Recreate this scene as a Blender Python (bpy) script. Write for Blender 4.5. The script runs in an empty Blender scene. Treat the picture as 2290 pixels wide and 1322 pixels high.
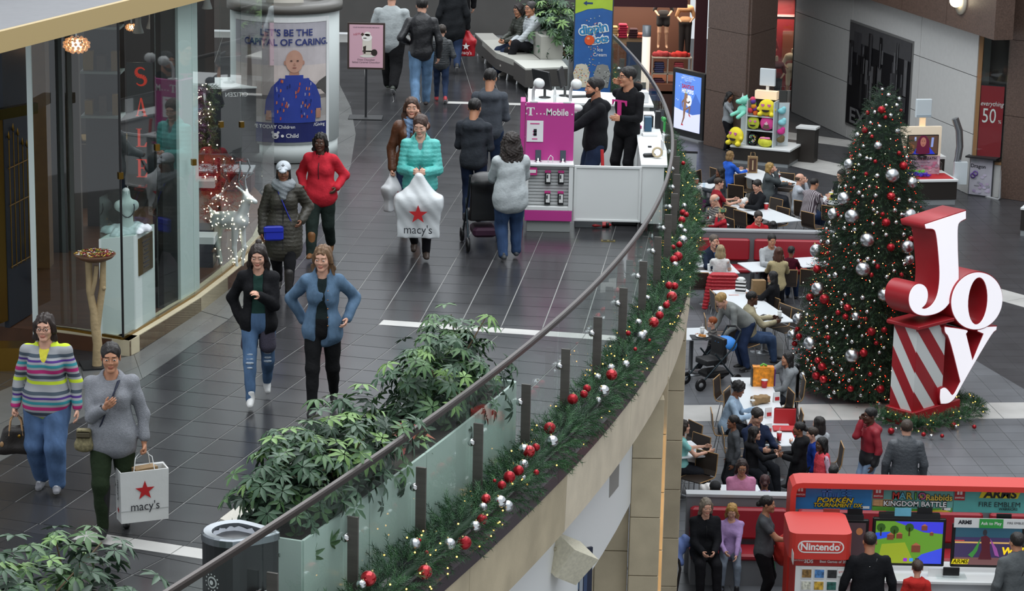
import bpy,math,random
import numpy as np
from mathutils import Vector,Matrix
C=bpy.context.collection
SC=bpy.context.scene
R=math.radians
# ------------------------------------------------------------------ camera, world, light, exposure
FPX,CAM_H,PITCH,ROLL=5650.0,12.5,R(13.8),R(1.2)
FU=5.5
_fw=Vector((0,math.cos(PITCH),-math.sin(PITCH)))
_up0=Vector((0,math.sin(PITCH),math.cos(PITCH)));_ri0=Vector((1,0,0))
_ri=_ri0*math.cos(ROLL)+_up0*math.sin(ROLL)
_up=_up0*math.cos(ROLL)-_ri0*math.sin(ROLL)
cam=bpy.data.cameras.new('camera');camo=bpy.data.objects.new('camera',cam);C.objects.link(camo)
cam.sensor_width=36.0;cam.lens=FPX/2290*36.0;cam.clip_end=400
camo.matrix_world=Matrix(((_ri.x,_up.x,-_fw.x,0),(_ri.y,_up.y,-_fw.y,0),(_ri.z,_up.z,-_fw.z,CAM_H),(0,0,0,1)))
SC.camera=camo
W=bpy.data.worlds.new('World');SC.world=W;W.use_nodes=True
W.node_tree.nodes['Background'].inputs[0].default_value=(0.88,0.94,1.0,1)
W.node_tree.nodes['Background'].inputs[1].default_value=0.62
def area(name,loc,rot,sx,sy,power,col):
 l=bpy.data.lights.new(name,'AREA');l.shape='RECTANGLE';l.size=sx;l.size_y=sy;l.energy=power;l.color=col
 o=bpy.data.objects.new(name,l);o.location=loc;o.rotation_euler=rot;C.objects.link(o);return o
area('skylight',(2,40,24),(0,0,0),24,60,9000,(0.93,0.97,1.0))
VS=SC.view_settings
VS.view_transform='Standard';VS.look='None';VS.gamma=1;VS.use_curve_mapping=False;VS.exposure=0.36
SC.cycles.max_bounces=6;SC.cycles.transparent_max_bounces=16;SC.cycles.caustics_reflective=False;SC.cycles.caustics_refractive=False
SC.cycles.sample_clamp_indirect=4.0
def at(px,py,z=0.0):
 d=_fw*FPX+_ri*(px-1145)+_up*(661-py)
 t=(z-CAM_H)/d.z
 return Vector((d.x*t,d.y*t,z))
def aty(px,py,Y):
 d=_fw*FPX+_ri*(px-1145)+_up*(661-py)
 t=Y/d.y
 return Vector((d.x*t,Y,CAM_H+d.z*t))
def proj(P):
 d=Vector(P)-Vector((0,0,CAM_H));z=d.dot(_fw)
 return 1145+FPX*d.dot(_ri)/z,661-FPX*d.dot(_up)/z
def zat(p,py):
 lo,hi=-3.0,20.0
 for _ in range(40):
  m=(lo+hi)/2
  if proj((p[0],p[1],m))[1]>py:lo=m
  else:hi=m
 return lo
def yaw(a,b):return math.atan2(b[1]-a[1],b[0]-a[0])
# ------------------------------------------------------------------ materials
def lin(h):
 if not isinstance(h,str):return tuple(h)+(1,)if len(h)==3 else tuple(h)
 h=h.lstrip('#');c=[int(h[i:i+2],16)/255 for i in(0,2,4)]
 return tuple(x/12.92 if x<=.04045 else((x+.055)/1.055)**2.4 for x in c)+(1,)
_MC={}
def mat(col,rough=.6,metal=0.,bump=0.,bscale=60.,var=0.,vscale=8.,spec=.5,stretch=None,coat=0.,emit=None,estr=0.,sheen=0.,name=None):
 key=(str(col),rough,metal,bump,bscale,var,vscale,spec,str(stretch),coat,str(emit),estr,sheen)
 if key in _MC:return _MC[key]
 m=bpy.data.materials.new(name or 'material');m.use_nodes=True;nt=m.node_tree;b=nt.nodes['Principled BSDF']
 b.inputs['Base Color'].default_value=lin(col);b.inputs['Roughness'].default_value=rough;b.inputs['Metallic'].default_value=metal
 b.inputs['Specular IOR Level'].default_value=spec;b.inputs['Coat Weight'].default_value=coat;b.inputs['Coat Roughness'].default_value=.08
 if sheen:b.inputs['Sheen Weight'].default_value=sheen
 if emit:b.inputs['Emission Color'].default_value=lin(emit);b.inputs['Emission Strength'].default_value=estr
 if bump or var:
  tc=nt.nodes.new('ShaderNodeTexCoord');src=tc.outputs['Object']
  if stretch:
   mp=nt.nodes.new('ShaderNodeMapping');mp.inputs['Scale'].default_value=stretch;nt.links.new(src,mp.inputs['Vector']);src=mp.outputs[0]
  if bump:
   n=nt.nodes.new('ShaderNodeTexNoise');n.inputs['Scale'].default_value=bscale;n.inputs['Detail'].default_value=3;nt.links.new(src,n.inputs['Vector'])
   bp=nt.nodes.new('ShaderNodeBump');bp.inputs['Strength'].default_value=bump;bp.inputs['Distance'].default_value=.02
   nt.links.new(n.outputs[0],bp.inputs['Height']);nt.links.new(bp.outputs[0],b.inputs['Normal'])
  if var:
   n=nt.nodes.new('ShaderNodeTexNoise');n.inputs['Scale'].default_value=vscale;n.inputs['Detail'].default_value=4;nt.links.new(src,n.inputs['Vector'])
   mr=nt.nodes.new('ShaderNodeMapRange');mr.inputs['From Min'].default_value=.3;mr.inputs['From Max'].default_value=.7
   mr.inputs['To Min'].default_value=1-var;mr.inputs['To Max'].default_value=1+var;nt.links.new(n.outputs[0],mr.inputs[0])
   mx=nt.nodes.new('ShaderNodeMix');mx.data_type='RGBA';mx.blend_type='MULTIPLY';mx.inputs[0].default_value=1
   mx.inputs[6].default_value=lin(col);nt.links.new(mr.outputs[0],mx.inputs[7]);nt.links.new(mx.outputs[2],b.inputs['Base Color'])
 _MC[key]=m;return m
def glass(col=(.90,.95,.94),alpha=.12,rough=.02):
 key=('glass',str(col),alpha,rough)
 if key in _MC:return _MC[key]
 m=bpy.data.materials.new('glass');m.use_nodes=True;nt=m.node_tree;nt.nodes.clear()
 o=nt.nodes.new('ShaderNodeOutputMaterial');t=nt.nodes.new('ShaderNodeBsdfTransparent');g=nt.nodes.new('ShaderNodeBsdfGlossy')
 t.inputs[0].default_value=tuple(col)+(1,);g.inputs['Roughness'].default_value=rough;g.inputs[0].default_value=(1,1,1,1)
 mx=nt.nodes.new('ShaderNodeMixShader');f=nt.nodes.new('ShaderNodeFresnel');f.inputs[0].default_value=1.45
 ml=nt.nodes.new('ShaderNodeMath');ml.operation='MULTIPLY_ADD';ml.inputs[1].default_value=.75;ml.inputs[2].default_value=alpha*.2
 nt.links.new(f.outputs[0],ml.inputs[0])
 ge=nt.nodes.new('ShaderNodeNewGeometry');fb=nt.nodes.new('ShaderNodeMath');fb.operation='SUBTRACT';fb.inputs[0].default_value=1;nt.links.new(ge.outputs['Backfacing'],fb.inputs[1])
 m3=nt.nodes.new('ShaderNodeMath');m3.operation='MULTIPLY';nt.links.new(ml.outputs[0],m3.inputs[0]);nt.links.new(fb.outputs[0],m3.inputs[1]);nt.links.new(m3.outputs[0],mx.inputs[0])
 nt.links.new(t.outputs[0],mx.inputs[1]);nt.links.new(g.outputs[0],mx.inputs[2])
 nt.links.new(mx.outputs[0],o.inputs[0]);_MC[key]=m;return m
def bands(stops,axis='Z',scale=1.0,rough=.85,bump=.3,name='striped_knit'):
 m=bpy.data.materials.new(name);m.use_nodes=True;nt=m.node_tree;b=nt.nodes['Principled BSDF'];b.inputs['Roughness'].default_value=rough
 tc=nt.nodes.new('ShaderNodeTexCoord');sx=nt.nodes.new('ShaderNodeSeparateXYZ');nt.links.new(tc.outputs['Object'],sx.inputs[0])
 mu=nt.nodes.new('ShaderNodeMath');mu.operation='MULTIPLY';mu.inputs[1].default_value=scale;nt.links.new(sx.outputs[axis],mu.inputs[0])
 fr=nt.nodes.new('ShaderNodeMath');fr.operation='FRACT';nt.links.new(mu.outputs[0],fr.inputs[0])
 cr=nt.nodes.new('ShaderNodeValToRGB');cr.color_ramp.interpolation='CONSTANT';e=cr.color_ramp.elements
 while len(e)>1:e.remove(e[-1])
 e[0].position=stops[0][0];e[0].color=lin(stops[0][1])
 for p,c in stops[1:]:n=e.new(p);n.color=lin(c)
 nt.links.new(fr.outputs[0],cr.inputs[0]);nt.links.new(cr.outputs[0],b.inputs['Base Color'])
 return m
 # ------------------------------------------------------------------ objects
def tag(o,label=None,cat=None,group=None,kind=None):
 if label:o['label']=label
 if cat:o['category']=cat
 if group:o['group']=group
 if kind:o['kind']=kind
 return o
def thing(name,label,cat,loc=(0,0,0),rotz=0.,group=None):
 o=bpy.data.objects.new(name,None);C.objects.link(o);o.empty_display_size=.1
 o.location=loc;o.rotation_euler=(0,0,rotz);return tag(o,label,cat,group)
def link(name,me,parent=None,loc=(0,0,0),rot=(0,0,0),scale=None):
 o=bpy.data.objects.new(name,me);C.objects.link(o);o.location=loc;o.rotation_euler=rot
 if scale:o.scale=scale if hasattr(scale,'__len__')else(scale,)*3
 if parent:o.parent=parent
 return o
def copy_tree(o,parent=None):
 c=o.copy();C.objects.link(c)
 if parent is not None:c.parent=parent
 for ch in o.children:copy_tree(ch,c)
 return c
def mesh_np(name,V,F,mats,mi=None,smooth=True):
 Fs=[np.asarray(f,np.int32)for f in(F if isinstance(F,list)else[F])if len(f)]
 me=bpy.data.meshes.new(name);V=np.ascontiguousarray(V,np.float32)
 me.vertices.add(len(V));me.vertices.foreach_set('co',V.ravel())
 nl=sum(f.size for f in Fs);npoly=sum(len(f)for f in Fs)
 me.loops.add(nl);me.polygons.add(npoly)
 me.loops.foreach_set('vertex_index',np.concatenate([f.ravel()for f in Fs]))
 tot=np.concatenate([np.full(len(f),f.shape[1],np.int32)for f in Fs])
 me.polygons.foreach_set('loop_start',np.concatenate([[0],np.cumsum(tot)[:-1]]).astype(np.int32))
 if mi is not None:me.polygons.foreach_set('material_index',np.asarray(mi,np.int32))
 me.polygons.foreach_set('use_smooth',np.full(npoly,smooth,bool))
 for m in(mats if isinstance(mats,(list,tuple))else[mats]):me.materials.append(m)
 me.update();me.validate();return me
class MB:
 def __init__(s):s.V=[];s.F=[];s.M=[];s.S=[]
 def add(s,vs,fs,m=0,smooth=False):
  n=len(s.V);s.V+=[tuple(v)for v in vs];s.F+=[tuple(i+n for i in f)for f in fs];s.M+=[m]*len(fs);s.S+=[smooth]*len(fs);return s
 def box(s,c,d,rz=0.,m=0,bev=0.):
  x,y,z=d[0]/2,d[1]/2,d[2]/2;cs,sn=math.cos(rz),math.sin(rz)
  def P(a,b,e):return(c[0]+a*cs-b*sn,c[1]+a*sn+b*cs,c[2]+e)
  if bev<=0:
   return s.add([P(a,b,e)for e in(-z,z)for a,b in((-x,-y),(x,-y),(x,y),(-x,y))],[(3,2,1,0),(4,5,6,7),(0,1,5,4),(1,2,6,5),(2,3,7,6),(3,0,4,7)],m)
  g=min(bev,x*.9,y*.9,z*.9);rings=[]
  for zz,k in((-z,g),(-z+g,0),(z-g,0),(z,g)):
   X,Y=x-k,y-k;h=g*.6 if k==0 else 0.0;h=g
   rings.append([P(a,b,zz)for a,b in((-X+h,-Y),(X-h,-Y),(X,-Y+h),(X,Y-h),(X-h,Y),(-X+h,Y),(-X,Y-h),(-X,-Y+h))])
  vs=[v for r_ in rings for v in r_];fs=[tuple(range(7,-1,-1)),tuple(range(24,32))]
  for k in range(3):
   for i in range(8):j=(i+1)%8;fs.append((k*8+i,k*8+j,k*8+8+j,k*8+8+i))
  return s.add(vs,fs,m)
 def hexa(s,bot,top,m=0):
  return s.add(list(bot)+list(top),[(3,2,1,0),(4,5,6,7),(0,1,5,4),(1,2,6,5),(2,3,7,6),(3,0,4,7)],m)
 def quad(s,a,b,c,d,m=0):return s.add([a,b,c,d],[(0,1,2,3)],m)
 def prism(s,poly,z0,z1,m=0,mt=None):
  n=len(poly);s.add([(p[0],p[1],z0)for p in poly]+[(p[0],p[1],z1)for p in poly],[tuple(range(n-1,-1,-1))]+[(i,(i+1)%n,n+(i+1)%n,n+i)for i in range(n)],m)
  return s.add([(p[0],p[1],z1)for p in poly],[tuple(range(n))],m if mt is None else mt)
 def tube(s,pts,r,n=8,m=0,cap=True,flat=1.0):
  pts=[Vector(p)for p in pts];rs=r if hasattr(r,'__len__')else[r]*len(pts);vs=[];ref=None
  for i,p in enumerate(pts):
   t=(pts[min(i+1,len(pts)-1)]-pts[max(i-1,0)]).normalized()
   if ref is None:ref=Vector((0,0,1))if abs(t.z)<.9 else Vector((1,0,0))
   u=t.cross(ref).normalized();v=t.cross(u).normalized();
   for k in range(n):a=2*math.pi*k/n;vs.append(p+u*math.cos(a)*rs[i]+v*math.sin(a)*rs[i]*flat)
  fs=[(i*n+k,i*n+(k+1)%n,(i+1)*n+(k+1)%n,(i+1)*n+k)for i in range(len(pts)-1)for k in range(n)]
  s.add(vs,fs,m,True)
  if cap:s.add(vs[:n],[tuple(range(n))],m);s.add(vs[-n:],[tuple(range(n-1,-1,-1))],m)
  return s
 def lathe(s,prof,n=16,c=(0,0,0),m=0,a0=0.,a1=2*math.pi,smooth=True):
  full=abs(a1-a0-2*math.pi)<1e-6;k=n if full else n+1
  vs=[(c[0]+r*math.cos(a0+(a1-a0)*i/n),c[1]+r*math.sin(a0+(a1-a0)*i/n),c[2]+z)for r,z in prof for i in range(k)]
  fs=[(j*k+i,j*k+(i+1)%k,(j+1)*k+(i+1)%k,(j+1)*k+i)for j in range(len(prof)-1)for i in range(n)]
  return s.add(vs,fs,m,smooth)
 def ball(s,c,r,n=10,m=0,sc=(1,1,1)):
  k=n;vs=[];fs=[]
  for j in range(1,k):
   t=math.pi*j/k
   for i in range(2*k):a=math.pi*i/k;vs.append((c[0]+r*sc[0]*math.sin(t)*math.cos(a),c[1]+r*sc[1]*math.sin(t)*math.sin(a),c[2]+r*sc[2]*math.cos(t)))
  q=2*k;top=len(vs);vs+=[(c[0],c[1],c[2]+r*sc[2]),(c[0],c[1],c[2]-r*sc[2])]
  for j in range(k-2):
   for i in range(q):fs.append((j*q+i,(j+1)*q+i,(j+1)*q+(i+1)%q,j*q+(i+1)%q))
  for i in range(q):fs.append((top,i,(i+1)%q));fs.append((top+1,(k-2)*q+(i+1)%q,(k-2)*q+i))
  return s.add(vs,fs,m,True)
 def mesh(s,name,mats):
  me=bpy.data.meshes.new(name);me.from_pydata(s.V,[],s.F)
  for m in(mats if isinstance(mats,(list,tuple))else[mats]):me.materials.append(m)
  me.polygons.foreach_set('material_index',s.M);me.polygons.foreach_set('use_smooth',s.S);me.update();return me
 def build(s,name,mats,parent=None,loc=(0,0,0),rot=(0,0,0)):return link(name,s.mesh(name,mats),parent,loc,rot)
def solid(name,mats,parent=None,loc=(0,0,0),rot=(0,0,0),**k):
 return MB().box((0,0,0),k['d'],m=0,bev=k.get('bev',0)).build(name,mats,parent,loc,rot)
_FT={}
def text_mesh(body,size,extrude=.0,bold=0.,shear=0.,sp=1.0,align='CENTER',ls=1.0):
 key=(body,size,extrude,bold,shear,sp,align)
 if key not in _FT:
  cu=bpy.data.curves.new('lettering','FONT');cu.body=body;cu.size=size;cu.extrude=extrude;cu.offset=bold;cu.shear=shear;cu.space_character=sp
  cu.align_x=align;cu.align_y='CENTER';cu.resolution_u=3;cu.space_line=ls
  o=bpy.data.objects.new('lettering',cu);C.objects.link(o)
  me=bpy.data.meshes.new_from_object(o,depsgraph=bpy.context.evaluated_depsgraph_get());C.objects.unlink(o);bpy.data.objects.remove(o)
  _FT[key]=me
 return _FT[key].copy()
def write(body,size,m,parent,loc,rotz=0.,tilt=90.,xs=1.,roll=0.,name='lettering',bend=None,**k):
 me=text_mesh(body,size,**k);me.materials.clear();me.materials.append(m)
 if bend:
  for v in me.vertices:a=v.co.x*xs/bend;v.co=Vector((bend*math.sin(a)/xs,v.co.y,-bend*(1-math.cos(a))))
 o=link(name,me,parent,loc,(R(tilt),0,rotz));o.scale=(xs,1,1)
 if roll:o.rotation_euler=(Matrix.Rotation(rotz,3,'Z')@Matrix.Rotation(R(tilt),3,'X')@Matrix.Rotation(roll,3,'Z')).to_euler()
 return o
def star_pts(r,r2=.4,n=5,a0=90):return[((r if i%2==0 else r*r2)*math.cos(R(a0+i*180/n)),(r if i%2==0 else r*r2)*math.sin(R(a0+i*180/n)))for i in range(2*n)]
def plate(pts,m,parent,loc,name,rotz=0.,th=.002):
 n=len(pts);me=MB().add([(p[0],-th,p[1])for p in pts]+[(p[0],0,p[1])for p in pts],[tuple(range(n))]+[(i,n+i,n+(i+1)%n,(i+1)%n)for i in range(n)])
 return me.build(name,m,parent,loc,(0,0,rotz))
def oval(cx,cz,rx,rz,n=16):return[(cx+rx*math.cos(2*math.pi*i/n),cz+rz*math.sin(2*math.pi*i/n))for i in range(n)]
def rect(x0,z0,x1,z1):return[(x0,z0),(x1,z0),(x1,z1),(x0,z1)]
# ------------------------------------------------------------------ people: bodies and clothes grown from signed distance fields
class Field:
 def __init__(s,lo,hi,v):
  s.v=v;s.lo=np.asarray(lo,float)-3*v;n=np.ceil((np.asarray(hi,float)+3*v-s.lo)/v).astype(int)+1
  s.n=n;s.ax=[(s.lo[i]+v*np.arange(n[i])).astype(np.float32)for i in range(3)];s.d=np.full(n,9.,np.float32)
 def reg(s,lo,hi):
  a=np.clip(np.floor((np.asarray(lo)-s.lo)/s.v).astype(int),0,s.n);b=np.clip(np.ceil((np.asarray(hi)-s.lo)/s.v).astype(int)+1,0,s.n)
  if(b<=a).any():return None,None
  sl=tuple(slice(i,j)for i,j in zip(a,b));return sl,np.meshgrid(*[s.ax[i][sl[i]]for i in range(3)],indexing='ij',sparse=True)
 def put(s,p,k=.02,cut=False):
  sl,g=s.reg(*bounds(p,k+2.5*s.v))
  if sl is None:return s
  d=dist(p,g);o=s.d[sl]
  if cut:
   h=np.maximum(k-np.abs(o+d),0)/k;s.d[sl]=np.maximum(o,-d)+h*h*k*.25
  else:
   h=np.maximum(k-np.abs(o-d),0)/k;s.d[sl]=np.minimum(o,d)-h*h*k*.25
  return s
 def warp(s,fn):s.d+=fn(*np.meshgrid(*s.ax,indexing='ij',sparse=True)).astype(np.float32);return s
 def above(s,z):s.d=np.maximum(s.d,(z-s.ax[2])[None,None,:]);return s
 def nets(s):
  ins=s.d<0;nx,ny,nz=s.n
  acc=np.zeros((nx-1,ny-1,nz-1,3),np.float32);cnt=np.zeros((nx-1,ny-1,nz-1),np.float32);X=[None]*3
  for a in range(3):
   lo=[slice(None)]*3;hi=[slice(None)]*3;lo[a]=slice(0,-1);hi[a]=slice(1,None)
   d0,d1=s.d[tuple(lo)],s.d[tuple(hi)];cr=ins[tuple(lo)]!=ins[tuple(hi)];idx=np.argwhere(cr);X[a]=idx
   if not len(idx):continue
   va,vb=d0[cr],d1[cr];pos=idx.astype(np.float32);pos[:,a]+=va/(va-vb)
   b,c=[q for q in range(3)if q!=a]
   for ob in(0,-1):
    for oc in(0,-1):
     q=idx.copy();q[:,b]+=ob;q[:,c]+=oc
     ok=(q[:,b]>=0)&(q[:,c]>=0)&(q[:,b]<s.n[b]-1)&(q[:,c]<s.n[c]-1)
     t=tuple(q[ok].T);np.add.at(acc,t,pos[ok]);np.add.at(cnt,t,1)
  m=cnt>0;vid=np.full(cnt.shape,-1,np.int32);vid[m]=np.arange(m.sum());V=acc[m]/cnt[m][:,None]*s.v+s.lo
  F=[]
  for a in range(3):
   idx=X[a]
   if not len(idx):continue
   b,c=[(1,2),(2,0),(0,1)][a];q=[]
   for ob,oc in((-1,-1),(0,-1),(0,0),(-1,0)):
    t=idx.copy();t[:,b]+=ob;t[:,c]+=oc;q.append(t)
   ok=np.all([(t>=0).all(1)&(t<np.array(s.n)-1).all(1)for t in q],axis=0)
   f=np.stack([vid[tuple(t[ok].T)]for t in q],1);out=ins[tuple(idx[ok].T)]
   f[~out]=f[~out][:,::-1];F.append(f)
  return V,np.concatenate(F)if F else np.zeros((0,4),int)
def cone(a,b,ra,rb):return('c',np.array(a,float),np.array(b,float),ra,rb)
def ell(c,r):return('e',np.array(c,float),np.array(r,float))
def bx(c,r):return('b',np.array(c,float),np.array(r,float))
def bounds(p,m):
 if p[0]=='c':r=max(p[3],p[4])+m;return np.minimum(p[1],p[2])-r,np.maximum(p[1],p[2])+r
 return p[1]-p[2]-m,p[1]+p[2]+m
def dist(p,g):
 if p[0]=='c':
  ab=p[2]-p[1];L=max(float(ab@ab),1e-9);u=[(g[i]-p[1][i]).astype(np.float32)for i in range(3)]
  t=np.clip((u[0]*ab[0]+u[1]*ab[1]+u[2]*ab[2])/L,0,1)
  return np.sqrt(sum((u[i]-t*ab[i])**2 for i in range(3)))-(p[3]+t*(p[4]-p[3]))
 u=[(g[i]-p[1][i]).astype(np.float32)for i in range(3)];r=p[2]
 if p[0]=='e':
  k0=np.sqrt(sum((u[i]/r[i])**2 for i in range(3)));k1=np.sqrt(sum((u[i]/r[i]**2)**2 for i in range(3)));return k0*(k0-1)/np.maximum(k1,1e-6)
 q=[np.abs(u[i])-r[i]for i in range(3)]
 return np.sqrt(sum(np.maximum(a,0)**2 for a in q))+np.minimum(np.maximum(np.maximum(q[0],q[1]),q[2]),0)
def grow(prims,v,k=.02,pad=.02,warp=None,cuts=(),floor=None,tight=(),kt=.012):
 B=[bounds(p,pad)for p in list(prims)+[q for g_ in tight_groups(tight)for q in g_]];f=Field(np.min([b[0]for b in B],0),np.max([b[1]for b in B],0),v)
 for p in prims:f.put(p,k)
 if tight:
  g=Field(f.lo+3*v,f.lo+3*v,v);g.lo,g.n,g.ax=f.lo,f.n,f.ax
  for grp in tight_groups(tight):
   g.d=np.full(f.n,9.,np.float32)
   for p in grp:g.put(p,.02)
   h=np.maximum(kt-np.abs(f.d-g.d),0)/kt;f.d=np.minimum(f.d,g.d)-h*h*kt*.25
 if warp:f.warp(warp)
 for p,kc in cuts:f.put(p,kc,True)
 if floor is not None:f.above(floor)
 return f.nets()
def tight_groups(t):return[t[i]for i in range(len(t))]if t and isinstance(t[0],list)else[t]
def ball_np(c,r,n=6):
 m=MB().ball(c,r,n);q=[f for f in m.F if len(f)==4];t=[f for f in m.F if len(f)==3]
 return np.array(m.V),np.array(q+[(a,b,d,d)for a,b,d in t])
_HT={}
def head_tpl(kind,v):
 if(kind,v)in _HT:return _HT[(kind,v)]
 f=kind=='f';kid=kind=='k';jw=.050 if f else .046 if kid else .056
 P=[ell((0,.015,.036),(.074,.094,.080)),ell((0,-.022,-.030),(.061,.062,.074)),cone((-jw*.72,.0,-.062),(-.012,-.062,-.094),.020,.019),cone((jw*.72,.0,-.062),(.012,-.062,-.094),.020,.019),ell((0,-.066,-.094),(.020 if f else .026,.018,.017)),cone((-.030,-.070,.026),(.030,-.070,.026),.014,.014),ell((-.037,-.056,-.026),(.024,.024,.022)),ell((.037,-.056,-.026),(.024,.024,.022)),cone((0,.022,-.060),(0,.034,-.19),.047 if f else .040 if kid else .054,.050 if f else .044 if kid else .060)]
 fl=Field((-.1,-.14,-.20),(.1,.13,.13),v)
 for p in P:fl.put(p,.022)
 for sx in(-1,1):fl.put(ell((sx*.031,-.098,.002),(.021,.022,.013)),.014,True)
 nb=.75 if(f or kid)else 1.
 fl.put(cone((0,-.082,.012),(0,-.098,-.026),.007*nb,.0105*nb),.010)
 for sx in(-1,1):fl.put(ell((sx*.011,-.090,-.030),(.007,.009,.006)),.006)
 fl.put(ell((0,-.082,-.057),(.024,.012,.006)),.005);fl.put(ell((0,-.081,-.067),(.019,.012,.0065)),.005)
 for sx in(-1,1):
  fl.put(ell((sx*.074,.018,-.006),(.009,.020,.031)),.006);fl.put(ell((sx*.031,-.0735,.003),(.0145,.0125,.0135)),.003)
 V,F=fl.nets();c=V[F].mean(1);mi=np.zeros(len(F),int)
 mi[(np.abs(c[:,0])<.025)&(c[:,1]<-.074)&(c[:,2]<-.051)&(c[:,2]>-.074)]=1
 ax=np.abs(c[:,0]);mi[(ax>.013)&(ax<.050)&(c[:,1]<-.062)&(np.abs(c[:,2]-(.0235+.05*(.03-np.abs(ax-.03))))<(.0035 if f else .0045))]=4
 Vs,Fs,Ms=[V],[F],[mi];n=len(V)
 for sx in(-1,1):
  for cc,r,m,sc in(((sx*.031,-.0790,.0022),.0118,2,(1.12,.8,.58)),((sx*.031,-.0840,.0022),.0068,3,(1,.75,.92))):
   b=MB().ball(cc,r,5,0,sc);q=[t if len(t)==4 else(t[0],t[1],t[2],t[2])for t in b.F]
   Vs.append(np.array(b.V));Fs.append(np.array(q)+n);Ms.append(np.full(len(q),m));n+=len(b.V)
   # upper lash line
 _HT[(kind,v)]=(np.concatenate(Vs),np.concatenate(Fs),np.concatenate(Ms));return _HT[(kind,v)]
_HD={}
def hand_tpl(kind,v):
 if(kind,v)in _HD:return _HD[(kind,v)]
 bend={'relaxed':(22,28,18),'grip':(72,88,50),'flat':(5,6,4),'hold':(45,50,30)}[kind]
 P=[cone((-.022,0,-.030),(-.024,0,-.078),.017,.015),cone((0,0,-.022),(0,.002,-.082),.019,.016),cone((.022,0,-.030),(.024,0,-.080),.018,.015),cone((0,0,.03),(0,0,-.02),.024,.023)]
 for x,L,dz in((.029,.066,-.088),(.0098,.074,-.094),(-.0098,.069,-.090),(-.029,.053,-.080)):
  p=np.array((x,.001,dz));a=0;r=.0088
  for ln,b in zip((.45,.30,.25),bend):
   a+=R(b);q=p+np.array((x*.06,-math.sin(a),-math.cos(a)))*L*ln;P.append(cone(p,q,r,r*.92));p=q;r*=.92
 t0=np.array((.026,-.006,-.030));sp=.9 if kind=='flat' else .55
 t1=t0+np.array((.030*sp+.006,-.016,-.028));t2=t1+(np.array((.006,-.014,-.026))if kind!='grip' else np.array((-.018,-.020,-.012)))
 P+=[cone(t0,t1,.014,.0105),cone(t1,t2,.0105,.0085)]
 V,F=grow(P,v,.006,.004);_HD[(kind,v)]=(V,F);return V,F
_SH={}
def shoe_tpl(kind,v):
 if(kind,v)in _SH:return _SH[(kind,v)]
 P=[cone((0,.045,.034),(0,-.06,.030),.036,.038),cone((0,-.06,.030),(.004,-.135,.024),.040,.034),cone((0,.02,.05),(0,.015,.085),.040,.042),cone((0,-.01,.05),(0,-.08,.045),.038,.030)]
 if kind=='boot':P.append(cone((0,.012,.08),(0,.010,.34),.047,.062))
 if kind=='ankle':P.append(cone((0,.012,.08),(0,.010,.15),.045,.046))
 if kind=='tall':P.append(cone((0,.012,.08),(0,-.01,.46),.047,.075))
 V,F=grow(P,v,.02,.01,floor=.003);V[:,2]=np.maximum(V[:,2],0);c=V[F].mean(1)
 mi=(c[:,2]<.020).astype(int)
 if kind=='sneaker':mi[(np.abs(c[:,0])<.016)&(c[:,1]<-.02)&(c[:,1]>-.10)&(c[:,2]>.05)]=2
 _SH[(kind,v)]=(V,F,mi);return _SH[(kind,v)]
def nz(v):return v/max(np.linalg.norm(v),1e-9)
def ik(a,b,l1,l2,pole):
 d=b-a;L=np.linalg.norm(d);L2=min(L,(l1+l2)*.999);u=nz(d);b=a+u*L2
 x=(l1*l1-l2*l2+L2*L2)/(2*L2);hgt=math.sqrt(max(l1*l1-x*x,0));p=pole-u*(pole@u)
 return a+u*x+nz(p)*hgt,b
def rotm(ax,deg):return np.array(Matrix.Rotation(R(deg),3,ax))
SKIN={'pale':'dcae98','fair':'d2a088','tan':'b98365','olive':'ad7a5c','brown':'80523a','dark':'543628'}
def skin_mats(tone,hair):
 c=lin(SKIN[tone]);lip=tuple(a*b for a,b in zip(c[:3],(.78,.52,.52)))
 return[mat(SKIN[tone],.5,var=.06,vscale=30,name='skin'),mat(lip,.4,name='lips'),mat('d8d4cc',.25,name='eye_white'),mat('2a1c14',.2,name='iris'),mat(hair,.7,name='eyebrow')]
def cloth(col,kind='plain'):
 if not isinstance(col,str):return col
 return{'plain':lambda:mat(col,.85,bump=.35,bscale=28,var=.10,vscale=14,spec=.2,name='cloth'),'denim':lambda:mat(col,.85,bump=.4,bscale=34,var=.28,vscale=9,spec=.2,stretch=(1,1,.35),name='denim'),'leather':lambda:mat(col,.38,bump=.35,bscale=24,var=.12,name='leather'),'puffer':lambda:mat(col,.5,bump=.45,bscale=30,var=.08,name='quilted_nylon'),'knit':lambda:mat(col,.9,bump=.5,bscale=140,var=.12,vscale=60,spec=.15,name='knit')}[kind]()
PROF={'m':((-.055,.098,.066),(.10,.094,.064),(.30,.086,.060),(.55,.094,.066),(.75,.099,.064),(.88,.086,.046),(.97,.052,.036)),'f':((-.055,.102,.068),(.10,.098,.066),(.32,.074,.052),(.55,.082,.060),(.72,.084,.058),(.87,.074,.042),(.97,.045,.033)),'k':((-.055,.086,.062),(.10,.084,.062),(.30,.080,.060),(.55,.082,.060),(.75,.084,.056),(.88,.074,.042),(.97,.048,.034))}
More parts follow.
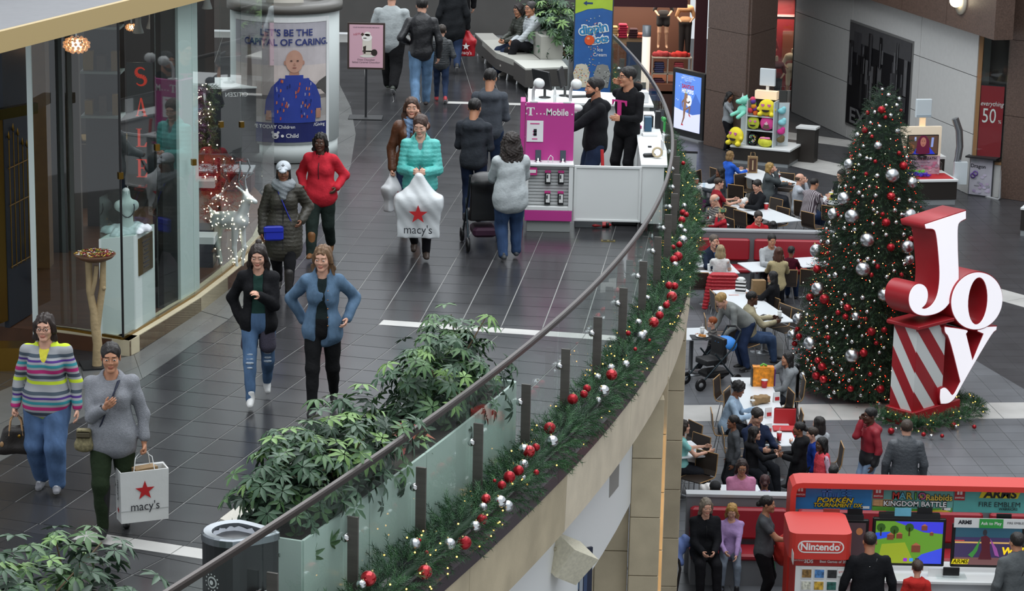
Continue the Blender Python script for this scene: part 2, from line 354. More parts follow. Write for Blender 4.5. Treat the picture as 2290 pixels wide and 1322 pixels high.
def person(px,py,z,label,face=0,h=1.70,sex='m',build=1.,tone='fair',hair=('short','2a211c'),pose='stand',top=('sweater','555555'),bottom=('trousers','22242a'),shoes=('shoe','1c1c1c'),under=None,lean=0,side=0,twist=0,head=(0,0),hands=None,palms=None,grips=('relaxed','relaxed'),feet=None,seat=.46,near=False,group=None,extra=None):
 v=.024 if near else .034;vh=.0058 if near else .0100;vt=.0160 if near else .029
 S=h/1.70;adult=h>1.45
 root=bpy.data.objects.new('person',None);C.objects.link(root);root.rotation_euler=(0,0,R(face));tag(root,label,'person',group)
 A=lambda*t:np.array(t,float)
 pz=.52*h if pose=='stand' else .513*h if pose in('walk','walk2')else seat+.085*S
 Pl=A(0,0,pz);T=rotm('Z',twist)@rotm('Y',side)@rotm('X',lean)
 up=T@A(0,0,1);X=T@A(1,0,0);Fw=T@A(0,-1,0);tl=.315*h
 pr=PROF[sex];sw=(.106 if sex=='m' else .090 if sex=='f' else .094)*h*(.6+.4*build)
 neck=Pl+up*tl*.97+Fw*.005*h
 hk=(.94 if sex=='f' else 1.)*(h/1.72 if adult else(.80+.14*(h-.9)/.6))*(1.10 if adult else 1.04)
 Hm=rotm('Z',twist*.3+head[0])@rotm('X',lean*.45+head[1]);hp=neck+(up*.6+A(0,0,.4))*.150*hk*1.08+Fw*.028*hk
 tp=hp+Hm@A(0,.015,.128)*hk;tw=at(px,py,z+tp[2]);co,si=math.cos(R(face)),math.sin(R(face))
 root.location=(tw.x-tp[0]*co+tp[1]*si,tw.y-tp[0]*si-tp[1]*co,z)
 legs=[];l1=l2=.240*h
 if feet is None:
  feet={'stand':((.055,0,.0,0,8),(-.055,0,.0,0,-8)),'walk':((.045,-.15,.0,-6,3),(-.045,.17,.03,28,-3)),'walk2':((.045,.17,.03,28,3),(-.045,-.15,.0,-6,-3)),'sit':((.07,-.30,.0,0,5),(-.07,-.27,.0,0,-5))}[pose]
 if pose=='walk2':pose='walk'
 for sx,(fx,fy,fz,fp,fyaw)in zip((1,-1),feet):
  hip=Pl+A(sx*.052*h,0,-.01*h);ank=A(fx*h,fy*h,fz*h+.048*h);kn,ank=ik(hip,ank,l1,l2,A(sx*.08,-1,.25));legs.append((hip,kn,ank,fp,fyaw))
 if pose=='sit':l_off=0
 arms=[];a1,a2=.172*h,.150*h
 HD=hands or(None,None);PM=palms or(None,None)
 for sx,hd,pm in zip((1,-1),HD,PM):
  sh=Pl+up*tl*.855+X*sx*sw
  if hd is None:w=sh+up*(-.305*h)+X*sx*(.045+.09*max(0,build-1))*h+Fw*.03*h
  elif isinstance(hd,str):
   w={'pocket':Pl+X*sx*.115*h*build+A(0,-.045*h,.055*h),'lap':Pl+A(sx*.05*h,-.20*h,.06*h),'face':hp+Hm@A(sx*.075,-.055,-.09),'table':Pl+A(sx*.09*h,-.26*h,.17*h),'mouth':hp+Hm@A(sx*.03,-.125,-.09),'chest':Pl+up*tl*.60+Fw*.155*h+X*sx*.015*h,'belly':Pl+up*tl*.36+Fw*.16*h+X*sx*.045*h,'push':Pl+A(sx*.10*h,-.24*h,.08*h),'fwd':Pl+A(sx*.10*h,-.27*h,.14*h),'knees':Pl+A(sx*.05*h,-.24*h,.02*h)}[hd]
  else:w=A(*hd)*S
  el,w=ik(sh,w,a1,a2,X*sx*.45+A(0,.35,-.9));arms.append((sh,el,w,pm))
 bd=build
 def torso(o,t0=-.06,t1=.96,n=9):
  out=[]
  for t in np.linspace(t0,t1,n):
   w=np.interp(t,[q[0]for q in pr],[q[1]for q in pr])*h;d=np.interp(t,[q[0]for q in pr],[q[2]for q in pr])*h
   bulge=1+(bd-1)*max(0.,1-abs(t-.25)/.75);w*=bulge;d*=1+(bulge-1)*1.35
   fl=o+(max(0.,.16-t)*.05 if o>.005 else 0);d+=fl;w+=fl;c=Pl+(up*max(t,0)+A(0,0,1)*min(t,0))*tl+Fw*(d-o-.06*h)*.25;e=max(w-d,.01);out.append(cone(c-X*e,c+X*e,d,d))
  if sex=='f' and adult and t1>.7:
   for sx in(-1,1):c=Pl+up*tl*.64+Fw*(.026+.012*bd)*h+X*sx*.038*h*bd;out.append(cone(c,c-up*.02*h,.038*h*bd**.5+o,.036*h*bd**.5+o))
  return out
 fat=.35+.65*bd
 def arm(i,o0,o1,frac=2.):
  sh,el,w,_=arms[i];r=(.0295*h*fat,.0245*h*fat,.0165*h);q=[cone(sh-X*(1,-1)[i]*.02*h,sh,r[0]+o0,r[0]+o0)]
  if frac<=1:return q+[cone(sh,sh+(el-sh)*frac,r[0]+o0,r[0]+(r[1]-r[0])*frac+o0)]
  return q+[cone(sh,el,r[0]+o0,r[1]+o0),cone(el,el+(w-el)*(frac-1),r[1]+o0,r[1]+(r[2]-r[1])*(frac-1)+o1)]
 def leg(i,o0,o1,frac=2.):
  hip,kn,an=legs[i][:3];r=(.056*h*fat,.037*h*(.5+.5*fat),.024*h)
  if frac<=1:return[cone(hip,hip+(kn-hip)*frac,r[0]+o0,r[0]+(r[1]-r[0])*frac+o0)]
  return[cone(hip,kn,r[0]+o0,r[1]+o0),cone(kn,kn+(an-kn)*(frac-1),r[1]*1.06+o0,r[2]+(r[1]-r[2])*(2-frac)+o1)]
  # --- body: one mesh (limbs, neck, hands, head)
 cl=top[0]if top else None;bare=cl=='tee'
 bp=torso(-.010,0.,.93,7)+arm(0,-.002,.0)+arm(1,-.002,.0)+leg(0,-.008,-.004)+leg(1,-.008,-.004)+[cone(neck-up*.04*h,hp+Hm@A(0,.02,-.06)*hk,.034*h*(.5+.5*fat),.028*h)]
 V,F=grow(bp,v,.03);Vs,Fs,Ms=[V],[F],[np.zeros(len(F),int)];n=len(V)
 hv,hf,hm=head_tpl('k' if not adult else sex,vh);Vs.append((hv*hk)@Hm.T+hp);Fs.append(hf+n);Ms.append(hm);n+=len(hv)
 hs=h/1.75*(.9 if sex=='f' else 1.);wr=[]
 for i,sx in enumerate((1,-1)):
  sh,el,w,pm=arms[i];tv,tf=hand_tpl(grips[i],.0060 if near else .0095);tv=tv*hs
  zf=-nz(w-el)if not(pm and len(pm)>1 and pm[1]is not None)else-nz(A(*pm[1]));pn=A(*pm[0])if pm else(-X*sx+Fw*.35);pn=nz(pn-zf*(pn@zf));xx=np.cross(-pn,zf)
  M=np.stack([xx,-pn,zf],1);q=tv.copy();ff=tf+n
  thumb=Fw+A(0,0,.6)
  if(M@A(1,0,0))@thumb<0:q[:,0]*=-1;ff=ff[:,::-1]
  Vs.append(q@M.T+w);Fs.append(ff);Ms.append(np.zeros(len(tf),int));n+=len(tv);wr.append((w,M))
 me=mesh_np('body',np.concatenate(Vs),np.concatenate(Fs),skin_mats(tone,hair[1]if hair else '201814'),np.concatenate(Ms));link('body',me,root)
 seed=random.Random(len(label)*7+int(px));ph=seed.random()*6
 def folds(a):return lambda x,y,zz:a*(np.sin(26*x/S+17*zz/S+ph)*np.sin(31*y/S+9*zz/S+2*ph)+.7*np.sin(38*zz/S+8*x/S+ph))
 def dress(name,prims,m,warp=None,cuts=(),k=.03,vv=None,lab=None,tight=()):
  Vv,Ff=grow(prims,vv or vt,k,.02,warp,cuts,tight=tight)
  if not len(Ff):return None
  o=link(name,mesh_np(name,Vv,Ff,m),root)
  if lab:o['label']=lab
  return o
  # --- clothes
 def top_layer(spec,o,name):
  kind,col=spec[0],spec[1];opt=spec[2]if len(spec)>2 else{};hem=opt.get('hem',-.02);fr=opt.get('sleeve',.55 if kind=='tee' else 1.97)
  th=o+{'sweater':.010,'tee':.006,'jacket':.018,'puffer':.022,'coat':.020,'hoodie':.018,'vest':.028}[kind]
  pm_=torso(th,hem if pose!='sit' else max(hem,-.10),.93,10)
  if hem<-.15 and pose!='sit':
   for i in(0,1):pm_+=leg(i,th+.012,th+.012,min(1.,-hem))
  sd=(0,1)
  arms_=[arm(i,th-.002,th+.004,fr)for i in sd]if kind!='vest' else[]
  pm_.append(cone(neck-up*.035*h,neck-up*.005*h,.045*h*(.6+.4*fat)+th*.4,.037*h+th*.5))
  if opt.get('collar',kind in('jacket','coat','puffer')):pm_.append(cone(neck-up*.01*h+Fw*-.01,neck+up*.025*h+Fw*.004,.045*h,.046*h))
  if kind=='hoodie' or opt.get('hood'):
   c=neck-Fw*.060*h-up*.028*h;pm_+=[cone(c-X*.045*h,c+X*.045*h,.040*h,.040*h),cone(c,c-up*.05*h,.038*h,.024*h),cone(c-X*.05*h,neck-X*.055*h+Fw*.03*h,.028*h,.018*h),cone(c+X*.05*h,neck+X*.055*h+Fw*.03*h,.028*h,.018*h)]
  cuts=[(cone(neck+up*.01*h+Fw*.012*h,neck+up*.06*h+Fw*.02*h,.036*h,.045*h),.004)]
  if opt.get('vneck'):cuts.append((cone(neck+Fw*.06*h,neck-up*opt['vneck']*h+Fw*.10*h,.040*h,.006),.004))
  if opt.get('open'):
   q=opt['open'];fp_=[((t_[1]+t_[2])/2+Fw*(t_[3]+.012+(.035*bd if sex=='f' and .5<j/9<.85 else 0)))for j,t_ in enumerate(torso(th,hem,.93,10)[:10])][::-1]
   fp_=[neck+Fw*.07*h]+fp_+[fp_[-1]-A(0,0,.08*h)]
   for j in range(len(fp_)-1):cuts.append((cone(fp_[j],fp_[j+1],(.028+.0022*j)*h*q,(.028+.0022*(j+1))*h*q),.004))
  if kind=='puffer' or(kind=='vest'):wp=lambda x,y,zz:.0042*np.cos(zz*2*math.pi/(.050*S))+0*x+0*y
  else:wp=folds(.0045 if kind!='tee' else .003)
  m=cloth(col,opt.get('mat',{'puffer':'puffer','vest':'puffer','sweater':'knit'}.get(kind,'plain')))
  if kind in('jacket','puffer','coat','vest')and not opt.get('open'):
   z_=[(t_[1]+t_[2])/2+Fw*(t_[3]+.001+(.022*bd if sex=='f' and .5<j/9<.85 else 0))for j,t_ in enumerate(torso(th,hem,.93,10)[:10])];MB().tube(z_+[neck+Fw*.075*h*(.6+.4*fat)],.005,5).build('zipper',mat('2a2a2c',.4,metal=.4,name='zipper'),root)
  return dress(name,pm_,m,wp,cuts,k=.028,tight=arms_)
 if bottom:
  kind,col=bottom[0],bottom[1];opt=bottom[2]if len(bottom)>2 else{};e={'skinny':.004,'trousers':.014,'loose':.026,'leggings':.002,'shorts':.03}[kind]
  pm_=torso(.003,-.06,.12,4);lg_=[leg(i,e,e+(.006 if kind in('trousers','loose')else 0),opt.get('len',1.93))for i in(0,1)]
  dress('trousers',pm_,cloth(col,opt.get('mat','denim' if opt.get('denim')else 'plain')),folds(.003 if kind!='leggings' else .0015),k=.012,tight=lg_)
 if under:top_layer(under,-.006,'shirt')
 if top:top_layer(top,.0,{'puffer':'puffer_jacket','tee':'shirt','vest':'puffer_vest','hoodie':'hoodie','coat':'coat','jacket':'jacket'}.get(cl,'sweater'))
 if shoes:
  kind,col=shoes[0],shoes[1];sole=shoes[2]if len(shoes)>2 else '16161a';sv,sf,sm=shoe_tpl({'shoe':'shoe','sneaker':'sneaker','boot':'boot','ankle':'ankle','tall':'tall'}[kind],.012 if near else .022)
  ms=[mat(col,.5,bump=.15,bscale=40,name='shoe_upper'),mat(sole,.6,name='shoe_sole'),mat(shoes[3]if len(shoes)>3 else col,.7,name='laces')]
  for hip,kn,an,fp,fy in legs:
   M=rotm('Z',fy)@rotm('X',fp);q=(sv-A(0,0,.085))*S*(.92 if sex=='f' else 1.);q[:,2]+=0;d=(q@M.T)+an+A(0,0,.036*S*(.92 if sex=='f' else 1.));mn=d[:,2].min()
   if mn<0 or mn<.03:d[:,2]-=mn if fz_ok(mn)else 0
   link('shoe',mesh_np('shoe',d,sf,ms,sm),root)
   # --- hair
 if hair and hair[0]!='bald':
  st,hc=hair[0],hair[1];P=[ell((0,.019,.043),(.083,.103,.086))];cuts=[(ell((0,-.125,-.036),(.074,.085,.124)),.012),(bx((0,-.09,-.17),(.2,.1,.12)),.01)];amp=.0022
  wv=lambda x,y,zz:amp*(np.sin(150*x+25*zz)+np.sin(120*y+30*zz))
  if st=='short':cuts.append((bx((0,.05,-.14),(.2,.2,.10)),.015));cuts+=[(ell((sx*.09,-.045,-.06),(.03,.05,.06)),.01)for sx in(-1,1)]
  if st=='buzz':P=[ell((0,.016,.040),(.0775,.098,.081))];cuts.append((bx((0,.05,-.13),(.2,.2,.10)),.01));amp=.0008
  if st=='thin':P=[ell((0,.030,.020),(.080,.092,.060))];cuts.append((ell((0,-.02,.09),(.06,.09,.05)),.02));cuts.append((bx((0,.05,-.13),(.2,.2,.10)),.01))
  if st in('long','longwavy'):
   L=hair[2]if len(hair)>2 else .30
   P+=[cone((sx*.066,.0,.03),(sx*.088,.02,-.10),.030,.030)for sx in(-1,1)]+[cone((sx*.082,.02,-.09),(sx*.085,.005,-L),.032,.018)for sx in(-1,1)]+[ell((0,.075,-L*.38),(.085,.045,L*.62))]
   amp=.005 if st=='longwavy' else .0025
  if st=='bob':P+=[cone((sx*.068,.0,.03),(sx*.084,.01,-.10),.033,.030)for sx in(-1,1)]+[ell((0,.06,-.05),(.085,.065,.095))];amp=.005
  if st=='bun':P+=[ell((0,.075,.125),(.032,.032,.030))];cuts.append((bx((0,.05,-.165),(.2,.2,.10)),.015))
  if st=='lowbun':P+=[ell((0,.128,-.005),(.042,.040,.040))];cuts.append((bx((0,.05,-.165),(.2,.2,.10)),.015))
  if st=='pony':P+=[cone((0,.11,.03),(0,.15,-.02),.030,.035),cone((0,.15,-.02),(0,.12,-.20),.035,.014)];cuts.append((bx((0,.05,-.165),(.2,.2,.10)),.015))
  if st in('curly','afro'):
   P=[ell((0,.022,.050),(.108,.120,.105))];amp=.007
   if st=='curly':L=hair[2]if len(hair)>2 else .34;P+=[ell((0,.065,-L*.40),(.150,.085,L*.66))]+[cone((sx*.085,.0,.02),(sx*.12,.03,-L*.8),.045,.035)for sx in(-1,1)]
   wv=lambda x,y,zz:amp*(np.sin(95*x+3*np.sin(40*zz))*np.sin(90*zz+2*np.sin(50*y))+np.sin(100*y+40*zz))
  cap=st=='cap'
  if not cap or len(hair)>2:
   if cap:P+=[cone((sx*.06,.02,.0),(sx*.07,.03,-.08),.026,.022)for sx in(-1,1)]
   Vv,Ff=grow(P,.0090 if near else .0155,.02,.01,wv,cuts);q=(Vv*hk)@Hm.T+hp
   o=link('hair',mesh_np('hair',q,Ff,mat(hc,.5,bump=.6,bscale=55,var=.3,vscale=40,stretch=(1.5,1.5,.22),name='hair')),root)
 info=dict(root=root,hp=hp,Hm=Hm,hk=hk,neck=neck,up=up,Fw=Fw,X=X,Pl=Pl,tl=tl,arms=arms,wr=wr,S=S,h=h,near=near,dress=dress,torso=torso,legs=legs,vt=vt)
 if extra:extra(info)
 return info
def fz_ok(mn):return True
def world_of(inf,p):r=inf['root'];return r.location+Matrix.Rotation(r.rotation_euler.z,3,'Z')@Vector(p)
def head_piece(inf,name,V,F,m,mi=None,lab=None):
 o=link(name,mesh_np(name,(np.asarray(V)*inf['hk'])@inf['Hm'].T+inf['hp'],F,m,mi),inf['root'])
 if lab:o['label']=lab
 return o
 # ------------------------------------------------------------------ setting: floors, balcony edge, walls
_RK=[8.00598e-06,-2.63894e-05,-0.01253495,0.17193347,1.53473024]
def rail_x(Y):return float(np.polyval(_RK,Y-28))
def rail_n(Y):d=float(np.polyval(np.polyder(_RK),Y-28));l=math.hypot(1,d);return 1/l,-d/l
def edge(Y,o,z=0.):n=rail_n(Y);return Vector((rail_x(Y)+o*n[0],Y+o*n[1],z))
def clip_poly(poly,a,b):
 out=[]
 for i in range(len(poly)):
  p,q=poly[i],poly[(i+1)%len(poly)];sp=(b[0]-a[0])*(p[1]-a[1])-(b[1]-a[1])*(p[0]-a[0]);sq=(b[0]-a[0])*(q[1]-a[1])-(b[1]-a[1])*(q[0]-a[0])
  if sp>=0:out.append(p)
  if sp*sq<0:t=sp/(sp-sq);out.append((p[0]+(q[0]-p[0])*t,p[1]+(q[1]-p[1])*t))
 return out
def floor_mat(name,col,rough,var=.16,sc=1.7):
 m=bpy.data.materials.new(name);m.use_nodes=True;nt=m.node_tree;b=nt.nodes['Principled BSDF']
 g=nt.nodes.new('ShaderNodeNewGeometry');oi=nt.nodes.new('ShaderNodeObjectInfo');n=nt.nodes.new('ShaderNodeTexNoise');n.inputs['Scale'].default_value=sc;n.inputs['Detail'].default_value=6
 nt.links.new(g.outputs['Position'],n.inputs['Vector']);ad=nt.nodes.new('ShaderNodeMath');ad.operation='ADD';nt.links.new(oi.outputs['Random'],ad.inputs[0]);nt.links.new(g.outputs['Random Per Island'],ad.inputs[1])
 fr=nt.nodes.new('ShaderNodeMath');fr.operation='FRACT';nt.links.new(ad.outputs[0],fr.inputs[0])
 mr=nt.nodes.new('ShaderNodeMapRange');mr.inputs['To Min'].default_value=1-var;mr.inputs['To Max'].default_value=1+var;nt.links.new(fr.outputs[0],mr.inputs[0])
 m2=nt.nodes.new('ShaderNodeMapRange');m2.inputs['From Min'].default_value=.3;m2.inputs['From Max'].default_value=.7;m2.inputs['To Min'].default_value=.88;m2.inputs['To Max'].default_value=1.12;nt.links.new(n.outputs[0],m2.inputs[0])
 mu=nt.nodes.new('ShaderNodeMath');mu.operation='MULTIPLY';nt.links.new(mr.outputs[0],mu.inputs[0]);nt.links.new(m2.outputs[0],mu.inputs[1])
 mx=nt.nodes.new('ShaderNodeMix');mx.data_type='RGBA';mx.blend_type='MULTIPLY';mx.inputs[0].default_value=1;mx.inputs[6].default_value=lin(col);nt.links.new(mu.outputs[0],mx.inputs[7]);nt.links.new(mx.outputs[2],b.inputs['Base Color'])
 r2=nt.nodes.new('ShaderNodeMapRange');r2.inputs['To Min'].default_value=rough-.05;r2.inputs['To Max'].default_value=rough+.08;nt.links.new(n.outputs[0],r2.inputs[0]);nt.links.new(r2.outputs[0],b.inputs['Roughness'])
 b.inputs['Specular IOR Level'].default_value=.42
 return m
TILE=.457
m_grout=mat('8a8a88',.8,name='grout');m_tile_up=floor_mat('dark_tile','353537',.20);m_tile_band=floor_mat('grey_tile','646564',.25,.06);m_tile_white=floor_mat('white_tile','bdbbb7',.3,.03)
m_tile_lo=floor_mat('mid_grey_tile','64666a',.30,.07);m_tile_dk=floor_mat('charcoal_tile','3c3c3f',.28,.06)
def tile_mesh(m,L=TILE,Wd=TILE,g=.0035):
 a,b=L/2-g,Wd/2-g;e=.003
 return MB().add([(-a,-b,-.012),(a,-b,-.012),(a,b,-.012),(-a,b,-.012),(-a+e,-b+e,0),(a-e,-b+e,0),(a-e,b-e,0),(-a+e,b-e,0)],[(4,5,6,7),(0,1,5,4),(1,2,6,5),(2,3,7,6),(3,0,4,7)]).mesh('tile',m)
def lay(floor,zf,zones,mats_of,keep,limit,view=True):
 cells=[]
 for zi,(o,hd,ur,wr,inside)in enumerate(zones):
  u=(math.cos(hd),math.sin(hd));w=(math.sin(hd),-math.cos(hd))
  for i in range(*ur):
   for j in range(*wr):
    c=(o[0]+u[0]*(i+.5)*TILE+w[0]*(j+.5)*TILE,o[1]+u[1]*(i+.5)*TILE+w[1]*(j+.5)*TILE)
    if c[1]<8 or not inside(c):continue
    px,py=proj((c[0],c[1],zf))
    if not(-500<px<2900 and-200<py<1700):continue
    whole=keep(zi,[(c[0]+(u[0]*a+w[0]*b)*TILE/2*.985,c[1]+(u[1]*a+w[1]*b)*TILE/2*.985)for a,b in((-1,-1),(-1,1),(1,1),(1,-1))])
    if isinstance(whole,list):cells+=[(abs(c[1]),c,hd,(q,True),m)for q,m in whole if len(q)>2];continue
    if len(whole[0])<3:continue
    cells.append((abs(c[1])+(0 if 0<px<2290 and 0<py<1322 else 50),c,hd,whole,mats_of(c)))
 cells.sort(key=lambda t:t[0]);ms={};rest={};k=0
 for _,c,hd,(poly,cut),m in cells:
  if not cut and k<limit:
   if m.name not in ms:ms[m.name]=tile_mesh(m)
   link('tile',ms[m.name],floor,(c[0],c[1],zf),(0,0,hd));k+=1
  else:rest.setdefault(m.name,(MB(),m))[0].prism(poly,zf-.012,zf)
 for mb,m in rest.values():tag(mb.build('tile',m,floor),kind='stuff')
 # upper walkway
YS=list(np.arange(12.0,50.1,1.0))
slab_poly=[edge(y,.20)[:2]for y in YS]+[(-12,50),(-12,12)]
fl_up=tag(MB().prism(slab_poly,FU-.45,FU-.005).build('floor',m_grout),'upper walkway floor of glossy dark grey tiles inside the curved balcony',kind='structure')
S1=(Vector((-1.47,27.02)),R(79.4));S2=(Vector((-3.59,19.75)),R(69.8));S0=(Vector((-1.15,41.9)),R(89))
def side(S,c):return math.cos(S[1])*(c[0]-S[0][0])+math.sin(S[1])*(c[1]-S[0][1])
BW=TILE/2
def keep_up(zi,poly):
 cut=False
 if max(p[0]-rail_x(p[1])for p in poly)>.10:
  yc=sum(p[1]for p in poly)/4;poly=clip_poly(poly,edge(yc-.6,.17),edge(yc+.6,.17));cut=True
 for S,far in([(S1,1),(S0,0)],[(S1,0),(S2,1)],[(S2,0)],[(S0,1)])[zi]:
  d=[side(S,p)for p in poly]
  if not poly:break
  lim=BW if far else 0.
  if(far and min(d)<lim)or(not far and max(d)>lim):
   cut=True;t=(math.sin(S[1]),-math.cos(S[1]));o=(S[0][0]+math.cos(S[1])*lim,S[0][1]+math.sin(S[1])*lim);q=(o[0]+t[0],o[1]+t[1])
   poly=clip_poly(poly,o,q)if far else clip_poly(poly,q,o)
 return poly,cut
zoneA=((S1[0].x,S1[0].y+BW),R(84.3),(-4,36),(-14,14),lambda c:side(S1,c)>-.4 and side(S0,c)<.4 and c[0]>-6.5 and c[0]<rail_x(c[1])+.4)
zoneB=((S1[0].x,S1[0].y),R(74.0),(-24,4),(-16,14),lambda c:side(S1,c)<.4 and side(S2,c)>-.4 and c[0]>-7 and c[0]<rail_x(c[1])+.4)
zoneC=((S2[0].x,S2[0].y),R(64.0),(-16,4),(-12,14),lambda c:side(S2,c)<.4 and c[0]<rail_x(c[1])+.4)
zoneZ=((S0[0].x,S0[0].y+BW),R(94),(-3,16),(-12,12),lambda c:side(S0,c)>-.4 and c[0]<rail_x(c[1])+.4 and c[1]<49)
# an uncut grid would leave a wedge along the rotated joints, so each zone is laid a little past its line and clipped there
lay(fl_up,FU,[zoneA,zoneB,zoneC,zoneZ],lambda c:m_tile_up,keep_up,290)
for S,n,w0 in((S1,7,0),(S2,4,0),(S0,4,0)):
 t=(math.sin(S[1]),-math.cos(S[1]));me=tile_mesh(m_tile_white,TILE,BW)
 md=tile_mesh(m_tile_up,TILE,BW)
 for k in range(-9,14):
  c=(S[0].x+t[0]*(k+.5)*TILE+math.cos(S[1])*BW/2,S[0].y+t[1]*(k+.5)*TILE+math.sin(S[1])*BW/2)
  if c[0]<rail_x(c[1])+.05:link('tile',me if 0<=k<n else md,fl_up,(c[0],c[1],FU),(0,0,S[1]-math.pi/2))
band_out=[at(*p,FU)for p in((-120,1100),(0,1033),(91,982),(204,924),(318,848),(512,715),(640,590),(710,510),(755,440),(785,370),(796,300),(785,240),(760,190))]
band_in=[at(*p,FU)for p in((-160,980),(-60,900),(60,850),(180,820),(300,795),(450,697),(555,612),(600,560),(618,510),(628,440),(634,390),(650,330),(670,270))]
for i in range(len(band_out)-1):
 a,b,c,d=band_in[i],band_out[i],band_out[i+1],band_in[i+1]
 for k in range(2):
  p=[a.lerp(b,k/2+.003),a.lerp(b,k/2+.497),d.lerp(c,k/2+.497),d.lerp(c,k/2+.003)];q=[p[0].lerp(p[3],.004),p[1].lerp(p[2],.004),p[1].lerp(p[2],.996),p[0].lerp(p[3],.996)]
  MB().prism([(v.x,v.y)for v in q],FU-.01,FU+.004).build('tile',m_tile_band,fl_up)
  # lower food court floor
fl_lo=tag(MB().prism([(-6,18),(30,18),(30,90),(-6,90)],-.3,-.005).build('floor',mat('5c5c5c',.8,name='grout_dark')),'food court floor of grey, charcoal and white tiles',kind='structure')
DKL=[((9.4,44.55),(8.0,49.5)),((8.0,49.5),(8.15,60)),((8.15,60),(0,60.5))]
_l=lambda a,b,c:(b[0]-a[0])*(c[1]-a[1])-(b[1]-a[1])*(c[0]-a[0])
def on_dark(c):return(_l(*DKL[0],c)<0 or c[1]>49.5)and(_l(*DKL[1],c)<0 or c[1]>60 or c[1]<49.5)and c[1]>42.6 or c[1]>60
def split_lo(zi,poly):
 cy=sum(p[1]for p in poly)/4
 for(a,b),y0,y1 in((DKL[0],42.6,49.5),(DKL[1],49.5,60)):
  d=[_l(a,b,p)for p in poly]
  if y0<cy<y1 and min(d)<0<max(d):return[(clip_poly(poly,a,b),m_tile_lo),(clip_poly(poly,b,a),m_tile_dk)]
 return poly,False
lay(fl_lo,0.,[((6.2,42),R(94.5),(-30,80),(-20,26),lambda c:c[0]>1.0+max(0,(c[1]-40)*.03))],lambda c:m_tile_dk if on_dark(c)else m_tile_lo,split_lo,285)
def white_band(a,b,w):
 a,b=Vector((a[0],a[1])),Vector((b[0],b[1]));d=(b-a).normalized();n=Vector((-d.y,d.x));L=(b-a).length;k=max(1,round(L/1.0));r_=max(1,round(w/1.1))
 me=tile_mesh(m_tile_white,L/k,w/r_)
 for i in range(k):
  for j in range(r_):c=a+d*(L/k*(i+.5))+n*(w/r_*(j+.5)-w/2);link('tile',me,fl_lo,(c.x,c.y,.004),(0,0,math.atan2(d.y,d.x)))
white_band((1.9,42.38),(11.5,43.38),1.0);white_band((10.0,52.3),(12.4,49.0),.8);white_band((6.7,67.7),(9.4,64.5),1.3);white_band((6.6,71.3),(10.6,68.6),1.0)
# balcony edge
m_stone=mat('cfc3ad',.65,var=.10,vscale=3,bump=.08,bscale=60,name='limestone');m_stone2=mat('b3a68c',.65,var=.14,vscale=2.5,bump=.08,bscale=60,name='limestone_dark');m_cap=mat('3c3136',.35,metal=.3,name='cap_metal')
m_steel=mat('66615d',.5,metal=.6,var=.1,vscale=3,stretch=(1,1,12),name='dark_steel');m_chrome=mat('c8c8c8',.15,metal=1.,name='chrome');m_rail=mat('524a47',.3,metal=.8,name='rail_metal')
m_white=mat('e4e5e4',.6,name='white_paint');m_glass=glass((.93,.96,.95),.12);m_frost=mat('c2d2c9',.3,spec=.6,name='frosted_glass')
bal=tag(bpy.data.objects.new('trim_1',None),'curved balcony edge clad in limestone panels under a dark metal cap',kind='structure');C.objects.link(bal)
def sweep(mb,Y0,Y1,n,prof,m=0,ends=True,smooth=False):
 vs=[];k=len(prof)
 for i in range(n+1):
  y=Y0+(Y1-Y0)*i/n;vs+=[tuple(edge(y,o,z))for o,z in prof]
 fs=[(i*k+j,i*k+(j+1)%k,(i+1)*k+(j+1)%k,(i+1)*k+j)for i in range(n)for j in range(k)]
 if ends:fs+=[tuple(range(k-1,-1,-1)),tuple(range(n*k,n*k+k))]
 return mb.add(vs,fs,m,smooth)
for i in range(11):
 y0=12.2+i*2.6
 sweep(MB(),y0,y0+2.592,6,[(.10,4.70),(.30,4.70),(.315,5.30),(.10,5.30)]).build('stone_panel',m_stone2 if i in(2,3)else m_stone,bal)
for i in range(9):
 y0=12+i*3.4;sweep(MB(),y0,y0+3.395,8,[(-.02,5.30),(.345,5.30),(.345,5.42),(.30,5.47),(-.02,5.49)]).build('cap_panel',m_cap,bal)
sweep(MB(),12,31,24,[(-.15,3.43),(.0,3.43),(.0,4.75),(-.15,4.75)]).build('white_soffit_band',m_white,bal)
solid('air_vent',[mat('8f8d88',.6)],bal,tuple(edge(25.95,.005,4.12)),(0,0,math.atan2(-rail_n(25.95)[1],1)*-1+math.pi/2-.06),d=(.42,.02,.30))
JY=[14.46+1.262*k for k in range(0,26)]
def seg_rot(Y):n=rail_n(Y);return math.atan2(n[1],n[0])+math.pi/2
rl=thing('glass_balustrade','curved glass balustrade with flat steel posts and dark metal handrail along the balcony','balustrade',(0,0,0))
ys=list(np.arange(12.2,46,.5));mb=MB()
sweep(mb,12.2,45.7,60,[(-.018,6.535),(.018,6.535),(.024,6.575),(.016,6.59),(-.016,6.59),(-.024,6.575)]);mb.build('handrail',m_rail,rl)
for k in range(len(JY)-1):
 y0,y1=JY[k]+.012,JY[k+1]-.012
 sweep(MB(),y0,y1,3,[(-.006,5.40),(.006,5.40),(.006,6.54),(-.006,6.54)]).build('glass_pane',m_glass,rl)
 p=edge(JY[k],.072);r_=seg_rot(JY[k])
 post=MB().box((p.x,p.y,5.72),(.022,.085,1.10),r_).build('post',m_steel,rl)
 c=edge(JY[k],.02,6.10);MB().lathe([(0,-.05),(.028,-.045),(.034,-.02),(.034,.02),(.028,.03),(0,.035)],12).build('clamp',m_chrome,post,tuple(c),(math.pi/2,0,r_+math.pi/2))
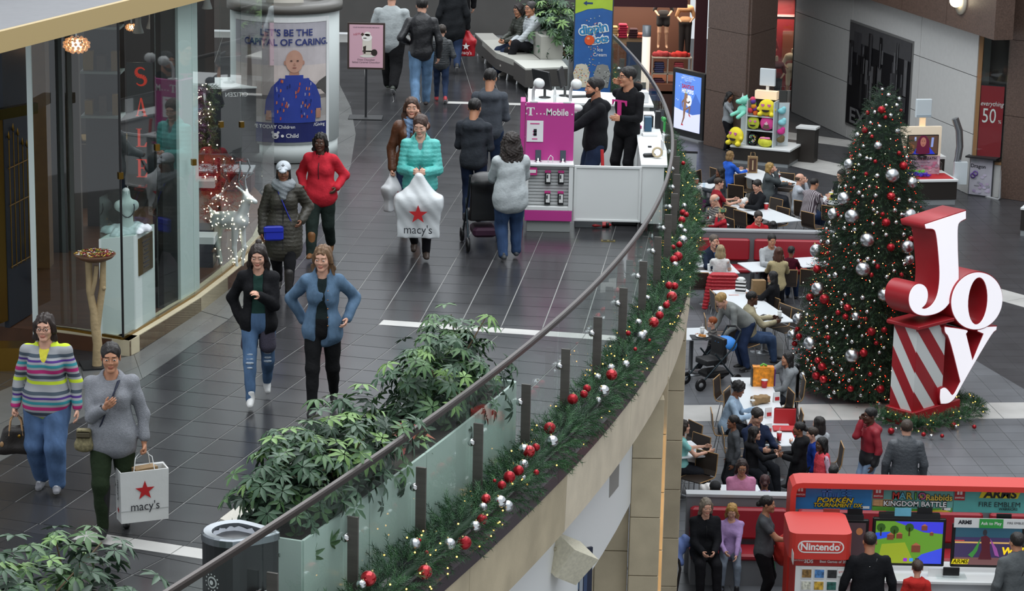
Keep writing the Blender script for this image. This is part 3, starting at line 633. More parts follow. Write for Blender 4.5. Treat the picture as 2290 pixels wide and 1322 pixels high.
 # stone piers under the balcony
def pier(name,lab,x0,x1,y0,y1,z0,z1,th,cols=1,m=m_stone2,side_x=True):
 p=tag(MB().box(((x0+x1)/2,(y0+y1)/2+.02,(z0+z1)/2),(x1-x0-.03,y1-y0-.03,z1-z0-.01)).build(name,mat('8b8478',.8)),lab,kind='structure')
 z=z1;dx=(x1-x0)/cols
 while z>z0:
  b=max(z-th,z0)
  for k in range(cols):MB().box((x0+dx*(k+.5),(y0+y1)/2,(z+b)/2),(dx-.006,y1-y0,z-b-.007),bev=.006).build('stone_tile',m,p)
  z=b
 return p
pier('column_1','stone pier with square tiles standing against the balcony front',1.88,2.29,31.9,32.6,0,5.46,.68)
pB=pier('column_2','stone pier under the balcony holding an upright light strip',1.39,1.735,27.2,27.4,0,4.66,.70)
pier('column_3','stone pier slab behind the light strip',1.52,1.81,27.75,27.9,0,4.78,.70)
MB().box((1.50,27.58,2.33),(.10,.4,4.66)).build('stone_cheek',m_stone2,pB)
MB().box((1.735,27.62,2.2),(.02,.10,3.9)).build('light_strip',mat('ffd9a0',.5,emit='ffc878',estr=3.0,name='warm_light_strip'),pB)
pier('wall_front','tiled stone wall below the white balcony band',-.9,1.385,27.35,27.55,0,4.2,.70,6)
tag(MB().box((-.6,35.5,2.6),(4.6,.2,5.1)).build('wall_back',m_stone2),'stone wall deep under the balcony',kind='structure')
# ------------------------------------------------------------------ foliage, garlands, baubles
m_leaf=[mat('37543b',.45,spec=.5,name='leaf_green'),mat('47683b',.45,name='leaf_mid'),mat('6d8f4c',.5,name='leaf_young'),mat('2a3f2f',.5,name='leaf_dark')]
def rot_to(d,roll=0.):
 d=Vector(d).normalized();q=Vector((0,0,1)).rotation_difference(d);return np.array((q.to_matrix()@Matrix.Rotation(roll,3,'Z')))
def leaf_np(n=7,L=.11,wd=.034,droop=.5):
 V=[];F=[]
 for k in range(n):
  a=2*math.pi*k/n*.93+.3;c,s_=math.cos(a),math.sin(a);l=L*(1-.12*abs(k-(n-1)/2)/n*2)
  b=len(V)
  for t,w in((.08,.10),(.45,1.),(.8,.62),(1.,.02)):
   z=-droop*L*t*t*.7+.01;
   for sg,up in((-1,.006),(0,-.003),(1,.006)):V.append((c*l*t-s_*wd*.5*w*sg,s_*l*t+c*wd*.5*w*sg,z+up*w))
  for i in range(3):
   for j in range(2):F.append((b+i*3+j,b+i*3+j+1,b+i*3+4+j,b+i*3+3+j))
 return np.array(V),np.array(F)
LEAF=[leaf_np(),leaf_np(8,.105,.032,.8),leaf_np(6,.10,.036,.2)]
LEAF_ME={}
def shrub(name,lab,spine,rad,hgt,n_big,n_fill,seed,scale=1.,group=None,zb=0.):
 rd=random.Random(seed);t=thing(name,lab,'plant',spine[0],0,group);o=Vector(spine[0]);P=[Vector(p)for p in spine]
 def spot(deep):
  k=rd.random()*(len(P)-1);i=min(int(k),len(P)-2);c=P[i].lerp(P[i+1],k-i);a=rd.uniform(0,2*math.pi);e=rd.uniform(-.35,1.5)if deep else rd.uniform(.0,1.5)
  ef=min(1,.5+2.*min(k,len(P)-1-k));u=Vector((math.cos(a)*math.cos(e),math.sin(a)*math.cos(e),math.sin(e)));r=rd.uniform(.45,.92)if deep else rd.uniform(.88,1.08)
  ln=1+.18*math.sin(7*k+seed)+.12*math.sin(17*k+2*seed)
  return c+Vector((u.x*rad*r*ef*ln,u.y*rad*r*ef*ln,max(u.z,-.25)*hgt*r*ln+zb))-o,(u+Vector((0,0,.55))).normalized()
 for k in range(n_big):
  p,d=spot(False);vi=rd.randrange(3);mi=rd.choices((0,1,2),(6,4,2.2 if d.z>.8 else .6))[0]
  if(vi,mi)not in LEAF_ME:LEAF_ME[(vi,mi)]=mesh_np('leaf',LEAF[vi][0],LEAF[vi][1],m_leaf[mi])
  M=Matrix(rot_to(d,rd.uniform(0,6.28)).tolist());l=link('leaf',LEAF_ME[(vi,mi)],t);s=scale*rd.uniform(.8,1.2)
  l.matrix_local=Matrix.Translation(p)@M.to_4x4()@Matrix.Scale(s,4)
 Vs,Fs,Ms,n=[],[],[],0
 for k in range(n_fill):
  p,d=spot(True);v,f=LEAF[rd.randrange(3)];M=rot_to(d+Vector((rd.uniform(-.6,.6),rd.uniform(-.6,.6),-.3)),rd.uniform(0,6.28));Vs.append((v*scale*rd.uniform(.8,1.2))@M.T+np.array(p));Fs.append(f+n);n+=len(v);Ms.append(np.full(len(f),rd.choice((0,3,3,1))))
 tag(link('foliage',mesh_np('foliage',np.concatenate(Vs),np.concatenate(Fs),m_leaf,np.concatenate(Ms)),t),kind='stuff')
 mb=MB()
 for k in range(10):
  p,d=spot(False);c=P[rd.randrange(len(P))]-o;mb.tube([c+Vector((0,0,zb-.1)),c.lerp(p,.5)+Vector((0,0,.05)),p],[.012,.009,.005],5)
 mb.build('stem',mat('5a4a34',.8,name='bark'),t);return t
 # pine sprigs
def sprig_np(n,L,nl,seed,th=.0022):
 rd=random.Random(seed);T=[]
 for k in range(n):
  t=(k+.5)/n*L;a=k*2.4;e=.75+.25*rd.random();d=np.array((math.cos(a)*math.sin(e),math.sin(a)*math.sin(e),math.cos(e)));l=nl*rd.uniform(.75,1.1);p=np.array((0,0,t));s=np.cross(d,(0,0,1.));s=s/max(np.linalg.norm(s),1e-6)*th
  T.append((p-s,p+s,p+d*l))
 return np.array(T)
def sprigs(name,spots,m,parent,n=16,L=.12,nl=.045,th=.0024,seed=1):
 m=m if isinstance(m,list)else[m];tp=[sprig_np(n,L,nl,seed+i,th)for i in range(4)];out=[];mi=[];rd=random.Random(seed)
 for p,d,s in spots:
  M=rot_to(d,rd.uniform(0,6.28));out.append((tp[rd.randrange(4)].reshape(-1,3)*s)@M.T+np.array(p));mi.append(np.full(n,rd.choice((0,0,1,2))if len(m)>2 else 0))
 V=np.concatenate(out);F=np.arange(len(V)).reshape(-1,3)
 return tag(link(name,mesh_np(name,V,F,m,np.concatenate(mi),smooth=False),parent),kind='stuff')
m_needle=[mat('2b5230',.6,name='needle_green'),mat('3a6538',.6,name='needle_mid'),mat('1f3d25',.6,name='needle_dark')]
m_bulb=mat('ffca6a',.4,emit='ffb850',estr=5.,name='warm_fairy_light');m_bulb_red=mat('ff3a2a',.4,emit='ff2818',estr=6.,name='red_fairy_light');m_bulb_wh=mat('fff2d8',.4,emit='fff0d0',estr=8.,name='white_fairy_light')
BAU={}
BCOL={'R':mat('a01c26',.28,metal=.55,name='red_bauble'),'G':mat('b01620',.08,metal=.6,coat=.6,name='glossy_red_bauble'),'S':mat('d0d2d4',.08,metal=1.,name='mirror_silver'),'M':mat('c4c7ca',.30,metal=1.,name='satin_silver')}
def bauble_mesh(k):
 if k not in BAU:
  b=MB().ball((0,0,0),1.,10).lathe([(.0,1.16),(.16,1.15),(.19,1.08),(.19,.94)],10,m=1).tube([(0,-.06,1.14),(0,-.05,1.27),(0,.05,1.27),(0,.06,1.14)],.025,5,1);BAU[k]=b.mesh('bauble',[BCOL[k],mat('b0a070',.3,metal=1.,name='cap_gold')])
 return BAU[k]
WORD={'R':'satin red','G':'glossy red','S':'mirror silver','M':'satin silver'}
# --- garland along the balcony
GO,GZ,GR=.18,5.57,.20
gar=thing('pine_garland','green pine garland with warm fairy lights along the foot of the curved glass balcony','garland',(0,0,0));rd=random.Random(4);sp=[];bl=MB()
for y in np.arange(12.6,45.5,.0038):
 a=rd.uniform(-.9,3.6);c=edge(y+rd.uniform(-.02,.02),GO,GZ);n=rail_n(y);r=GR*rd.uniform(.35,.95)*(1+.22*math.sin(y*5.1)+.15*math.sin(y*11.7));ox,oz=math.cos(a)*r,math.sin(a)*r*.9
 p=(c.x+n[0]*ox,c.y+n[1]*ox,c.z+oz);d=(n[0]*math.cos(a)-n[1]*rd.uniform(-.9,.9),n[1]*math.cos(a)+n[0]*rd.uniform(-.9,.9),math.sin(a)+rd.uniform(-.2,.4));sp.append((p,d,rd.uniform(.8,1.25)))
 if rd.random()<.03:q=edge(y,GO+math.cos(a)*GR*1.15,GZ+math.sin(a)*GR*1.1);bl.ball(q,.0075,3)
sprigs('foliage',sp,m_needle,gar,22,.11,.045,.0032,3);tag(bl.build('fairy_lights',m_bulb,gar),kind='stuff')
mb=MB();mb.tube([edge(y,GO,GZ-.02)for y in np.arange(12.6,45.5,.5)],.04,6);mb.build('core',m_needle[2],gar)
def hit_garland(px,py,R_):
 d=(_fw*FPX+_ri*(px-1145)+_up*(661-py)).normalized();best=None
 for s in np.arange(12,60,.03):
  p=Vector((0,0,CAM_H))+d*s
  if p.z<4.9:break
  q=edge(p.y,GO,GZ);e=math.hypot((p.x-q.x),p.z-q.z)
  if best is None or e<best[0]:best=(e,p)
  if e<R_:return p
 return best[1]
def where_g(y):return 'near the planter' if y<20.6 else 'past the planter' if y<24 else 'by the phone counter' if y>28.5 else 'on the bend'
gl=[(.3797,620,820,[(537,1248,40,'G'),(495,1283,25,'S'),(870,1210,37,'G'),(808,1045,30,'M'),(1015,1045,30,'M'),(1103,1037,35,'R'),(1165,940,28,'S'),(1207,900,27,'R'),(1212,828,22,'M'),(1312,795,32,'S'),(1355,822,30,'M'),(1230,778,25,'G'),(1323,698,22,'R'),(1367,650,30,'R'),(1421,612,27,'R'),(1452,575,24,'S'),(1450,655,15,'M'),(1482,500,32,'G'),(1524,475,20,'R'),(1452,485,25,'S'),(1525,623,15,'R'),(1280,672,9,'R'),(838,1022,10,'R'),(880,1095,10,'R'),(1605,362,30,'R'),(1620,440,30,'S')]),(.3026,1100,500,[(597,1297,34,'R'),(680,1260,25,'R'),(703,1218,25,'R'),(825,1237,38,'S'),(785,1305,20,'S'),(885,1117,36,'G'),(880,1065,25,'S'),(783,1133,22,'S'),(990,1040,25,'S'),(1060,928,12,'R'),(1105,830,28,'M'),(1130,808,18,'S'),(1083,730,22,'S'),(1008,810,16,'R'),(1195,730,34,'G'),(1240,678,26,'R'),(1245,635,20,'S'),(1290,602,22,'R'),(1300,580,12,'R'),(1330,540,34,'G'),(1350,462,24,'R'),(1310,457,24,'R'),(1150,550,18,'S'),(1345,265,25,'R'),(1375,243,30,'R'),(1355,303,20,'S'),(1340,175,16,'R'),(1385,155,20,'R'),(1412,120,28,'S'),(1425,55,15,'S'),(1165,862,10,'R')]),(1.,0,0,[(1527,475,6,'R'),(1530,460,5,'S'),(1525,492,7,'R'),(1522,508,6,'S'),(1535,480,5,'R'),(1528,365,4,'R')])]
cnt={}
allg=sorted([(oy+y*s,ox+x*s,r*s,k)for s,ox,oy,L in gl for x,y,r,k in L],reverse=True)
ORD=['first','second','third','fourth','fifth','sixth','seventh','eighth','ninth','tenth','eleventh','twelfth','thirteenth','fourteenth','fifteenth','sixteenth','seventeenth','eighteenth','nineteenth','twentieth']
def nth(i):return ORD[i]if i<20 else('twenty-' if i<29 else 'thirty-' if i<39 else 'forty-' if i<49 else 'fifty-')+ORD[(i-19)%10-1]if(i+1)%10 else{30:'thirtieth',40:'fortieth',50:'fiftieth',60:'sixtieth'}.get(i+1,'last')
for py,px,r,k in allg:
 p=hit_garland(px,py,GR*1.32);rr=1.2*r*(p-Vector((0,0,CAM_H))).length/FPX;key=(k,where_g(p.y));i=cnt.get(key,0);cnt[key]=i+1
 o=link('bauble',bauble_mesh(k),None,p,(0,0,0),rr);o.rotation_euler=(rd.uniform(-.5,.5),rd.uniform(-.5,.5),0)
 tag(o,'%s bauble on the balcony garland %s, %s from below'%(WORD[k],key[1],nth(i)),'bauble','baubles on the balcony garland')
 # --- frosted planters behind the glass, with their shrubs
def planter(lab,Y0,Y1,o0,o1,ztop,m=m_frost):
 t=thing('planter',lab,'planter',edge((Y0+Y1)/2,(o0+o1)/2,FU));b=t.location;n=max(2,round((Y1-Y0)/1.26));
 def sh(mb):mb.V=[(v[0]-b.x,v[1]-b.y,v[2]-b.z)for v in mb.V];return mb
 for k in range(n):
  y0=Y0+(Y1-Y0)/n*k+.006;y1=Y0+(Y1-Y0)/n*(k+1)-.006
  for o in(o0,o1):sh(sweep(MB(),y0,y1,3,[(o-.012,FU),(o+.012,FU),(o+.012,ztop),(o-.012,ztop)])).build('side_panel',m,t)
 for y in(Y0,Y1):p,q=edge(y,o0,FU),edge(y,o1,FU);sh(MB().box(((p.x+q.x)/2,(p.y+q.y)/2,(FU+ztop)/2),((q-p).length,.024,ztop-FU),math.atan2(q.y-p.y,q.x-p.x))).build('end_panel',m,t)
 sh(sweep(MB(),Y0,Y1,6,[(o0,ztop-.12),(o1,ztop-.12),(o1,ztop-.06),(o0,ztop-.06)])).build('soil',mat('2c241c',.95,bump=.6,bscale=40,name='soil'),t);return t
planter('long frosted glass planter behind the balustrade holding two umbrella shrubs',17.75,22.25,-.75,-.10,6.22)
shrub('umbrella_shrub','umbrella shrub in the long planter beside the stone bench',[tuple(edge(y,-.46,6.18))for y in(17.9,18.5,19.1,19.6)],.50,.60,210,300,3,1.15)
shrub('umbrella_shrub','umbrella shrub at the far end of the long planter by the white floor strip',[tuple(edge(y,-.50,6.18))for y in(20.75,21.3,21.9)],.50,.66,180,260,8,1.05)
planter('near frosted planter at the foot of the picture below the bin',12.8,15.75,-.85,-.14,6.1)
shrub('umbrella_shrub','umbrella shrub in front of the trash bin',[tuple(edge(y,-.72,6.05))for y in(14.3,14.9,15.4,15.75)],.72,.74,230,300,13,1.25)
cr=thing('croton','red and green leaved plant between the two umbrella shrubs','plant',edge(20.25,-.35,6.16));rd=random.Random(9)
for k in range(34):
 a=rd.uniform(0,6.28);e=rd.uniform(.1,1.3);L=rd.uniform(.16,.26);d=Vector((math.cos(a)*math.cos(e),math.sin(a)*math.cos(e),math.sin(e)));s=d.cross(Vector((0,0,1))).normalized()*.035;p=d*.08;m=MB()
 m.add([p,p+d*L*.5+s+Vector((0,0,.03)),p+d*L-Vector((0,0,.06)),p+d*L*.5-s+Vector((0,0,.03)),p+d*L*.5+Vector((0,0,.015))],[(0,1,4),(1,2,4),(2,3,4),(3,0,4)]).build('leaf',m_leaf[rd.choice((0,1,2))]if rd.random()<.6 else mat(rd.choice(('8a2f2a','a3502e','8c6a3c')),.5,name='red_leaf'),cr)
 # ------------------------------------------------------------------ jewellery shop behind glass
IF=5.66
m_gold=mat('8a6a2c',.28,metal=.9,name='brass');m_dark=mat('18191c',.5,name='near_black');m_black=mat('0e0e10',.4,name='black');m_navy=mat('1c2430',.5,name='dark_blue_panel');m_mint=mat('e0ece9',.5,name='pale_green_paint')
m_shopg=glass((.93,.96,.95),.25);m_cream=mat('c9bd9f',.6,var=.06,name='cream_stone');m_wood=mat('5a3a26',.4,var=.25,vscale=3,stretch=(.3,3,1),name='wood_floor');m_grey=mat('8d8f92',.6,name='grey_paint');m_wht=mat('dcdedd',.45,name='white_gloss')
m_red=mat('b81f24',.5,name='red');m_wline=mat('e4e4e2',.5,name='white_print');m_ink=mat('26262e',.5,name='dark_ink')
FB=[at(x,y,FU)for x,y in((290,797),(370,748),(450,697),(510,650),(555,612),(600,560),(624,505))]
FL=[at(290,797,FU),at(150,779,FU),at(76,770,FU)]
tag(MB().prism([(v.x,v.y)for v in[FL[2],FB[0]]+FB[1:]]+[(-4.2,36),(-9,36),(-9,27)],FU-.1,IF).build('floor',m_wood),'brown wooden floor inside the glass fronted shop',kind='structure')
bs=tag(bpy.data.objects.new('baseboard_shop',None),'cream stone plinth under the shop window',kind='structure');C.objects.link(bs)
def along(pts):return[(pts[i],pts[i+1])for i in range(len(pts)-1)]
def wall_seg(mb,a,b,z0,z1,th,m=0):d=(b-a);L=d.length;c=(a+b)/2;n=Vector((-d.y,d.x)).normalized();return mb.box((c.x+n.x*th/2,c.y+n.y*th/2,(z0+z1)/2),(L,th,z1-z0),math.atan2(d.y,d.x),m)
for a,b in along(FB):wall_seg(MB(),a,a.lerp(b,.994),FU-.05,FU+.17,.20).build('stone_block',m_cream,bs)
for a,b in along(list(reversed(FL))):wall_seg(MB(),a,a.lerp(b,.994),FU-.05,FU+.17,.22).build('stone_block',m_cream,bs)
def inner(p,q,d):t=(q-p).normalized();n=Vector((-t.y,t.x,0));return p+n*d
win=tag(bpy.data.objects.new('window_1',None),'tall frameless shop window curving along the walkway',kind='structure');C.objects.link(win)
GT=9.0
gp=[inner(a,b,.07)for a,b in along(FB)]+[FB[-1]+Vector((-.06,0,0))];gl_=[inner(FL[i+1],FL[i],.07)for i in range(2)]
for a,b in along(gp):wall_seg(MB(),a,a.lerp(b,.992),FU+.19,GT,.012).build('glass_pane',m_shopg,win);wall_seg(MB(),a,b,FU+.17,FU+.20,.03).build('sill',m_gold,win)
for a,b in((gl_[1],gl_[0]),(gl_[0],gp[0])):wall_seg(MB(),a,a.lerp(b,.992),FU+.19,GT,.012).build('glass_pane',m_shopg,win);wall_seg(MB(),a,b,FU+.17,FU+.20,.03).build('sill',m_gold,win)
for i,z in((0,7.42),(1,7.55),(2,7.2),(3,7.45),(4,7.3)):
 p=gp[i];MB().box((p.x,p.y,z),(.05,.05,.07),.5).build('glass_clip',m_gold,win)
MB().box((gp[0].x,gp[0].y,7.35),(.022,.022,3.3)).build('corner_seal',m_black,win)
# canopy above the window
ca,cb=at(-260,187,9.0),at(760,-78,9.0);d=(cb-ca).normalized();n=Vector((-d.y,d.x,0))
can=tag(bpy.data.objects.new('ceiling',None),'canopy over the shop front with a beige edge and grey top',kind='structure');C.objects.link(can)
def slabq(mb,o0,o1,z0,z1):q=[ca+n*o0,cb+n*o0,cb+n*o1,ca+n*o1];return mb.prism([(v.x,v.y)for v in q],z0,z1)
slabq(MB(),0,.06,9.0,9.20).build('fascia',mat('b79f6e',.45,name='beige_panel'),can);slabq(MB(),.06,9,9.02,9.17).build('canopy_top',mat('77777a',.7,var=.04,name='grey_top'),can);slabq(MB(),1.75,1.9,9.17,10.6).build('upstand',m_wht,can)
# inside: back walls, panels, pilaster
def wallbox(name,lab,x0,y0,x1,y1,z0,z1,m,th=.08):a,b=Vector((x0,y0,0)),Vector((x1,y1,0));return tag(wall_seg(MB(),a,b,z0,z1,th).build(name,m),lab,kind='structure')
wallbox('wall_shop_back','dark back wall of the glass fronted shop',-9,32.5,-4.4,36.5,IF,9.0,mat('1b1a1a',.5,name='shop_dark'))
wallbox('wall_shop_left','dark side wall of the shop',-8.5,26.8,-9,33,IF,9.0,mat('1d1b19',.5,name='shop_dark2'))
def upr(name,lab,px0,px1,py,z1,m,dep=.25,z0=IF,rot=None):
 a,b=at(px0,py,IF),at(px1,py,IF);L=(b-a).length;c=(a+b)/2;return tag(MB().box((c.x,c.y+dep/2,(z0+z1)/2),(L,dep,z1-z0),0).build(name,m),lab,kind='structure')
a,b=at(408,674,IF),at(450,648,IF)
tag(wall_seg(MB(),a+Vector((-.02,.03,0)),b+Vector((-.02,.03,0)),IF,9.0,.16).build('column_4',m_mint),'pale green pilaster just behind the long shop window',kind='structure')
a2=at(367,690,IF);tag(wall_seg(MB(),a2,a+Vector((-.05,.02,0)),IF,9.0,.12).build('trim_2',m_black),'black panel beside the pale pilaster',kind='structure')
upr('column_5','wood clad column inside the shop entrance',72,112,600,9.0,mat('6b4a22',.5,var=.15,name='oak_panel'))
upr('column_6','black column inside the shop',112,152,565,9.0,m_black);upr('trim_3','taupe curtain panel inside the shop',152,184,560,9.0,mat('5c5149',.8,name='taupe'),.1)
MB_=MB().box((0,0,0),(.045,.04,3.35));pw=at(180,552,IF);tag(MB_.build('trim_4',m_mint,None,(pw.x,pw.y,7.33)),'slim white mullion behind the shop glass',kind='structure')
pw=at(80,752,IF);tag(MB().box((0,0,0),(.05,.05,3.35)).build('trim_5',m_mint,None,(pw.x,pw.y,7.33)),'slim white mullion by the shop door',kind='structure')
# door with gate
dr=tag(bpy.data.objects.new('door_1',None),'tall dark shop door in a brass frame with a wrought gate panel',kind='structure');C.objects.link(dr)
d0,d1=at(22,768,FU),at(73,735,FU);wall_seg(MB(),d0,d1,FU+.17,GT,.05).build('door_leaf',m_navy,dr)
dd=(d1-d0).normalized();fl=Vector((dd.y,-dd.x,0))*.02;L=(d1-d0).length
for k in range(5):p=d0+dd*L*(.12+.19*k)+fl;z1=7.62+.12*math.sin(k*1.1+.5);g=MB().tube([(p.x,p.y,6.30),(p.x,p.y,z1)],.008,5).build('gate_bar',m_gold,dr);MB().lathe([(0,0),(.018,.03),(.0,.10)],6).build('spearhead',m_gold,g,(p.x,p.y,z1))
for z in(6.32,6.98,7.38):p,q=d0+dd*L*.08+fl,d0+dd*L*.92+fl;MB().tube([(p.x,p.y,z),(q.x,q.y,z)],.008,5).build('gate_rail',m_gold,dr)
p=at(80,640,6.3);hp_=d1+dd*.03+Vector((.03,-.06,0));MB().tube([(hp_.x,hp_.y+.04,6.05),(hp_.x,hp_.y-.03,6.1),(hp_.x,hp_.y-.03,6.5),(hp_.x,hp_.y+.04,6.55)],.016,8).build('door_handle',mat('c09a4a',.15,metal=1.,name='polished_brass'),dr)
q0,q1=at(-60,800,FU),at(20,768,FU);wall_seg(MB(),q0,q1,FU+.25,7.95,.06).build('door_frame',m_gold,dr);wall_seg(MB(),at(-60,830,FU),at(58,830,FU),FU,FU+.24,.3).build('door_threshold',m_gold,dr)
tb=at(-40,800,FU);te=at(98,760,FU);wall_seg(MB(),tb,te,7.95,8.06,.08).build('header_bar',mat('4a3f1c',.3,metal=.9,name='dark_brass'),dr)
# display pedestal with acrylic case, snow and necklace bust
pc=[at(225,755,IF),at(305,745,IF),at(348,715,IF)];pk=pc[0]+(pc[2]-pc[1])
ped=thing('display_pedestal','white pedestal with a gold plaque in the shop window corner','pedestal',(pc[0]+pc[2])/2);o=ped.location
MB().prism([(v.x-o.x,v.y-o.y)for v in(pc[0],pc[1],pc[2],pk)],0,1.055).build('body',mat('e4ebe8',.5,name='pedestal_white'),ped)
fd=(pc[2]-pc[1]).normalized();fn=Vector((fd.y,-fd.x,0));mp=(pc[1]+pc[2])/2-o+fn*.006
PLr=math.atan2(fd.y,fd.x);MB().box((0,0,0),(.42,.012,.40)).build('plaque',mat('6e5c38',.35,metal=.7,name='bronze_plaque'),ped,(mp.x,mp.y,.80),(0,0,PLr))
for k,w in enumerate((.30,.2,.12,.18,.14,.22,.18)):MB().box((0,0,0),(w*.8,.004,.012)).build('engraved_line',m_ink,ped,(mp.x+fn.x*.009,mp.y+fn.y*.009,.94-k*.045),(0,0,PLr))
cs=thing('acrylic_case','clear acrylic box standing on the white pedestal','display case',o+Vector((0,0,1.055)));gq=[v*.96+o*.04 for v in(pc[0],pc[1],pc[2],pk)]
for i in range(4):a,b=gq[i],gq[(i+1)%4];wall_seg(MB(),a-o,b-o,0.002,.44,.006).build('side',glass((.93,.97,.96),.1),cs)
MB().prism([(v.x-o.x,v.y-o.y)for v in gq],.44,.446).build('lid',glass((.93,.97,.96),.1),cs)
rd=random.Random(3);sn=[cone((rd.uniform(-.22,.22),rd.uniform(-.14,.14),.0),(rd.uniform(-.2,.2),rd.uniform(-.1,.1),.03),.05,rd.uniform(.03,.05))for _ in range(16)]
V,F=grow(sn,.012,.03,warp=lambda x,y,z:.008*np.sin(70*x)*np.sin(60*y+40*z));V[:,2]=np.maximum(V[:,2],.001)
tag(link('snow',mesh_np('snow',V,F,mat('dfe4e8',.8,name='faux_snow')),None,o+Vector((0,0,1.056)),(0,0,.55)),'white faux snow heaped inside the acrylic case','decoration',kind='stuff')
bu=thing('necklace_bust','white necklace bust standing in snow in the acrylic case','bust',o+Vector((.0,.0,1.09)));bu.scale=(1.25,1.25,1.3);V,F=grow([cone((0,0,0),(0,0,.12),.06,.05),cone((-.06,0,.19),(.06,0,.19),.045,.045),cone((0,0,.2),(0,.02,.30),.038,.034)],.008,.04);link('form',mesh_np('form',V,F,m_wht),bu,(0,0,0),(0,0,.3))
MB().tube([(math.sin(a)*.06,-.055+.012*abs(math.sin(a)),.20-.075*(math.cos(a)+.3))for a in np.linspace(-2.0,2.0,18)],.005,5).build('necklace',m_ink,bu,(0,0,0),(0,0,.3))
# candy tray on a branch stand
tb=at(217,822,FU);st=thing('branch_stand','tray of wrapped candies on a forked bare branch stand outside the shop corner','stand',tb)
m_branch=mat('b09a74',.75,var=.15,vscale=9,bump=.3,bscale=30,name='bare_wood')
MB().box((0,.05,.012),(.34,.34,.02),.3).build('base_plate',m_dark,st)
MB().tube([(0,0,.02),(.01,0,.25),(-.01,0,.45),(-.02,0,.60),(-.06,.0,.80),(-.065,0,1.12)],[.05,.048,.05,.042,.036,.036],10).tube([(0,0,.40),(.03,.02,.60),(.07,.02,.85),(.08,.02,1.13)],[.042,.036,.034,.03],10).tube([(-.04,-.01,.78),(.0,-.03,.92),(.02,-.03,1.08)],[.026,.022,.022],8).ball((.085,.0,.84),.024,5).ball((-.06,0,.72),.02,5).build('branch',m_branch,st)
MB().lathe([(.0,1.12),(.10,1.125),(.18,1.16),(.215,1.20),(.205,1.20),(.17,1.168),(.0,1.14)],20).build('tray',mat('6a4a34',.5,name='wood_bowl'),st)
ccol=[mat(c,.3,metal=.2,name='wrapper')for c in('8a2026','c6a23c','5c6a30','d8d4cc','4a1a1e','a08040')];cm={}
for k in range(130):
 a=k*2.4;r=.19*math.sqrt((k+.5)/130);c=ccol[rd.randrange(6)]
 if c.name not in cm:cm[c.name]=MB().box((0,0,0),(.026,.014,.012),bev=.004).add([(-.013,0,0),(-.026,.009,0),(-.026,-.009,0)],[(0,1,2)]).add([(.013,0,0),(.026,-.009,0),(.026,.009,0)],[(0,1,2)]).mesh('candy',c)
 tag(link('candy',cm[c.name],None,(tb.x+r*math.cos(a),tb.y+r*math.sin(a),FU+1.19+.028*(1-(r/.19)**2)+.02*(r/.19)),(rd.uniform(-.4,.4),rd.uniform(-.4,.4),rd.uniform(0,6))),'wrapped candy in the tray on the branch stand','candy','wrapped candies in the tray')
 # pendant and spot lamps
def pendant(px,py,Y,r,lab):
 c=aty(px,py,Y);t=thing('pendant_lamp',lab,'lamp',c);m_bead=mat('d8a890',.15,metal=.3,emit='ffb070',estr=.35,name='amber_bead');mb=MB()
 for j in range(1,7):
  th=math.pi*j/7;k=max(6,int(16*math.sin(th)))
  for i in range(k):a=2*math.pi*(i+j*.5)/k;mb.ball((r*math.sin(th)*math.cos(a),r*math.sin(th)*math.sin(a),r*.62*math.cos(th)),r*.15,3)
 mb.build('bead_shade',m_bead,t);MB().ball((0,0,0),r*.42,6).build('bulb',mat('fff0d0',.4,emit='ffe0b0',estr=12.,name='lamp_glow'),t);MB().tube([(0,0,r*.55),(0,0,9.0-c.z)],.012,6).lathe([(.0,r*.62),(r*.35,r*.60),(r*.38,r*.56)],12).build('stem',m_chrome,t)
pendant(171,100,27.3,.135,'oval amber bead pendant lamp over the shop entrance');pendant(294,61,28.6,.065,'small round amber bead pendant beside the white spotlights')
for(px,py,Y),lab in zip(((309,68,28.0),(339,58,29.0),(463,14,29.6)),('first white spotlight beside the small bead pendant','second white spotlight left of the pale pilaster','white spotlight above the shop counter behind the pilaster')):
 c=aty(px,py,Y);t=thing('spotlight',lab.replace(' left of',' near'),'spotlight',c);MB().lathe([(.062,-.03),(.064,-.02),(.04,.05),(.034,.09),(.034,.20),(.0,.20)],14).build('housing',m_wht,t);MB().lathe([(.0,-.028),(.06,-.028)],14).build('lens',mat('fff4e0',.4,emit='fff0d8',estr=6.,name='spot_glow'),t);MB().tube([(0,0,.2),(0,0,max(.25,9.0-c.z))],.012,6).build('stem',m_wht,t)
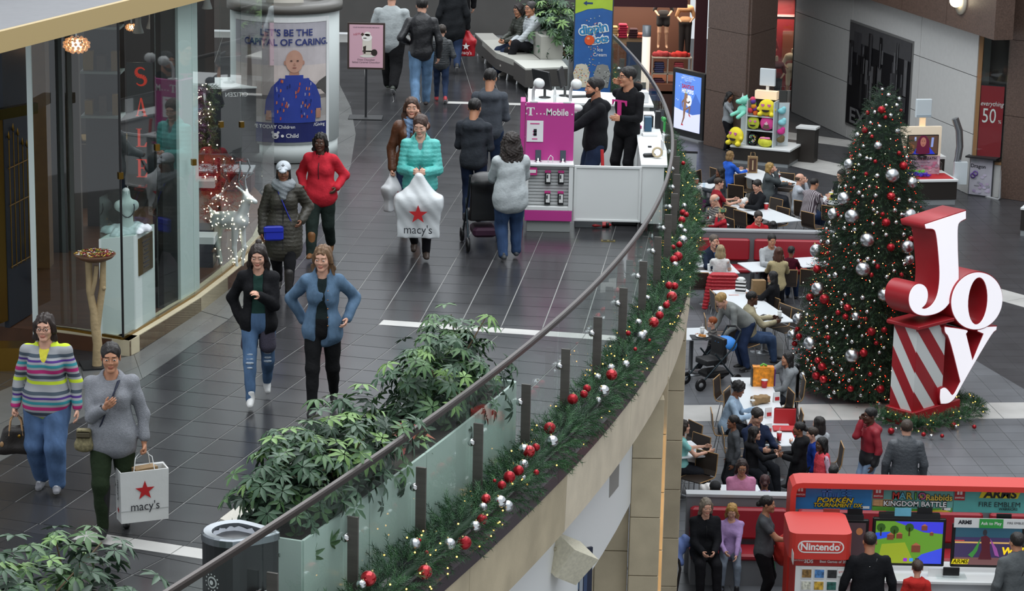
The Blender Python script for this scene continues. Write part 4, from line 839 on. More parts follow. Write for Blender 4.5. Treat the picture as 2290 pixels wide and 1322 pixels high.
 # SALE hanging poster
sc_=at(314,700,IF)+Vector((0,.25,0));po=thing('sale_poster','clear hanging poster with SALE in red letters running down it','poster',(sc_.x,sc_.y,aty(314,265,sc_.y).z))
MB().box((0,0,0),(.30,.006,1.22)).build('panel',mat('2a2c30',.15,name='smoked_panel'),po)
def serif(ch,sz):
 w=sz*.62
 if ch=='A':return[[(0,0),(w*.30,0),(w*.30,sz*.04),(w*.21,sz*.05),(w*.5,sz),(w*.42,sz),(w*.08,sz*.05),(0,sz*.04)],[(w*.42,sz),(w*.56,sz),(w*.92,sz*.05),(w,sz*.04),(w,0),(w*.62,0),(w*.62,sz*.04),(w*.70,sz*.05)],[(w*.25,sz*.30),(w*.7,sz*.30),(w*.68,sz*.36),(w*.27,sz*.36)]]
 if ch=='L':return[[(0,0),(w*.9,0),(w*.95,sz*.26),(w*.88,sz*.26),(w*.7,sz*.06),(w*.38,sz*.06),(0,sz*.04)],[(w*.14,.02*sz),(w*.38,.02*sz),(w*.38,sz*.96),(w*.52,sz*.97),(w*.52,sz),(0,sz),(0,sz*.97),(w*.14,sz*.96)]]
 if ch=='E':return[[(w*.14,0),(w*.38,0),(w*.38,sz),(w*.14,sz)],[(0,0),(w*.9,0),(w*.95,sz*.26),(w*.88,sz*.26),(w*.7,sz*.06),(0,sz*.04)],[(0,sz),(w*.9,sz),(w*.92,sz*.76),(w*.86,sz*.76),(w*.7,sz*.94),(0,sz*.96)],[(w*.3,sz*.48),(w*.66,sz*.48),(w*.66,sz*.54),(w*.3,sz*.54)],[(w*.64,sz*.36),(w*.69,sz*.36),(w*.69,sz*.66),(w*.64,sz*.66)]]
 P=[(math.cos(a)*w*.40+w*.48,math.sin(a)*sz*.235+sz*.735)for a in np.linspace(.5,4.4,12)]+[(math.cos(a)*w*.42+w*.48,math.sin(a)*sz*.25+sz*.26)for a in np.linspace(1.2,-2.6,12)];out=[]
 for i in range(len(P)-1):
  p,q=Vector(P[i]),Vector(P[i+1]);t_=(q-p).normalized();k=lambda j:sz*(.035+.075*math.sin(math.pi*min(max(j/23,0),1))**2);nn=Vector((-t_.y,t_.x));out.append([tuple(p+nn*k(i)),tuple(q+nn*k(i+1)),tuple(q-nn*k(i+1)),tuple(p-nn*k(i))])
 return out
for k,ch in enumerate('SALE'):
 for pl in serif(ch,.20):plate([(x-.055,z)for x,z in pl],mat('d0402e',.5,emit='d03828',estr=.25,name='red_letter'),po,(0,-.006-.0006*k,.36-k*.335),'letter')
 # shelves with boxes, counters, jewellery
def shelf_unit(px0,px1,py,tiers,lab,cols,nb):
 a,b=at(px0,py,IF),at(px1,py,IF);w=b.x-a.x;t=thing('shelf_unit',lab,'shelf',((a.x+b.x)/2,a.y+.2,IF))
 MB().box((0,.19,1.6),(w,.03,3.2)).build('back_panel',m_dark,t)
 for z in tiers:MB().box((0,0,z),(w,.34,.03)).build('shelf',mat('8d9a96',.5,name='shelf_white'),t)
 rd=random.Random(px0)
 for ti,z in enumerate(tiers):
  for k in range(nb):
   c=rd.choice(cols);hh=rd.uniform(.16,.26);tag(MB().box((0,0,hh/2),(w/nb*rd.uniform(.5,.75),.14,hh),rd.uniform(-.15,.15)).box((0,-.071,hh*.5),(w/nb*.3,.004,hh*.25)).build('gift_box',mat(c,.5,name='box_card'),None,(t.location.x-w/2+w/nb*(k+.5),t.location.y-.02,IF+z+.016)),'gift box on the shop shelf unit, %s tier from below, box %s along'%(ORD[ti],ORD[k]),'box','gift boxes on the shop shelves')
shelf_unit(185,276,520,(1.45,2.0,2.55),'dark shelf unit with white shelves of yellow and maroon boxes',('8a6a1c','7a5c14','5a1a20','3a2a18'),3)
ct=at(200,455,IF);jc=thing('jewellery_counter','long dark jewellery counter with warm lit trays inside the shop','counter',(ct.x,ct.y,IF),.25)
MB().box((0,0,.42),(2.2,.6,.84)).build('body',mat('2a211a',.5,name='dark_walnut'),jc);MB().box((0,0,.92),(2.2,.6,.14)).build('glass_top',glass((.8,.75,.65),.2),jc)
for k in range(9):MB().box((-.95+k*.24,0,.87),(.20,.42,.03),bev=.01).build('tray',mat('a08a62' if k%2 else '7d6a48',.6,name='velvet_tray'),jc)
def block(name,lab,cat,px,py,z,d,m,top=None,rot=0.):
 p=at(px,py,z);o=MB().box((0,0,d[2]/2),d).build(name,m,None,(p.x,p.y,z),(0,0,rot));tag(o,lab,cat)
 if top:MB().box((0,0,d[2]+.012),(d[0]+.02,d[1]+.02,.024)).build('counter_top',top,o)
 return o
wc=block('watch_counter','white topped watch counter with a dark glossy front inside the shop','counter',520,330,IF,(.75,.9,.95),m_dark,m_wht,.25);write('CITIZEN',.09,m_wline,wc,(.0,-.455,.86),0,xs=-1.)
block('side_counter','lower grey counter with a white top next to the watch counter','counter',580,300,IF,(.55,1.0,.80),mat('4a5654',.4,name='grey_green'),m_wht,.25)
for(px,py,h_),lab in(((462,395,.28),'white display riser beside the tinsel wreath, upper of two'),((462,520,.30),'white display riser below the pink foliage')):
 block('display_riser',lab,'riser',px,py+20,IF+(.9 if py<450 else .45),(.22,.3,.08),m_wht)
block('riser_cabinet','dark cabinet under the white risers behind the window','cabinet',462,590,IF,(.20,.4,.45),m_navy)
block('coat_rack_base','dark low cabinet with a maroon top deep inside the shop','cabinet',500,420,IF,(.8,.5,.25),mat('4a1218',.5,name='maroon'),m_grey)
# tinsel swag, pink tree and lit wire reindeer behind the window
rd=random.Random(6)
def tinsel(lab,px,py,Y,h_,w_,m,n,seed):
 c=aty(px,py,Y);t=thing('tinsel_swag',lab,'decoration',c);sp=[((rd.gauss(0,w_),rd.gauss(0,w_*.7),rd.uniform(-h_,h_)),(rd.uniform(-1,1),rd.uniform(-1,.4),rd.uniform(-.8,.3)),rd.uniform(.6,1.1))for _ in range(n)];sprigs('tinsel',sp,m,t,14,.10,.05,.0035,seed);lb=MB()
 for p,d_,s in sp[::9]:lb.ball(p,.008,3)
 tag(lb.build('fairy_lights',m_bulb_wh,t),kind='stuff');MB().tube([(0,0,-h_),(0,0,h_)],.02,6).build('core',m_dark,t)
tinsel('purple and silver tinsel swag hung beside the pilaster',436,250,28.0,.30,.055,[mat('7a3a6a',.3,metal=.5,name='purple_tinsel'),mat('c0b0c0',.2,metal=.9,name='silver_tinsel'),mat('8a5a80',.3,metal=.6,name='mauve_tinsel')],260,21)
tinsel('green lit garland hanging behind the shop window',462,265,28.6,.40,.05,[mat('5a6a4a',.5,name='sage_needle'),mat('8a8a5a',.5,name='olive_needle'),mat('44583c',.5,name='dark_sage')],220,22)
tinsel('pink and orange lit feather tree behind the wire reindeer',490,430,29.4,.42,.13,[mat('b04a44',.6,name='pink_feather'),mat('a8603a',.6,name='orange_feather'),mat('8a3a3a',.6,name='red_feather')],420,23)
de=at(515,592,IF);dt=thing('wire_reindeer','white lit wire reindeer standing behind the shop window','reindeer',de,-.5);m_wire=mat('dfe6e4',.4,metal=.3,name='white_wire')
V,F=grow([cone((-.16,0,.52),(.14,0,.55),.105,.11),cone((.16,0,.58),(.24,0,.80),.075,.05),cone((.24,0,.84),(.36,0,.80),.055,.03),cone((.22,.03,.90),(.16,.09,.98),.02,.012),cone((.22,-.03,.90),(.16,-.09,.98),.02,.012),cone((-.26,0,.60),(-.30,0,.66),.03,.015)]+[cone((x,y,.48),(x2,y,.22),.05,.026)for x,x2,y in((-.18,-.22,.06),(-.18,-.14,-.06),(.12,.16,.06),(.12,.10,-.06))]+[cone((x2,y,.22),(x3,y,.0),.026,.02)for x2,x3,y in((-.22,-.17,.06),(-.14,-.10,-.06),(.16,.13,.06),(.10,.14,-.06))],.014,.03)
link('body',mesh_np('body',V,F,m_wire),dt)
for sy in(-1,1):MB().tube([(.22,sy*.03,.90),(.17,sy*.07,1.04),(.22,sy*.10,1.18),(.20,sy*.08,1.28)],.010,5).tube([(.18,sy*.07,1.05),(.27,sy*.10,1.12)],.008,5).build('antler',mat('b8bcc0',.25,metal=.9,name='silver_antler'),dt)
lb=MB();ii=np.random.RandomState(2).permutation(len(V))[:130]
for i in ii:lb.ball(V[i]*1.01,.007,3)
tag(lb.build('fairy_lights',m_bulb_wh,dt),kind='stuff')
mh=aty(398,190,28.4);mq=thing('glove_form','white hand shaped jewellery form beside the pilaster','display form',mh);V,F=grow([cone((0,0,-.18),(0,0,.0),.045,.03),cone((0,0,0),(-.01,0,.08),.032,.036),cone((-.05,0,-.02),(-.03,0,-.06),.022,.02)],.01,.02);link('form',mesh_np('form',V,F,m_wht),mq)
# ------------------------------------------------------------------ advertising drum with its round column
DC=Vector((-3.42,36.98,FU));DR=.80
col=tag(MB().lathe([(.275,0),(.275,6)],28,(DC.x,DC.y,FU)).build('column_7',mat('d4cfc4',.6,name='off_white_column')),'round off white column rising through the advertising drum',kind='structure')
dm=thing('advertising_drum','round drum kiosk around a column with a childrens charity poster','kiosk',DC)
m_drum=mat('c9d0ce',.5,name='drum_white')
MB().lathe([(DR-.06,.02),(DR-.02,.02),(DR-.02,.30),(DR-.06,.30)],40).build('plinth',m_drum,dm);MB().lathe([(DR-.03,.28),(DR,.30),(DR,2.18),(DR-.03,2.20)],48).build('body',m_drum,dm)
MB().lathe([(.30,2.20),(DR+.05,2.20),(DR+.05,2.30),(.62,2.34),(.60,2.26),(.30,2.24)],40).build('rim',mat('54514c',.4,name='dark_rim'),dm)
PA=math.atan2(-DC.y,.2-DC.x)
def wrapq(u0,z0,u1,z1,m,lay=0,n=14,name='print'):
 r=DR+.008+lay*.003;vs=[]
 for i in range(n+1):a=PA+(u0+(u1-u0)*i/n)/DR;vs+=[(r*math.cos(a),r*math.sin(a),z0),(r*math.cos(a),r*math.sin(a),z1)]
 return MB().add(vs,[(2*i,2*i+2,2*i+3,2*i+1)for i in range(n)]).build(name,m,dm)
def wrapp(pts,m,lay=1,name='print'):
 r=DR+.008+lay*.004;n_=len(pts);V_=[(r*math.cos(PA+u/DR),r*math.sin(PA+u/DR),z)for u,z in pts];c=(sum(p[0]for p in pts)/n_,sum(p[1]for p in pts)/n_);V_.append((r*math.cos(PA+c[0]/DR),r*math.sin(PA+c[0]/DR),c[1]))
 return MB().add(V_,[(i,(i+1)%n_,n_)for i in range(n_)]).build(name,m,dm)
def wraptext(b,size,u,z,m,lay=3,**k):
 me=text_mesh(b,size,**k);me.materials.clear();me.materials.append(m);r=DR+.008+lay*.004
 for v in me.vertices:a=PA+(u+v.co.x)/DR;v.co=Vector((r*math.cos(a),r*math.sin(a),z+v.co.y))
 return link('lettering',me,dm)
P_=lambda c:mat(c,.35,var=.08,vscale=5,name='poster_print')
PW=.86
for k,c in enumerate(('a9a6ad','b9b2b4','c6bbb6','b8aca6','6c6664','9d9894','a8a4a2')):wrapq(-PW,[1.72,1.46,1.22,1.02,.96,.70,.52][k],.66,[2.08,1.72,1.46,1.22,1.02,.96,.70][k],P_(c))
wrapq(-PW,.33,.66,.62,P_('20275e'),1);wrapq(.66,.30,.72,2.14,m_wht,2);wrapq(-PW,2.08,.72,2.15,m_wht,2)
wrapp([(-.60,1.0),(-.50,1.0),(-.52,1.80),(-.55,1.88),(-.58,1.80)],P_('7c706c'),1);wrapp([(-.59,.98),(-.51,.98),(-.53,.70),(-.57,.70)],P_('7e7672'),2)
wrapp([(.28,1.02),(.66,1.02),(.66,1.28),(.52,1.22),(.40,1.10)],P_('4c4a48'),1)
wrapq(-.19,.62,.45,.80,P_('2c3f92'),4);wrapq(-.16,.80,.42,1.02,P_('2c3f92'),4);wrapq(-.13,1.02,.39,1.18,P_('2c3f92'),4);wrapq(-.09,1.18,.35,1.27,P_('2c3f92'),4);wrapq(.0,1.27,.26,1.32,P_('2c3f92'),4);wrapp([(-.16,.78),(-.30,.74),(-.28,.95),(-.20,1.14),(-.06,1.28),(-.06,.95)],P_('293b8a'),2);wrapp([(.42,.80),(.56,.78),(.54,.98),(.46,1.16),(.32,1.28),(.32,.95)],P_('293b8a'),2);rd=random.Random(5)
for k in range(46):u,z=rd.uniform(-.14,.38),rd.uniform(.66,1.22);wrapp([(u,z),(u+.018,z+.01),(u+.02,z+.045),(u+.002,z+.05)],P_(rd.choice(('b0493a','c0704a','8a8fb8','1c2a6a'))),4.5)
wrapp(oval(.13,1.52,.125,.165,18),P_('b98f7c'),4);wrapp(oval(.13,1.34,.07,.07,10),P_('a87c68'),3);wrapp([(-.28,.66),(-.20,.66),(-.20,.80),(-.27,.80)],P_('a87c68'),4);wrapp([(.46,.68),(.54,.68),(.54,.82),(.46,.82)],P_('a87c68'),4)
for u in(.085,.175):wrapp(oval(u,1.53,.018,.010,8),P_('3a2a24'),6)
wrapp(oval(.13,1.43,.03,.009,8),P_('8f5a50'),6);wrapp([(.120,1.50),(.14,1.50),(.147,1.465),(.113,1.465)],P_('a67a68'),6)
for u in(.0,.26):wrapp(oval(u,1.50,.02,.035,8),P_('ad8270'),3)
m_blue=P_('27336e');wraptext("LET'S BE THE",.135,.02,1.93,m_blue,bold=.003);wraptext('CAPITAL OF CARING.',.135,.02,1.79,m_blue,bold=.003)
wraptext('GIVE TODAY',.075,-.34,.56,m_wline,bold=.001);wraptext('Children',.07,.02,.56,m_wline);wraptext('/Giving',.07,.52,.58,m_wline);wraptext('Child',.085,.10,.43,m_wline,bold=.001)
wrapp(oval(-.14,.43,.05,.045,10),P_('c9c9cc'),3);wrapp(oval(-.18,.48,.02,.02,8),P_('c9c9cc'),3);wrapp(oval(-.10,.48,.02,.02,8),P_('c9c9cc'),3);wrapp(oval(-.14,.415,.02,.012,8),P_('3a3a44'),4);wrapp(oval(-.04,.43,.022,.022,8),m_wline,3)
wraptext('CITY CENTER',.03,-.62,.30,m_ink,lay=4)
# far side of the upper level
tag(MB().box((-4.0,50.4,7.6),(11,.3,4.2)).build('wall_far',mat('4a4846',.6,var=.1,vscale=2,name='far_wall')),'dim wall closing the upper walkway',kind='structure')
tag(MB().box((19.5,40,3.2),(.3,70,6.4)).build('wall_right_unseen',mat('4e443e',.6,var=.15,vscale=1.5,name='unseen_wall_dark')),'granite clad wall on the far side of the food court, outside the picture',kind='structure')  # unseen wall added so the shop glass mirrors dark stone instead of sky
# ------------------------------------------------------------------ upper walkway furniture
m_mag=mat('b8388a',.45,name='magenta_panel');m_mag2=mat('c4307f',.5,name='magenta_print');m_slat=mat('b9bbbb',.4,name='slatwall_grey')
def rel(t,p):return Vector(p)-t.location
kx0,kx1,ky=.14,.755,31.96
kk=thing('phone_kiosk','magenta and white phone kiosk with slatwall, white half door and service counters','kiosk',(.45,ky,FU))
K=lambda x,y,z:(x-.45,y-ky,z-FU)
def kb(name,x0,x1,y0,y1,z0,z1,m,par=None,bev=.004):return MB().box(K((x0+x1)/2,(y0+y1)/2,(z0+z1)/2),(x1-x0,y1-y0,z1-z0),bev=bev).build(name,m,par or kk)
kb('plinth',.17,.73,32.0,32.5,FU,FU+.15,mat('8f9391',.4,name='plinth_grey'));kb('magenta_base',.14,.75,31.96,32.5,FU+.15,FU+.29,m_mag)
kb('cabinet',.14,.755,32.06,32.5,FU+.29,FU+.87,m_wht);kb('frame_stile',.70,.755,31.96,32.07,FU+.29,FU+.87,m_wht);kb('frame_stile',.14,.18,31.96,32.07,FU+.29,FU+.87,m_wht);kb('frame_rail',.18,.70,31.96,32.07,FU+.29,FU+.34,m_wht)
for k in range(12):kb('slat',.18,.70,32.03,32.06,FU+.355+k*.0425,FU+.355+k*.0425+.034,m_slat,None,.003)
kb('shelf_top',.13,.76,31.95,32.5,FU+.87,FU+.90,m_wht);kb('magenta_panel',.13,.755,32.22,32.28,FU+.90,FU+1.65,m_mag);kb('magenta_side',.06,.125,32.24,32.6,FU,FU+1.66,m_mag)
for x in(.23,.66):kb('lamp_foot',x-.05,x+.05,32.22,32.32,FU+1.65,FU+1.67,m_wht)
def gooseneck(x,sgn):
 l=MB().tube([K(x,32.27,FU+1.67),K(x,32.27,FU+1.80),K(x+.03*sgn,32.25,FU+1.88),K(x+.09*sgn,32.2,FU+1.90)],.022,10).build('lamp_arm',m_wht,kk)
 MB().lathe([(.0,.0),(.05,.01),(.072,.05),(.06,.055),(.062,.07),(.066,.10),(.05,.13),(.0,.135)],18).build('lamp_head',m_wht,l,K(x+.05*sgn,32.22,FU+1.90),(R(70),R(62*sgn),0))
gooseneck(.22,1);gooseneck(.70,1)
MB().ball(K(.80,32.6,FU+1.53),.06,8,0,(1.2,1,.8)).build('camera_dome',m_wht,kk)
# T mark: slab serif capital
def big_t(s):return[(-.5*s,s),(-.5*s,.70*s),(-.44*s,.70*s),(-.36*s,.90*s),(-.13*s,.90*s),(-.13*s,.10*s),(-.26*s,.07*s),(-.26*s,0),(.26*s,0),(.26*s,.07*s),(.13*s,.10*s),(.13*s,.90*s),(.36*s,.90*s),(.44*s,.70*s),(.5*s,.70*s),(.5*s,s)]
def sq(x,z,s):return rect(x-s/2,z,x+s/2,z+s)
for pts in[big_t(.105)]:plate([(x+.19-.45,z+1.485)for x,z in pts],m_wline,kk,K(.45,32.218,FU),'letter')
for x in(.125,.26,.31,.355,.715):plate(sq(x-.45+.012,1.50,.016),m_wline,kk,K(.45,32.218,FU),'letter')
write('Mobile',.125,m_wline,kk,K(.535,32.214,FU+1.53),0,xs=.85,bold=.0025)
kb('notice',.145,.36,32.212,32.219,FU+1.14,FU+1.42,mat('e6e4e6',.5,name='paper'))
for w_,z_,c in((.12,1.38,m_mag2),(.05,1.28,m_mag2),(.05,1.24,m_mag2),(.07,1.18,m_mag2)):kb('notice_print',.25-w_/2,.25+w_/2,32.208,32.212,FU+z_-.006,FU+z_+.006,c,None,0)
kb('notice_print',.235,.275,32.208,32.212,FU+1.22,FU+1.31,m_ink,None,0)
for k,(x,z)in enumerate(((.43,.77),(.60,.77),(.43,.50),(.60,.50))):
 o=thing('phone_case_pack',('upper','upper','lower','lower')[k]+' hanging phone accessory pack on the kiosk slatwall, '+('nearer the woman','nearer the half door')[k%2],'package',(x,32.0,FU+z))
 MB().box((0,0,-.06),(.075,.02,.16)).build('card',m_black,o);MB().box((0,-.002,.025),(.076,.02,.03)).build('header',m_mag2,o);MB().box((.006,-.0115,-.055),(.05,.004,.11)).box((-.006,-.013,-.04),(.018,.004,.05),m=1).build('window_print',[m_wline,m_ink],o);MB().tube([(0,.03,.02),(0,-.03,.02),(0,-.035,.03)],.005,5).build('hook',m_chrome,o)
for k,x in enumerate((.30,.62)):
 o=thing('display_phone',('first','second')[k]+' dark phone propped on a stand under the magenta panel, '+('by the curly haired woman','by the half door')[k],'phone',(x,32.1,FU+.90));MB().box((0,0,.085),(.075,.012,.14),bev=.004).build('screen',mat('39414c',.15,name='phone_screen'),o,(0,0,0),(R(-14),0,0));MB().lathe([(.045,0),(.045,.008),(.012,.012),(.012,.05),(.0,.05)],12).build('stand',m_chrome,o)
tag(MB().tube([(.43,32.08,FU+.901),(.43,32.05,FU+.95),(.46,32.05,FU+1.0),(.49,32.06,FU+.97),(.49,32.07,FU+.905)],.006,6).build('security_cable',m_wht),'white curled security cable between the two display phones','cable')
tag(MB().box((.23,31.98,FU+.80),(.12,.02,.10)).box((.23,31.968,FU+.80),(.09,.004,.04),m=1).build('price_card',[m_mag2,m_wline]),'magenta price card at the top of the slatwall','card')
kb('half_door',.77,1.64,32.05,32.09,FU+.14,FU+.87,m_wht)
for a in((.77,1.64,FU+.14,FU+.17),(.77,1.64,FU+.84,FU+.875),(.77,.80,FU+.17,FU+.84),(1.61,1.64,FU+.17,FU+.84)):kb('door_border',a[0],a[1],32.035,32.05,a[2],a[3],m_wht)
def ctop(poly,z,m=m_wht):return MB().prism([(x-.45,y-ky)for x,y in poly],z-FU-.03,z-FU).build('counter_top',m,kk)
RC=[(1.63,32.05),(1.97,32.05),(2.02,33.2),(2.0,36.2),(1.72,36.2),(1.66,33.8)];ctop(RC,6.40)
MB().prism([(x-.45,y-ky)for x,y in[(1.65,32.07),(1.93,32.07),(1.98,33.2),(1.97,36.1),(1.74,36.1),(1.68,33.8)]],.12,.87).build('right_counter',m_wht,kk);MB().prism([(x-.45,y-ky)for x,y in[(1.70,32.2),(1.90,32.2),(1.93,36),(1.78,36)]],0,.12).build('kick',m_dark,kk)
kb('kick',.80,1.16,32.3,32.6,FU,FU+.14,mat('82878a',.5,name='kick_grey'))
ctop([(.14,32.5),(.62,32.5),(.62,36.4),(2.0,36.3),(1.98,37.3),(.18,37.6)],6.47);kb('left_counter',.18,.58,32.5,36.4,FU,6.44,m_wht);kb('back_counter',.22,1.95,36.45,37.2,FU,6.44,m_wht)
tag(MB().box((1.27,36.44,6.2),(.06,.004,.09)).box((1.27,36.437,6.225),(.06,.004,.03),m=1).build('wall_sticker',[m_wline,m_mag2]),'small white and magenta sticker on the white counter front','sticker')
def monitor(x,y,z,rz,lab,w=.42,h_=.28):
 t=thing('monitor',lab,'monitor',(x,y,z),rz);MB().lathe([(.09,0),(.09,.01),(.02,.02),(.02,.14),(0,.14)],12).build('stand',m_black,t);MB().box((0,0,.14+h_/2),(w,.03,h_),bev=.006).build('screen',m_black,t,(0,0,0),(R(-12),0,0));return t
monitor(.42,36.8,6.47,2.2,'black touch monitor at the far end of the phone counter');monitor(.72,37.0,6.47,1.4,'second black monitor beside the far touch monitor');monitor(.52,33.4,6.47,1.3,'black monitor right behind the magenta panel')
tag(MB().box((.90,36.9,6.482),(.30,.12,.022),.3,bev=.005).build('keyboard',m_dark),'black keyboard on the far phone counter','keyboard')
for k in range(3):tag(MB().box((.78+.03*k,35.8-.45*k,6.50),(.09,.16,.012),.5).build('tablet',m_dark),'black demo tablet on the kiosk counter, %s from the far end'%ORD[k],'tablet')
tag(MB().lathe([(.0,0),(.022,0),(.022,.12),(.016,.13),(.022,.14),(.016,.19),(.02,.2),(.0,.25)],10,(.56,36.3,6.47)).build('mini_tower',m_wht),'slim white charging tower on the far phone counter','charger')
for k,(x,y,d,c,n,l)in enumerate(((1.83,34.55,(.10,.10,.20),'3a5f7a','box','phone box with a blue mountain picture on the counter'),(1.86,34.9,(.12,.12,.16),'1c1c20','box','black box behind the blue phone box'),(1.98,34.8,(.07,.10,.24),'1a1a1e','box','tall black box at the outer counter edge'),(1.72,34.75,(.07,.06,.04),'c4307f','box','small magenta box on the right counter'),(1.84,34.2,(.2,.14,.03),'e8e8e8','papers','stack of white brochures on the right counter'),(1.80,33.3,(.05,.035,.02),'202024','mouse','small black mouse on the right counter'),(1.86,35.4,(.12,.2,.10),'dcdcdc','box','white carton at the far end of the right counter'),(1.80,36.6,(.25,.22,.16),'d8d8d8','box','white printer on the back counter'))):
 tag(MB().box((x,y,6.402+d[2]/2+(.07 if y>36.4 else 0)),d,.1,bev=.004).build({'papers':'brochure_stack','mouse':'computer_mouse'}.get(n,'product_box'),mat(c,.4,name='card')),l,n)
tag(MB().lathe([(.045,0),(.072,0),(.072,.05),(.045,.05),(.045,0)],20).build('tape_roll',mat('b9a888',.5,name='tape')),'beige tape roll lying at the counter corner','tape').matrix_world=Matrix.Translation((1.86,32.55,6.475))@Matrix.Rotation(R(80),4,'X')
tag(MB().box((1.76,32.6,6.425),(.16,.07,.05),.3,bev=.012).build('tape_gun',m_dark),'black tape dispenser next to the beige tape roll','dispenser')
for k in range(4):tag(MB().box((1.93+.02*k,32.75+.22*k,6.50),(.008,.16,.20),.1).build('brochure_holder',glass((.95,.97,.97),.2)if k%2 else m_wht),'brochure holder on the right counter edge, %s from the half door'%ORD[k],'holder')
tag(MB().tube([(2.04,34.2,6.45),(2.04,34.2,6.62),(2.0,34.2,6.66)],.02,6).ball((2.03,34.2,6.63),.035,6).build('green_clamp',mat('3a9a4c',.4,name='green_plastic')),'green plastic clip on the handrail by the phone counter','clip')
vc=thing('floor_vacuum','red upright vacuum cleaner behind the half door','vacuum',(1.14,32.5,FU));MB().box((0,-.1,.03),(.26,.2,.05),.2,bev=.02).build('floor_head',m_red,vc);MB().tube([(0,0,.06),(.03,.1,.5),(.0,.12,.98)],.022,8).build('handle',m_red,vc);MB().tube([(-.03,.02,.08),(-.02,.08,.42)],.05,10).build('canister',m_dark,vc)
for s in(-1,1):MB().lathe([(0,-.02),(.035,-.02),(.035,.02),(0,.02)],12).build('wheel',m_dark,vc,(.09*s,-.16,.035),(0,R(90),0))
tag(MB().box((1.46,32.6,FU+.13),(.34,.3,.26),bev=.02).build('waste_bin',m_dark),'black bin under the right counter','bin')
fo=at(1360,539,FU);tag(MB().box((0,0,.003),(.18,.10,.006)).box((-.04,0,.007),(.05,.05,.004),m=1).box((.04,0,.007),(.05,.05,.004),m=1).build('floor_outlet',[mat('8a7a44',.35,metal=.8,name='brass_plate'),m_dark],None,fo),'brass electrical floor outlet in front of the half door','outlet')
# menu sign on a stand
sg=at(818,264,FU);ms=thing('menu_sign','pink chocolate drink poster in a black frame on a pole stand','sign',sg);m_pink=mat('d0a5b2',.45,name='pink_print')
MB().box((0,0,.01),(.55,.40,.02),bev=.008).build('base_plate',m_dark,ms);MB().tube([(0,0,.02),(0,0,.82)],.018,8).build('pole',m_dark,ms);MB().box((0,0,1.17),(.60,.03,.75)).build('frame',mat('3a2c26',.4,name='dark_bronze'),ms)
MB().box((0,-.017,1.17),(.54,.006,.69)).build('poster',m_pink,ms);write('YOUR FAVORITE FLAVORS ARE BACK!',.028,m_ink,ms,(0,-.022,1.47),xs=.9);write('NEW',.05,mat('b04a5a',.5,name='rose_ink'),ms,(-.15,-.022,1.36),roll=.2);write('Oreo Chocolixir\nSalted Caramel Chocolixir',.042,m_ink,ms,(0,-.022,.93))
for pts,c,ly in((rect(-.06,1.08,.09,1.28),'d8d0c4',0),([(-.04,1.03),(.07,1.03),(.09,1.10),(-.06,1.10)],'c8beb0',0),(oval(.01,1.31,.085,.06),'ece8e2',1),(oval(.02,1.37,.05,.035),'e6e0d8',1),([(-.05,1.16),(.0,1.18),(-.01,1.05),(-.04,1.05)],'33261f',1),(oval(.13,1.07,.05,.055),'2a201c',1),(oval(.02,1.01,.12,.022),'d9d4cc',0),(oval(.03,1.34,.03,.008),'33261f',2),(oval(-.02,1.30,.03,.008),'33261f',2),(oval(-.06,1.36,.03,.03,4),'4a362a',2)):plate(pts,mat(c,.5,name='print'),ms,(0,-.0215-.0012*ly,0),'print')
# ice cream banner
bp=Vector((.96,42.2,FU));bn=thing('ice_cream_banner','tall blue ice cream banner with a green top behind the phone kiosk','banner',bp+Vector((.31,0,0)),-.02)
MB().box((0,0,1.25),(.66,.05,2.5)).build('frame',mat('4a4e54',.4,metal=.5,name='frame_grey'),bn);MB().box((0,.06,.02),(.5,.4,.04)).build('foot',m_dark,bn);MB().box((0,-.027,1.27),(.62,.004,2.4)).build('blue_print',P_('2f5f9e'),bn)
plate([(-.31,1.52),(-.1,1.60),(.14,1.62),(.31,1.58),(.31,2.4),(-.31,2.4)],P_('a6c23c'),bn,(0,-.031,0),'print');write('Located on the Lower\nLevel near Godiva',.075,P_('24406e'),bn,(.02,-.035,1.83));plate([(-.18,1.70),(-.12,1.74),(-.12,1.715),(-.02,1.715),(-.02,1.685),(-.12,1.685),(-.12,1.66)],P_('24406e'),bn,(0,-.034,0),'arrow')
for o_,s_,mm in((0,.022,m_wline),(-.003,.006,P_('2c7fb0'))):write('dippin',.21,mm,bn,(.0,-.036+o_,1.27),roll=.18,bold=s_,sp=.95);write('dots',.17,mm,bn,(.10,-.036+o_,1.09),roll=.18,bold=s_)
plate(oval(-.06,1.08,.085,.085),P_('d8572c'),bn,(0,-.039,0),'print');plate(oval(-.08,1.11,.025,.02),P_('e89a7a'),bn,(0,-.0405,0),'print');write('Ice\nCream',.085,m_wline,bn,(.12,-.037,.88));rd=random.Random(12)
for cx,c in((-.18,'cfc6b0'),(.17,'8a8a86')):
 plate([(cx-.14,.52),(cx-.09,.56+.1),(cx,.60+.08),(cx+.09,.56+.1),(cx+.14,.52),(cx+.10,.28),(cx-.10,.28)],P_(c),bn,(0,-.034,0),'print')
 for k in range(34):u,v=cx+rd.uniform(-.12,.12),rd.uniform(.34,.62);plate(oval(u,v,.010,.010,6),P_(rd.choice(('c05a50','d8d4c8','5a8a6a','c8a040','6a8ab0'))if cx<0 else rd.choice(('3a3a3a','b8b8b4'))),bn,(0,-.036,0),'print')
for k in range(70):u,v=rd.gauss(.0,.05),rd.uniform(.30,1.5);plate(oval(u,v,.009,.009,5),P_(rd.choice(('d05a50','d8b040','5aa06a','e08a4a','9ac0e0','d8d8d8'))),bn,(0,-.0385,0),'print')
